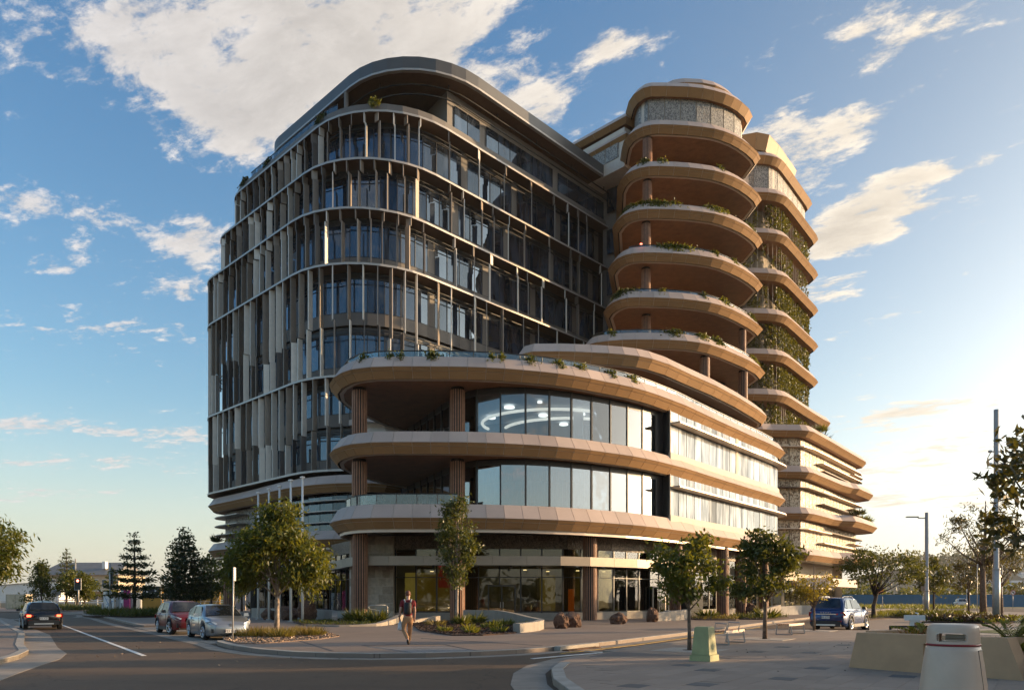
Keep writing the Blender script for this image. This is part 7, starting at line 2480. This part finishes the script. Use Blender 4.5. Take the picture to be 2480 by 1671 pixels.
# boulders
def boulder(label, x, y, r, h, seed, group='red rock boulders'):
    rs = np.random.RandomState(seed)
    bm_v, bm_f = [], []
    import bmesh
    bm = bmesh.new()
    bmesh.ops.create_icosphere(bm, subdivisions=4, radius=1.0)
    offs = rs.uniform(-10, 10, 3)
    from mathutils import noise
    for v in bm.verts:
        p = v.co.copy()
        d = 0.26 * noise.noise(p * 1.3 + Vector(offs)) + 0.14 * noise.noise(p * 2.9 + Vector(offs)) + 0.10 * noise.cell(p * 2.2 + Vector(offs)) + 0.05 * noise.noise(p * 7 + Vector(offs))
        p = p * (0.95 + d)
        for ax in range(6):
            nn = Vector(rand_dirs(np.random.RandomState(seed * 13 + ax), 1)[0])
            lim = 0.70 + 0.12 * (ax % 3)
            k = p.dot(nn)
            if k > lim: p -= nn * (k - lim) * 0.85
        v.co = Vector((p.x * r[0], p.y * r[1], p.z * h * 0.62 + h * 0.40))
    me = bpy.data.meshes.new('boulder')
    bm.to_mesh(me); bm.free()
    me.materials.append(M_rock)
    o = link(bpy.data.objects.new('boulder', me))
    o.location = (x, y, 0)
    o.rotation_euler = (0, 0, rs.uniform(0, 6))
    return tag(o, label, 'boulder', group)


boulder('larger rock of the pair left of the timber column, front lump', 2.55, 39.6, (0.50, 0.45), 0.78, 1)
boulder('rear lump of the rock pair left of the timber column', 3.2, 41.2, (0.52, 0.5), 0.88, 2)
boulder('rock right of the timber column before the glass doors', 6.45, 46.6, (0.60, 0.5), 0.72, 3)
boulder('rock standing beside the curved wall by the glass doors', 9.35, 51.0, (0.52, 0.45), 0.95, 4)
boulder('low rock at the left of the flagpole rocks', -18.0, 56.5, (0.65, 0.55), 0.8, 5)
boulder('wide rock in the middle of the flagpole rocks', -16.3, 55.6, (0.9, 0.7), 1.0, 6)
boulder('tall rock between the fourth and fifth flagpole', -14.5, 54.0, (0.8, 0.6), 1.45, 7)
boulder('rock by the ramp between the right columns', 22.3, 71.0, (0.62, 0.55), 1.1, 8)
boulder('small rock beside the far kerb behind the yellow sapling', 26.4, 78.0, (0.5, 0.45), 0.7, 9)


# low curved concrete walls round the beds
def curved_wall(label, pts, hts, th=0.34, m=None):
    P = Path(pts)
    b = MB()
    n = 28
    vs, fs = [], []
    for i in range(n + 1):
        d = P.L * i / n
        h_ = np.interp(d / P.L, np.linspace(0, 1, len(hts)), hts)
        p, q_ = P.pos(d, th / 2), P.pos(d, -th / 2)
        vs += [(p.x, p.y, 0), (p.x, p.y, h_), (q_.x, q_.y, h_), (q_.x, q_.y, 0)]
    for i in range(n):
        for k in range(4):
            k2 = (k + 1) % 4
            fs.append((i * 4 + k, i * 4 + k2, (i + 1) * 4 + k2, (i + 1) * 4 + k))
    fs += [(0, 1, 2, 3), tuple(n * 4 + k for k in (3, 2, 1, 0))]
    b.add(vs, fs)
    o = b.build('concrete_wall', m or M_conc)
    return tag(o, label, 'wall', 'low curved concrete walls')


curved_wall('curved concrete seat wall at the right of the mulch bed', [(-3.2, 51.2), (-1.2, 50.2), (0.2, 47.0), (1.2, 42.6), (1.55, 39.5), (1.1, 36.5), (0.2, 34.2)], (0.8, 0.8, 0.62, 0.5, 0.47, 0.45, 0.42))
curved_wall('curved concrete wall left of the mulch bed', [(-6.4, 46.0), (-6.0, 49.0), (-5.0, 51.6)], (0.12, 0.25, 0.4))
curved_wall('sloping concrete ramp wall left of the walking man', [(-11.6, 43.2), (-9.4, 42.0), (-7.6, 43.0), (-7.2, 46.5), (-7.2, 52.0)], (0.08, 0.10, 0.28, 0.5, 0.55), 0.4)
curved_wall('low concrete wall behind the flagpole rocks', [(-21, 62), (-16.5, 58.5), (-12.5, 54.0), (-11.5, 49.5)], (0.8, 0.8, 0.75, 0.35))
curved_wall('long concrete planter wall under the far columns', [(9.4, 52.2), (12.0, 55.2), (13.3, 57.8)], (0.55, 0.7, 0.75), 0.5)
curved_wall('sloping wall right of the ramp rock', [(20.6, 66.5), (23.0, 70.0), (25.5, 73)], (0.1, 0.6, 1.0), 0.4)
curved_wall('grey planter wall by the sand coloured wing base', [(24.5, 72), (29.0, 77.0), (34.0, 80)], (0.8, 0.9, 0.9), 0.5, M_concd)
curved_wall('grey retaining wall at the far right', [(37.5, 50.0), (45, 58)], (0.95, 0.95), 0.6, M_concd)
curved_wall('grey planter box wall behind the right planter', [(29.8, 41.6), (33.5, 41.2)], (0.95, 0.95), 1.2, M_concd)

# handrails by the ramp
hr = thing('handrail', 'bent steel handrail by the stone pier', 'handrail', (-7.4, 47.0, 0))
b = MB()
b.tube([(-1.3, 3.2, 0), (-1.3, 3.2, 0.75), (-1.9, 3.2, 0.85), (-2.05, 3.2, 1.0), (-1.9, 3.2, 1.12), (-0.9, 3.2, 1.12)], 0.035, 6)
part('rail', b, M_steel, hr, True)
b = MB(); b.tube([(-0.9, 3.2, 1.12), (-0.8, 3.3, 1.0), (-0.8, 3.3, 0)], 0.035, 6)
part('rail', b, M_steel, hr, True)

# dark louvred cabinet
cab = thing('cabinet', 'tall black louvred cabinet before the timber columns', 'cabinet', (14.15, 60.0, 0), R(30))
b = MB(); b.box(0, 0, 1.3, 1.5, 0.8, 2.6)
part('cabinet_body', b, M_black, cab)
for k in range(16):
    b = MB(); b.box(0, -0.415, 0.2 + k * 0.15, 1.4, 0.03, 0.10)
    part('louvre', b, mat('louvre_black', (0.028, 0.03, 0.034), rough=0.4), cab)
cb_ = thing('concrete_bench', 'pale rounded concrete bench end left of the black cabinet', 'bench', (12.3, 57.4, 0), R(40))
b = MB(); b.box(0, 0, 0.42, 2.2, 0.7, 0.5, 0, 0.94); b.box(0, 0, 0.09, 1.9, 0.5, 0.18)
part('seat_block', b, M_conc, cb_)

# drinking fountain and mesh seat behind the planter
df_ = thing('drinking_fountain', 'white T-shaped drinking fountain behind the concrete planter', 'fountain', (12.75, 24.2, 0), R(-20))
b = MB(); b.box(0, 0, 0.42, 0.26, 0.24, 0.84)
part('pedestal', b, M_white, df_)
b = MB(); b.box(0, 0, 0.92, 0.56, 0.34, 0.16)
part('basin', b, M_white, df_)
b = MB(); b.box(0.06, -0.125, 0.5, 0.16, 0.02, 0.55)
part('front_panel', b, mat('fountain_orange', (0.42, 0.20, 0.10), rough=0.6), df_)
b = MB(); b.tube([(0.1, 0, 1.0), (0.1, 0, 1.06), (0.02, 0, 1.08)], 0.02, 5)
part('spout', b, M_chrome, df_)
ms_ = thing('mesh_seat', 'black steel mesh seat behind the concrete planter', 'seat', (10.55, 20.3, 0), R(-8))
b = MB(); b.box(0, 0, 0.78, 0.98, 0.05, 0.05); b.box(0, 0.32, 0.45, 0.98, 0.5, 0.03)
part('seat_frame', b, M_black, ms_)
for s in (-0.47, 0.47):
    b = MB(); b.box(s, 0, 0.39, 0.05, 0.05, 0.78)
    part('leg', b, M_black, ms_)
b = MB()
for i in range(14): b.box(-0.42 + i * 0.065, 0, 0.6, 0.01, 0.01, 0.34)
for i in range(5): b.box(0, 0, 0.46 + i * 0.07, 0.9, 0.01, 0.01)
o = part('mesh_back', b, M_steel, ms_); o['kind'] = 'stuff'

# lawn oval and kerb at far right
b = MB()
el = lambda cx, cy, rx, ry: [(cx + rx * math.cos(2 * math.pi * k / 40), cy + ry * math.sin(2 * math.pi * k / 40)) for k in range(40)]
b.prism(el(26.5, 34.5, 8.0, 4.8), -0.05, 0.012, False)
structure('concrete_path', b, M_conc)
b = MB()
b.prism(el(27.2, 34.3, 6.2, 3.3), -0.05, 0.03, False)
structure('lawn', b, M_lawn)
# drain grate in the kerb
dg_ = thing('drain_inlet', 'rusty kerb drain inlet at the lane mouth', 'drain', (0, 0, 0))
b = MB()
b.prism([(1.32, 24.02), (2.75, 26.15), (2.95, 26.0), (1.52, 23.88)][::-1], -0.117, 0.03)
part('lintel', b, M_kerb, dg_)
b = MB()
b.prism([(1.55, 23.98), (2.75, 25.75), (2.98, 25.6), (1.78, 23.83)][::-1], -0.125, -0.085)
part('grate_opening', b, mat('rust', (0.10, 0.05, 0.025), rough=0.9, var=0.3, scale=8), dg_)
b = MB()
for k in range(3): b.tube([(1.62 + k * .06, 23.94 - k * .04, -0.08), (2.82 + k * .06, 25.70 - k * .04, -0.08)], 0.012, 4)
part('grate_bar', b, mat('rust', (0.1, 0.05, 0.025)), dg_)


# bike racks near the wing entry
br = thing('bike_rack', 'row of steel bike hoops by the wing entrance', 'bike rack', (33.8, 80.5, 0), R(55))
for k in range(7):
    b = MB(); b.tube([(k * 0.75, 0, 0), (k * 0.75, 0, 0.6)] + [(k * 0.75, 0.3 - 0.3 * math.cos(R(a)), 0.6 + 0.3 * math.sin(R(a))) for a in (30, 60, 90, 120, 150)] + [(k * 0.75, 0.6, 0.6), (k * 0.75, 0.6, 0)], 0.035, 5)
    part('hoop', b, M_steel, br, True)

# traffic lights
def traffic_light(label, x, y, ang, lit, h=4.3, extra=False):
    t = thing('traffic_light', label, 'traffic light', (x, y, 0), ang)
    b = MB(); b.tube([(0, 0, 0), (0, 0, h + (0.7 if extra else 0))], 0.09, 10)
    part('pole', b, M_steel, t, True)
    hh = thing('signal_head', None, None, (0, -0.12, h - 0.7)); hh.parent = t
    b = MB(); b.box(0, 0.0, 0, 0.95, 0.06, 1.55)
    part('backboard', b, M_black, hh)
    b = MB(); b.box(0, 0.0, 0, 1.02, 0.05, 1.62)
    part('border', b, M_white if lit else M_black, hh)
    for k, (c, e_) in enumerate((((0.5, 0.03, 0.02), 1), ((0.10, 0.06, 0.01), 0), ((0.01, 0.06, 0.03), 0))):
        b = MB(); b.tube([(0, -0.05, 0.46 - k * 0.46), (0, -0.02, 0.46 - k * 0.46)], 0.17, 16)
        part('lens', b, mat('red_signal', (1, 0.1, 0.1), emit=(1, 0.16, 0.09), estr=5.0) if lit and e_ else mat('signal_off_%d' % k, tuple(v * 0.2 for v in c), rough=0.4), hh)
    return t


traffic_light('traffic light showing red across the intersection', -59.6, 105.0, R(-8), True)
traffic_light('dark traffic light seen from behind left of the tiered conifer', -42.1, 80.0, R(140), False, 4.6, True)
for i, (x, y) in enumerate(((-38.6, 73.5), (-38.0, 74.3), (-34.2, 78.5), (-42.3, 79.0))):
    t = tag(MB().tube([(x, y, 0), (x, y, 1.15)], 0.11, 10).build('bollard', M_steel, None, True), ('left one of the paired bollards on the corner island', 'right one of the paired bollards on the corner island', 'bollard right of the tiered conifer trunk', 'bollard under the dark traffic light')[i], 'bollard', 'steel bollards')
sign_post('thin sign post on the corner island', -36.0, 68.4, 3.2, (0.1, 0.6), None, M_steel)

# ================================================================== BACKGROUND
M_crm = mat('cream_wall', (0.50, 0.42, 0.31), rough=0.8, var=0.08, scale=0.4)
M_shd = mat('grey_shed', (0.42, 0.42, 0.41), rough=0.7, var=0.08, scale=0.6)
M_rfg = mat('grey_roof', (0.20, 0.19, 0.18), rough=0.7, var=0.1, scale=0.6)
M_gold = mat('gold_panel', (0.46, 0.25, 0.03), rough=0.6, var=0.1, scale=1.0)
M_scaf = mat('scaffold_tube', (0.42, 0.38, 0.32), rough=0.5, metal=0.4)

# school-like pale building with grey roof beyond the intersection
hs = thing('building', 'pale two-storey building with grey roof beyond the red traffic light', 'building', (-94, 172, 0))
b = MB(); b.box(0, 0, 3.4, 34, 12, 6.8)
part('wall', b, M_crm, hs)
b = MB()
b.add([(-18, -7.2, 6.8), (18, -7.2, 6.8), (18, 7, 6.8), (-18, 7, 6.8), (-15, 0, 9.8), (15, 0, 9.8)], [(0, 1, 5, 4), (1, 2, 5), (2, 3, 4, 5), (3, 0, 4), (3, 2, 1, 0)])
part('roof', b, M_rfg, hs)
b = MB(); b.box(9, -4, 9.0, 1.4, 1.2, 1.6)
part('chimney', b, M_white, hs)
for k in range(9):
    for zz_ in (1.9, 5.0):
        b = MB(); b.box(-15 + k * 3.7, -6.03, zz_, 2.0, 0.12, 1.7)
        wo_ = part('window', b, M_white, hs)
        b = MB(); b.box(-15 + k * 3.7, -6.10, zz_, 1.8, 0.06, 1.5)
        o = link(bpy.data.objects.new('pane', new_mesh('pane', b.v, b.f, M_glass_t))); o.parent = wo_
hs.scale = (0.5, 1, 1)
b = MB(); b.box(0, -7.2, 3.3, 34, 2.4, 0.15)
part('balcony', b, M_white, hs)
ws = thing('shed', 'white gabled shed at the far left behind the leafy tree', 'building', (-97, 150, 0))
b = MB()
b.add([(-11, -5, 0), (11, -5, 0), (11, 5, 0), (-11, 5, 0), (-11, -5, 3.4), (11, -5, 5.0), (11, 5, 5.0), (-11, 5, 3.4)], [(0, 1, 5, 4), (1, 2, 6, 5), (2, 3, 7, 6), (3, 0, 4, 7)])
part('wall', b, M_white, ws)
b = MB(); b.add([(-11.4, -5.4, 3.4), (11.4, -5.4, 5.1), (11.4, 5.4, 5.1), (-11.4, 5.4, 3.4)], [(0, 1, 2, 3)])
part('roof', b, M_rfg, ws)
# kiosk-like utility boxes
ub = thing('utility_box', 'sunlit double-door cream utility box at the far left', 'utility box', (-77.4, 120.0, 0), R(-6))
b = MB(); b.box(0, 0, 1.15, 3.3, 1.6, 2.3)
part('box', b, M_crm, ub)
for s in (-0.72, 0.72):
    b = MB(); b.box(s, -0.83, 1.2, 1.3, 0.05, 2.0)
    part('door', b, mat('cream_door', (0.58, 0.48, 0.33), rough=0.7), ub)
# white rail fence along the far side
fn = thing('fence', 'long white rail fence beyond the crossing street', 'fence', (0, 0, 0))
for k in range(22):
    x = -112 + k * 3.0
    b = MB(); b.box(x, 140, 0.75, 0.18, 0.14, 1.5)
    part('post', b, M_white, fn)
for zz_ in (1.35, 0.95):
    b = MB(); b.box(-80.5, 139.95, zz_, 63, 0.08, 0.16)
    part('rail', b, M_white, fn)
b = MB(); b.box(-80, 143, 0.55, 70, 0.3, 1.1)
tag(b.build('garden_wall', M_crm), 'low sunlit cream wall behind the white rail fence', 'wall')
t_, p_ = sign_post('white twin-panel road sign seen from behind at far left', -66.8, 112.0, 2.9, (1.4, 0.85), 2.5, M_shd)
sign_post('white marker post right of the twin-panel sign', -64.5, 112, 3.4, (0.4, 0.7), None, M_white)
bl = thing('banner', 'blue banner by the pale light pole', 'banner', (-74.9, 130, 0))
b = MB(); b.box(0, 0, 6.9, 0.9, 0.06, 1.2)
part('banner_cloth', b, mat('blue_cloth', (0.03, 0.12, 0.30), rough=0.8), bl)
b = MB(); b.tube([(0.48, 0, 0), (0.48, 0, 7.6)], 0.05, 6)
part('pole', b, M_steel, bl)
# site hoardings: white printed panel, grey container, gold panels, magenta sign
wh = thing('site_hoarding', 'white hoarding with blue sketch print left of the grey container', 'hoarding', (-51.7, 98, 0))
b = MB(); b.box(0, 0, 1.25, 1.35, 0.2, 2.5)
part('board', b, M_white, wh)
b = MB()
pr_ = random.Random(3)
for k in range(7): b.tube([(pr_.uniform(-.6, .6), -0.11, pr_.uniform(.4, 2.3)), (pr_.uniform(-.6, .6), -0.11, pr_.uniform(.4, 2.3))], 0.03, 3)
part('sketch_print', b, mat('sketch_blue', (0.15, 0.30, 0.55), rough=0.7), wh)
ct_ = thing('site_container', 'grey corrugated site container left of the magenta sign', 'container', (-49.9, 99.5, 0))
b = MB(); b.box(0, 0, 1.2, 2.2, 2.4, 2.4)
part('box', b, M_shd, ct_)
for k in range(8):
    b = MB(); b.box(-1.05 + k * 0.3, -1.22, 1.2, 0.12, 0.06, 2.2)
    part('corrugation', b, M_shd, ct_)
mg = thing('magenta_sign', 'upright magenta sign panel by the site entrance', 'sign', (-48.9, 97, 0))
b = MB(); b.box(0, 0, 1.35, 0.75, 0.3, 2.7)
part('panel', b, mat('magenta', (0.33, 0.01, 0.13), rough=0.6), mg)
b = MB(); b.box(-0.6, 0.1, 1.4, 0.35, 0.3, 2.8)
part('side_panel', b, M_white, mg)
gp = thing('site_hoarding', 'gold hoarding with black poster between the conifers', 'hoarding', (-53.4, 112, 0))
for k in range(2):
    b = MB(); b.box(-1.1 + 2.22 * k, 0, 1.6, 2.2, 0.2, 3.2)
    part('panel', b, M_gold, gp)
b = MB(); b.box(0.4, -0.13, 2.55, 2.7, 0.06, 1.7)
po = part('poster', b, M_black, gp)
b = MB()
for (px, pz, w_, h_) in ((-0.5, 2.9, 0.2, 0.5), (0.0, 2.7, 0.25, 0.35), (1.2, 2.9, 0.2, 0.6), (0.75, 2.4, 1.0, 0.15), (0.1, 2.05, 1.4, 0.16), (1.5, 2.05, 0.4, 0.14)):
    b.box(px, -0.17, pz, w_, 0.03, h_)
o = link(bpy.data.objects.new('poster_print', new_mesh('poster_print', b.v, b.f, M_white))); o.parent = po
g2 = thing('site_hoarding', 'gold hoarding panels left of the big building column', 'hoarding', (-45.3, 112, 0))
for k in range(2):
    b = MB(); b.box(-1.25 + 2.5 * k, 0, 1.7, 2.48, 0.2, 3.4)
    part('panel', b, M_gold, g2)
g3 = thing('site_hoarding', 'sand coloured hoarding behind the red car', 'hoarding', (-52.5, 121, 0))
for k in range(3):
    b = MB(); b.box(-2.6 + 2.6 * k, 0, 1.8, 2.55, 0.2, 3.6)
    part('panel', b, M_crm, g3)
g4 = thing('site_hoarding', 'white site wall behind the flagpoles', 'hoarding', (-42.0, 118, 0))
for k in range(6):
    b = MB(); b.box(-0 + 2.6 * k, 0, 2.0, 2.55, 0.2, 4.0)
    part('panel', b, M_shd, g4)


def scaffold(label, x, y, w_, h_, n):
    t = thing('scaffold', label, 'scaffold', (x, y, 0))
    for k in range(n + 1):
        b = MB(); b.tube([(k * w_, 0, 0), (k * w_, 0, h_)], 0.06, 5)
        part('upright', b, M_scaf, t)
    for zz_ in (h_ * 0.35, h_ * 0.95):
        b = MB(); b.tube([(0, 0, zz_), (n * w_, 0, zz_)], 0.05, 5)
        part('ledger', b, M_scaf, t)
    for k in range(n):
        b = MB(); b.tube([(k * w_, 0.1, 0), ((k + 1) * w_, 0.1, h_ * 0.95)], 0.05, 5)
        part('brace', b, M_scaf, t)


scaffold('scaffold frame left of the gold poster hoarding', -54.4, 106, 1.5, 3.4, 2)
scaffold('scaffold frame right of the gold poster hoarding', -49.6, 108, 1.7, 3.6, 2)
scaffold('scaffold frame left of the big building column', -43.6, 107, 1.6, 3.4, 2)
scaffold('scaffold frame seen behind the flagpoles', -39.0, 106, 2.0, 3.8, 4)
for i, (x, y, r) in enumerate(((-31.8, 95, 1.2), (-25.5, 88, 1.0))):
    clump('spiky_plant', ('dark palm-like plant right of the big column', 'dark hedge plant under the left wing')[i], 'plant', x, y, 0, 0.4, 2.0, 140, M_leaf_con, (1.5, 0.16), 77 + i, up=0.9)
b = MB(); b.box(-24, 82, 0.55, 14, 0.5, 1.1, R(-42))
tag(b.build('dark_wall', M_concd), 'dark low wall under the left wing', 'wall')
b = MB(); b.tube([(-26.5, 78.5, 0), (-26.5, 78.5, 6.2)], 0.38, 14)
o = b.build('dark_column', M_black, bld)

# blue hoarding at the far right
bh = thing('site_hoarding', 'long blue site hoarding across the far end of the grass', 'hoarding', (0, 0, 0))
M_bl = mat('hoarding_blue', (0.03, 0.12, 0.22), rough=0.6, var=0.06, objvar=0.08)
for k in range(30):
    x0 = 52 + k * 2.5
    b = MB(); b.box(x0, 166 + k * 0.12, 1.1, 2.47, 0.12, 2.9)
    part('panel', b, M_bl, bh)

# far trees, scrub and hills
rs = np.random.RandomState(9)
def scrub(name, label, x0, x1, y0, y1, n, h_, m, seed, lf=(1.6, 0.9)):
    rs = np.random.RandomState(seed)
    C_ = []
    for k in range(n):
        cx, cy = rs.uniform(x0, x1), rs.uniform(y0, y1)
        hh = h_ * rs.uniform(0.5, 1.1)
        m_ = 90
        p = rs.normal(size=(m_, 3)) * np.array([hh * 0.42, hh * 0.42, hh * 0.24]) + np.array([cx, cy, hh * 0.55])
        C_.append(p[p[:, 2] > 0])
    C_ = np.concatenate(C_)
    n2 = len(C_)
    me = leaves_mesh(name, C_, rs.uniform(.6, 1.3, n2) * lf[0], rs.uniform(.6, 1.3, n2) * lf[1], rand_dirs(rs, n2), rand_dirs(rs, n2), m)
    o = link(bpy.data.objects.new(name, me))
    o['kind'] = 'stuff'
    o['label'] = label
    return o


scrub('far_scrub', 'park trees across the street behind the viewer', -90, 70, -70, -38, 46, 9.0, M_leaf_dk, 37)
scrub('far_scrub', 'dark bushland beyond the blue hoarding', 60, 260, 200, 260, 55, 6.5, M_leaf_dk, 31)
scrub('far_scrub', 'dark bushland at the far right', 130, 280, 190, 250, 26, 6.5, M_leaf_fig, 32)
scrub('far_scrub', 'tree line behind the far buildings on the left', -230, -20, 210, 260, 30, 6.0, M_leaf_md, 33)


def hill(label, x0, x1, y, prof, m, depth=260):
    b = MB()
    n = len(prof)
    nx = 60
    rows = 8
    vs, fs = [], []
    for i in range(nx + 1):
        u = i / nx
        hgt = np.interp(u, np.linspace(0, 1, n), prof)
        x = x0 + (x1 - x0) * u
        for k in range(rows + 1):
            w = k / rows
            z = hgt * math.sin(w * math.pi * 0.5) ** 1.1 + (rs.normal() * 0.02 * hgt + rs.normal() * 0.8 if 0 < k else 0)
            vs.append((x + rs.normal() * 2, y + depth * w, max(-0.2, z)))
    for i in range(nx):
        for k in range(rows):
            a = i * (rows + 1) + k
            fs.append((a, a + rows + 1, a + rows + 2, a + 1))
    b.add(vs, fs)
    o = b.build('hill', m, None, True)
    o['kind'] = 'structure'
    o['label'] = label
    return o


M_hill = mat('wooded_hill', (0.055, 0.060, 0.030), rough=0.95, col2=(0.10, 0.085, 0.05), scale=0.03, bump=1.0, bscale=0.2)
hill('wooded ridge on the right horizon', 480, 1900, 1250, (0, 35, 62, 78, 80, 72, 78, 90, 95, 88, 60), M_hill)
hill('low rise on the left horizon', -2200, -150, 2200, (14, 18, 16, 20, 14, 8, 10, 6), M_hill)
scrub('hill_trees', 'trees along the crest of the wooded ridge', 640, 1700, 1440, 1520, 130, 34, M_leaf_dk, 35, (7, 5))
o = bpy.data.objects['hill_trees']
o.location = (0, 0, 62)
# roofs on the hill
for i in range(14):
    x = 830 + i * 38 + rs.uniform(-10, 10)
    yy = 1300 + rs.uniform(0, 60)
    zz_ = 18 + rs.uniform(0, 24)
    t = thing('house', 'pale roofed house on the wooded hill', 'house', (x, yy, zz_), rs.uniform(-.4, .4), 'houses on the far hill')
    b = MB(); b.box(0, 0, 3, 20, 12, 6)
    part('wall', b, M_white, t)
    b = MB(); b.add([(-11, -7, 6), (11, -7, 6), (11, 7, 6), (-11, 7, 6), (-8, 0, 10), (8, 0, 10)], [(0, 1, 5, 4), (1, 2, 5), (2, 3, 4, 5), (3, 0, 4)])
    part('roof', b, M_shd, t)


# ================================================================== HAZE
b = MB()
b.box(300, 1000, 71.0, 5300, 3000, 144.8)
hz_o = b.build('haze', bpy.data.materials.new('haze_air'))
hz_o['kind'] = 'stuff'
hm = hz_o.data.materials[0]
hm.use_nodes = True
hn = hm.node_tree
hn.nodes.clear()
ho = hn.nodes.new('ShaderNodeOutputMaterial')
hv = hn.nodes.new('ShaderNodeVolumePrincipled')
hv.inputs['Color'].default_value = (0.97, 0.95, 0.92, 1)
hv.inputs['Density'].default_value = 0.00008
hv.inputs['Anisotropy'].default_value = 0.12
hn.links.new(hv.outputs[0], ho.inputs['Volume'])
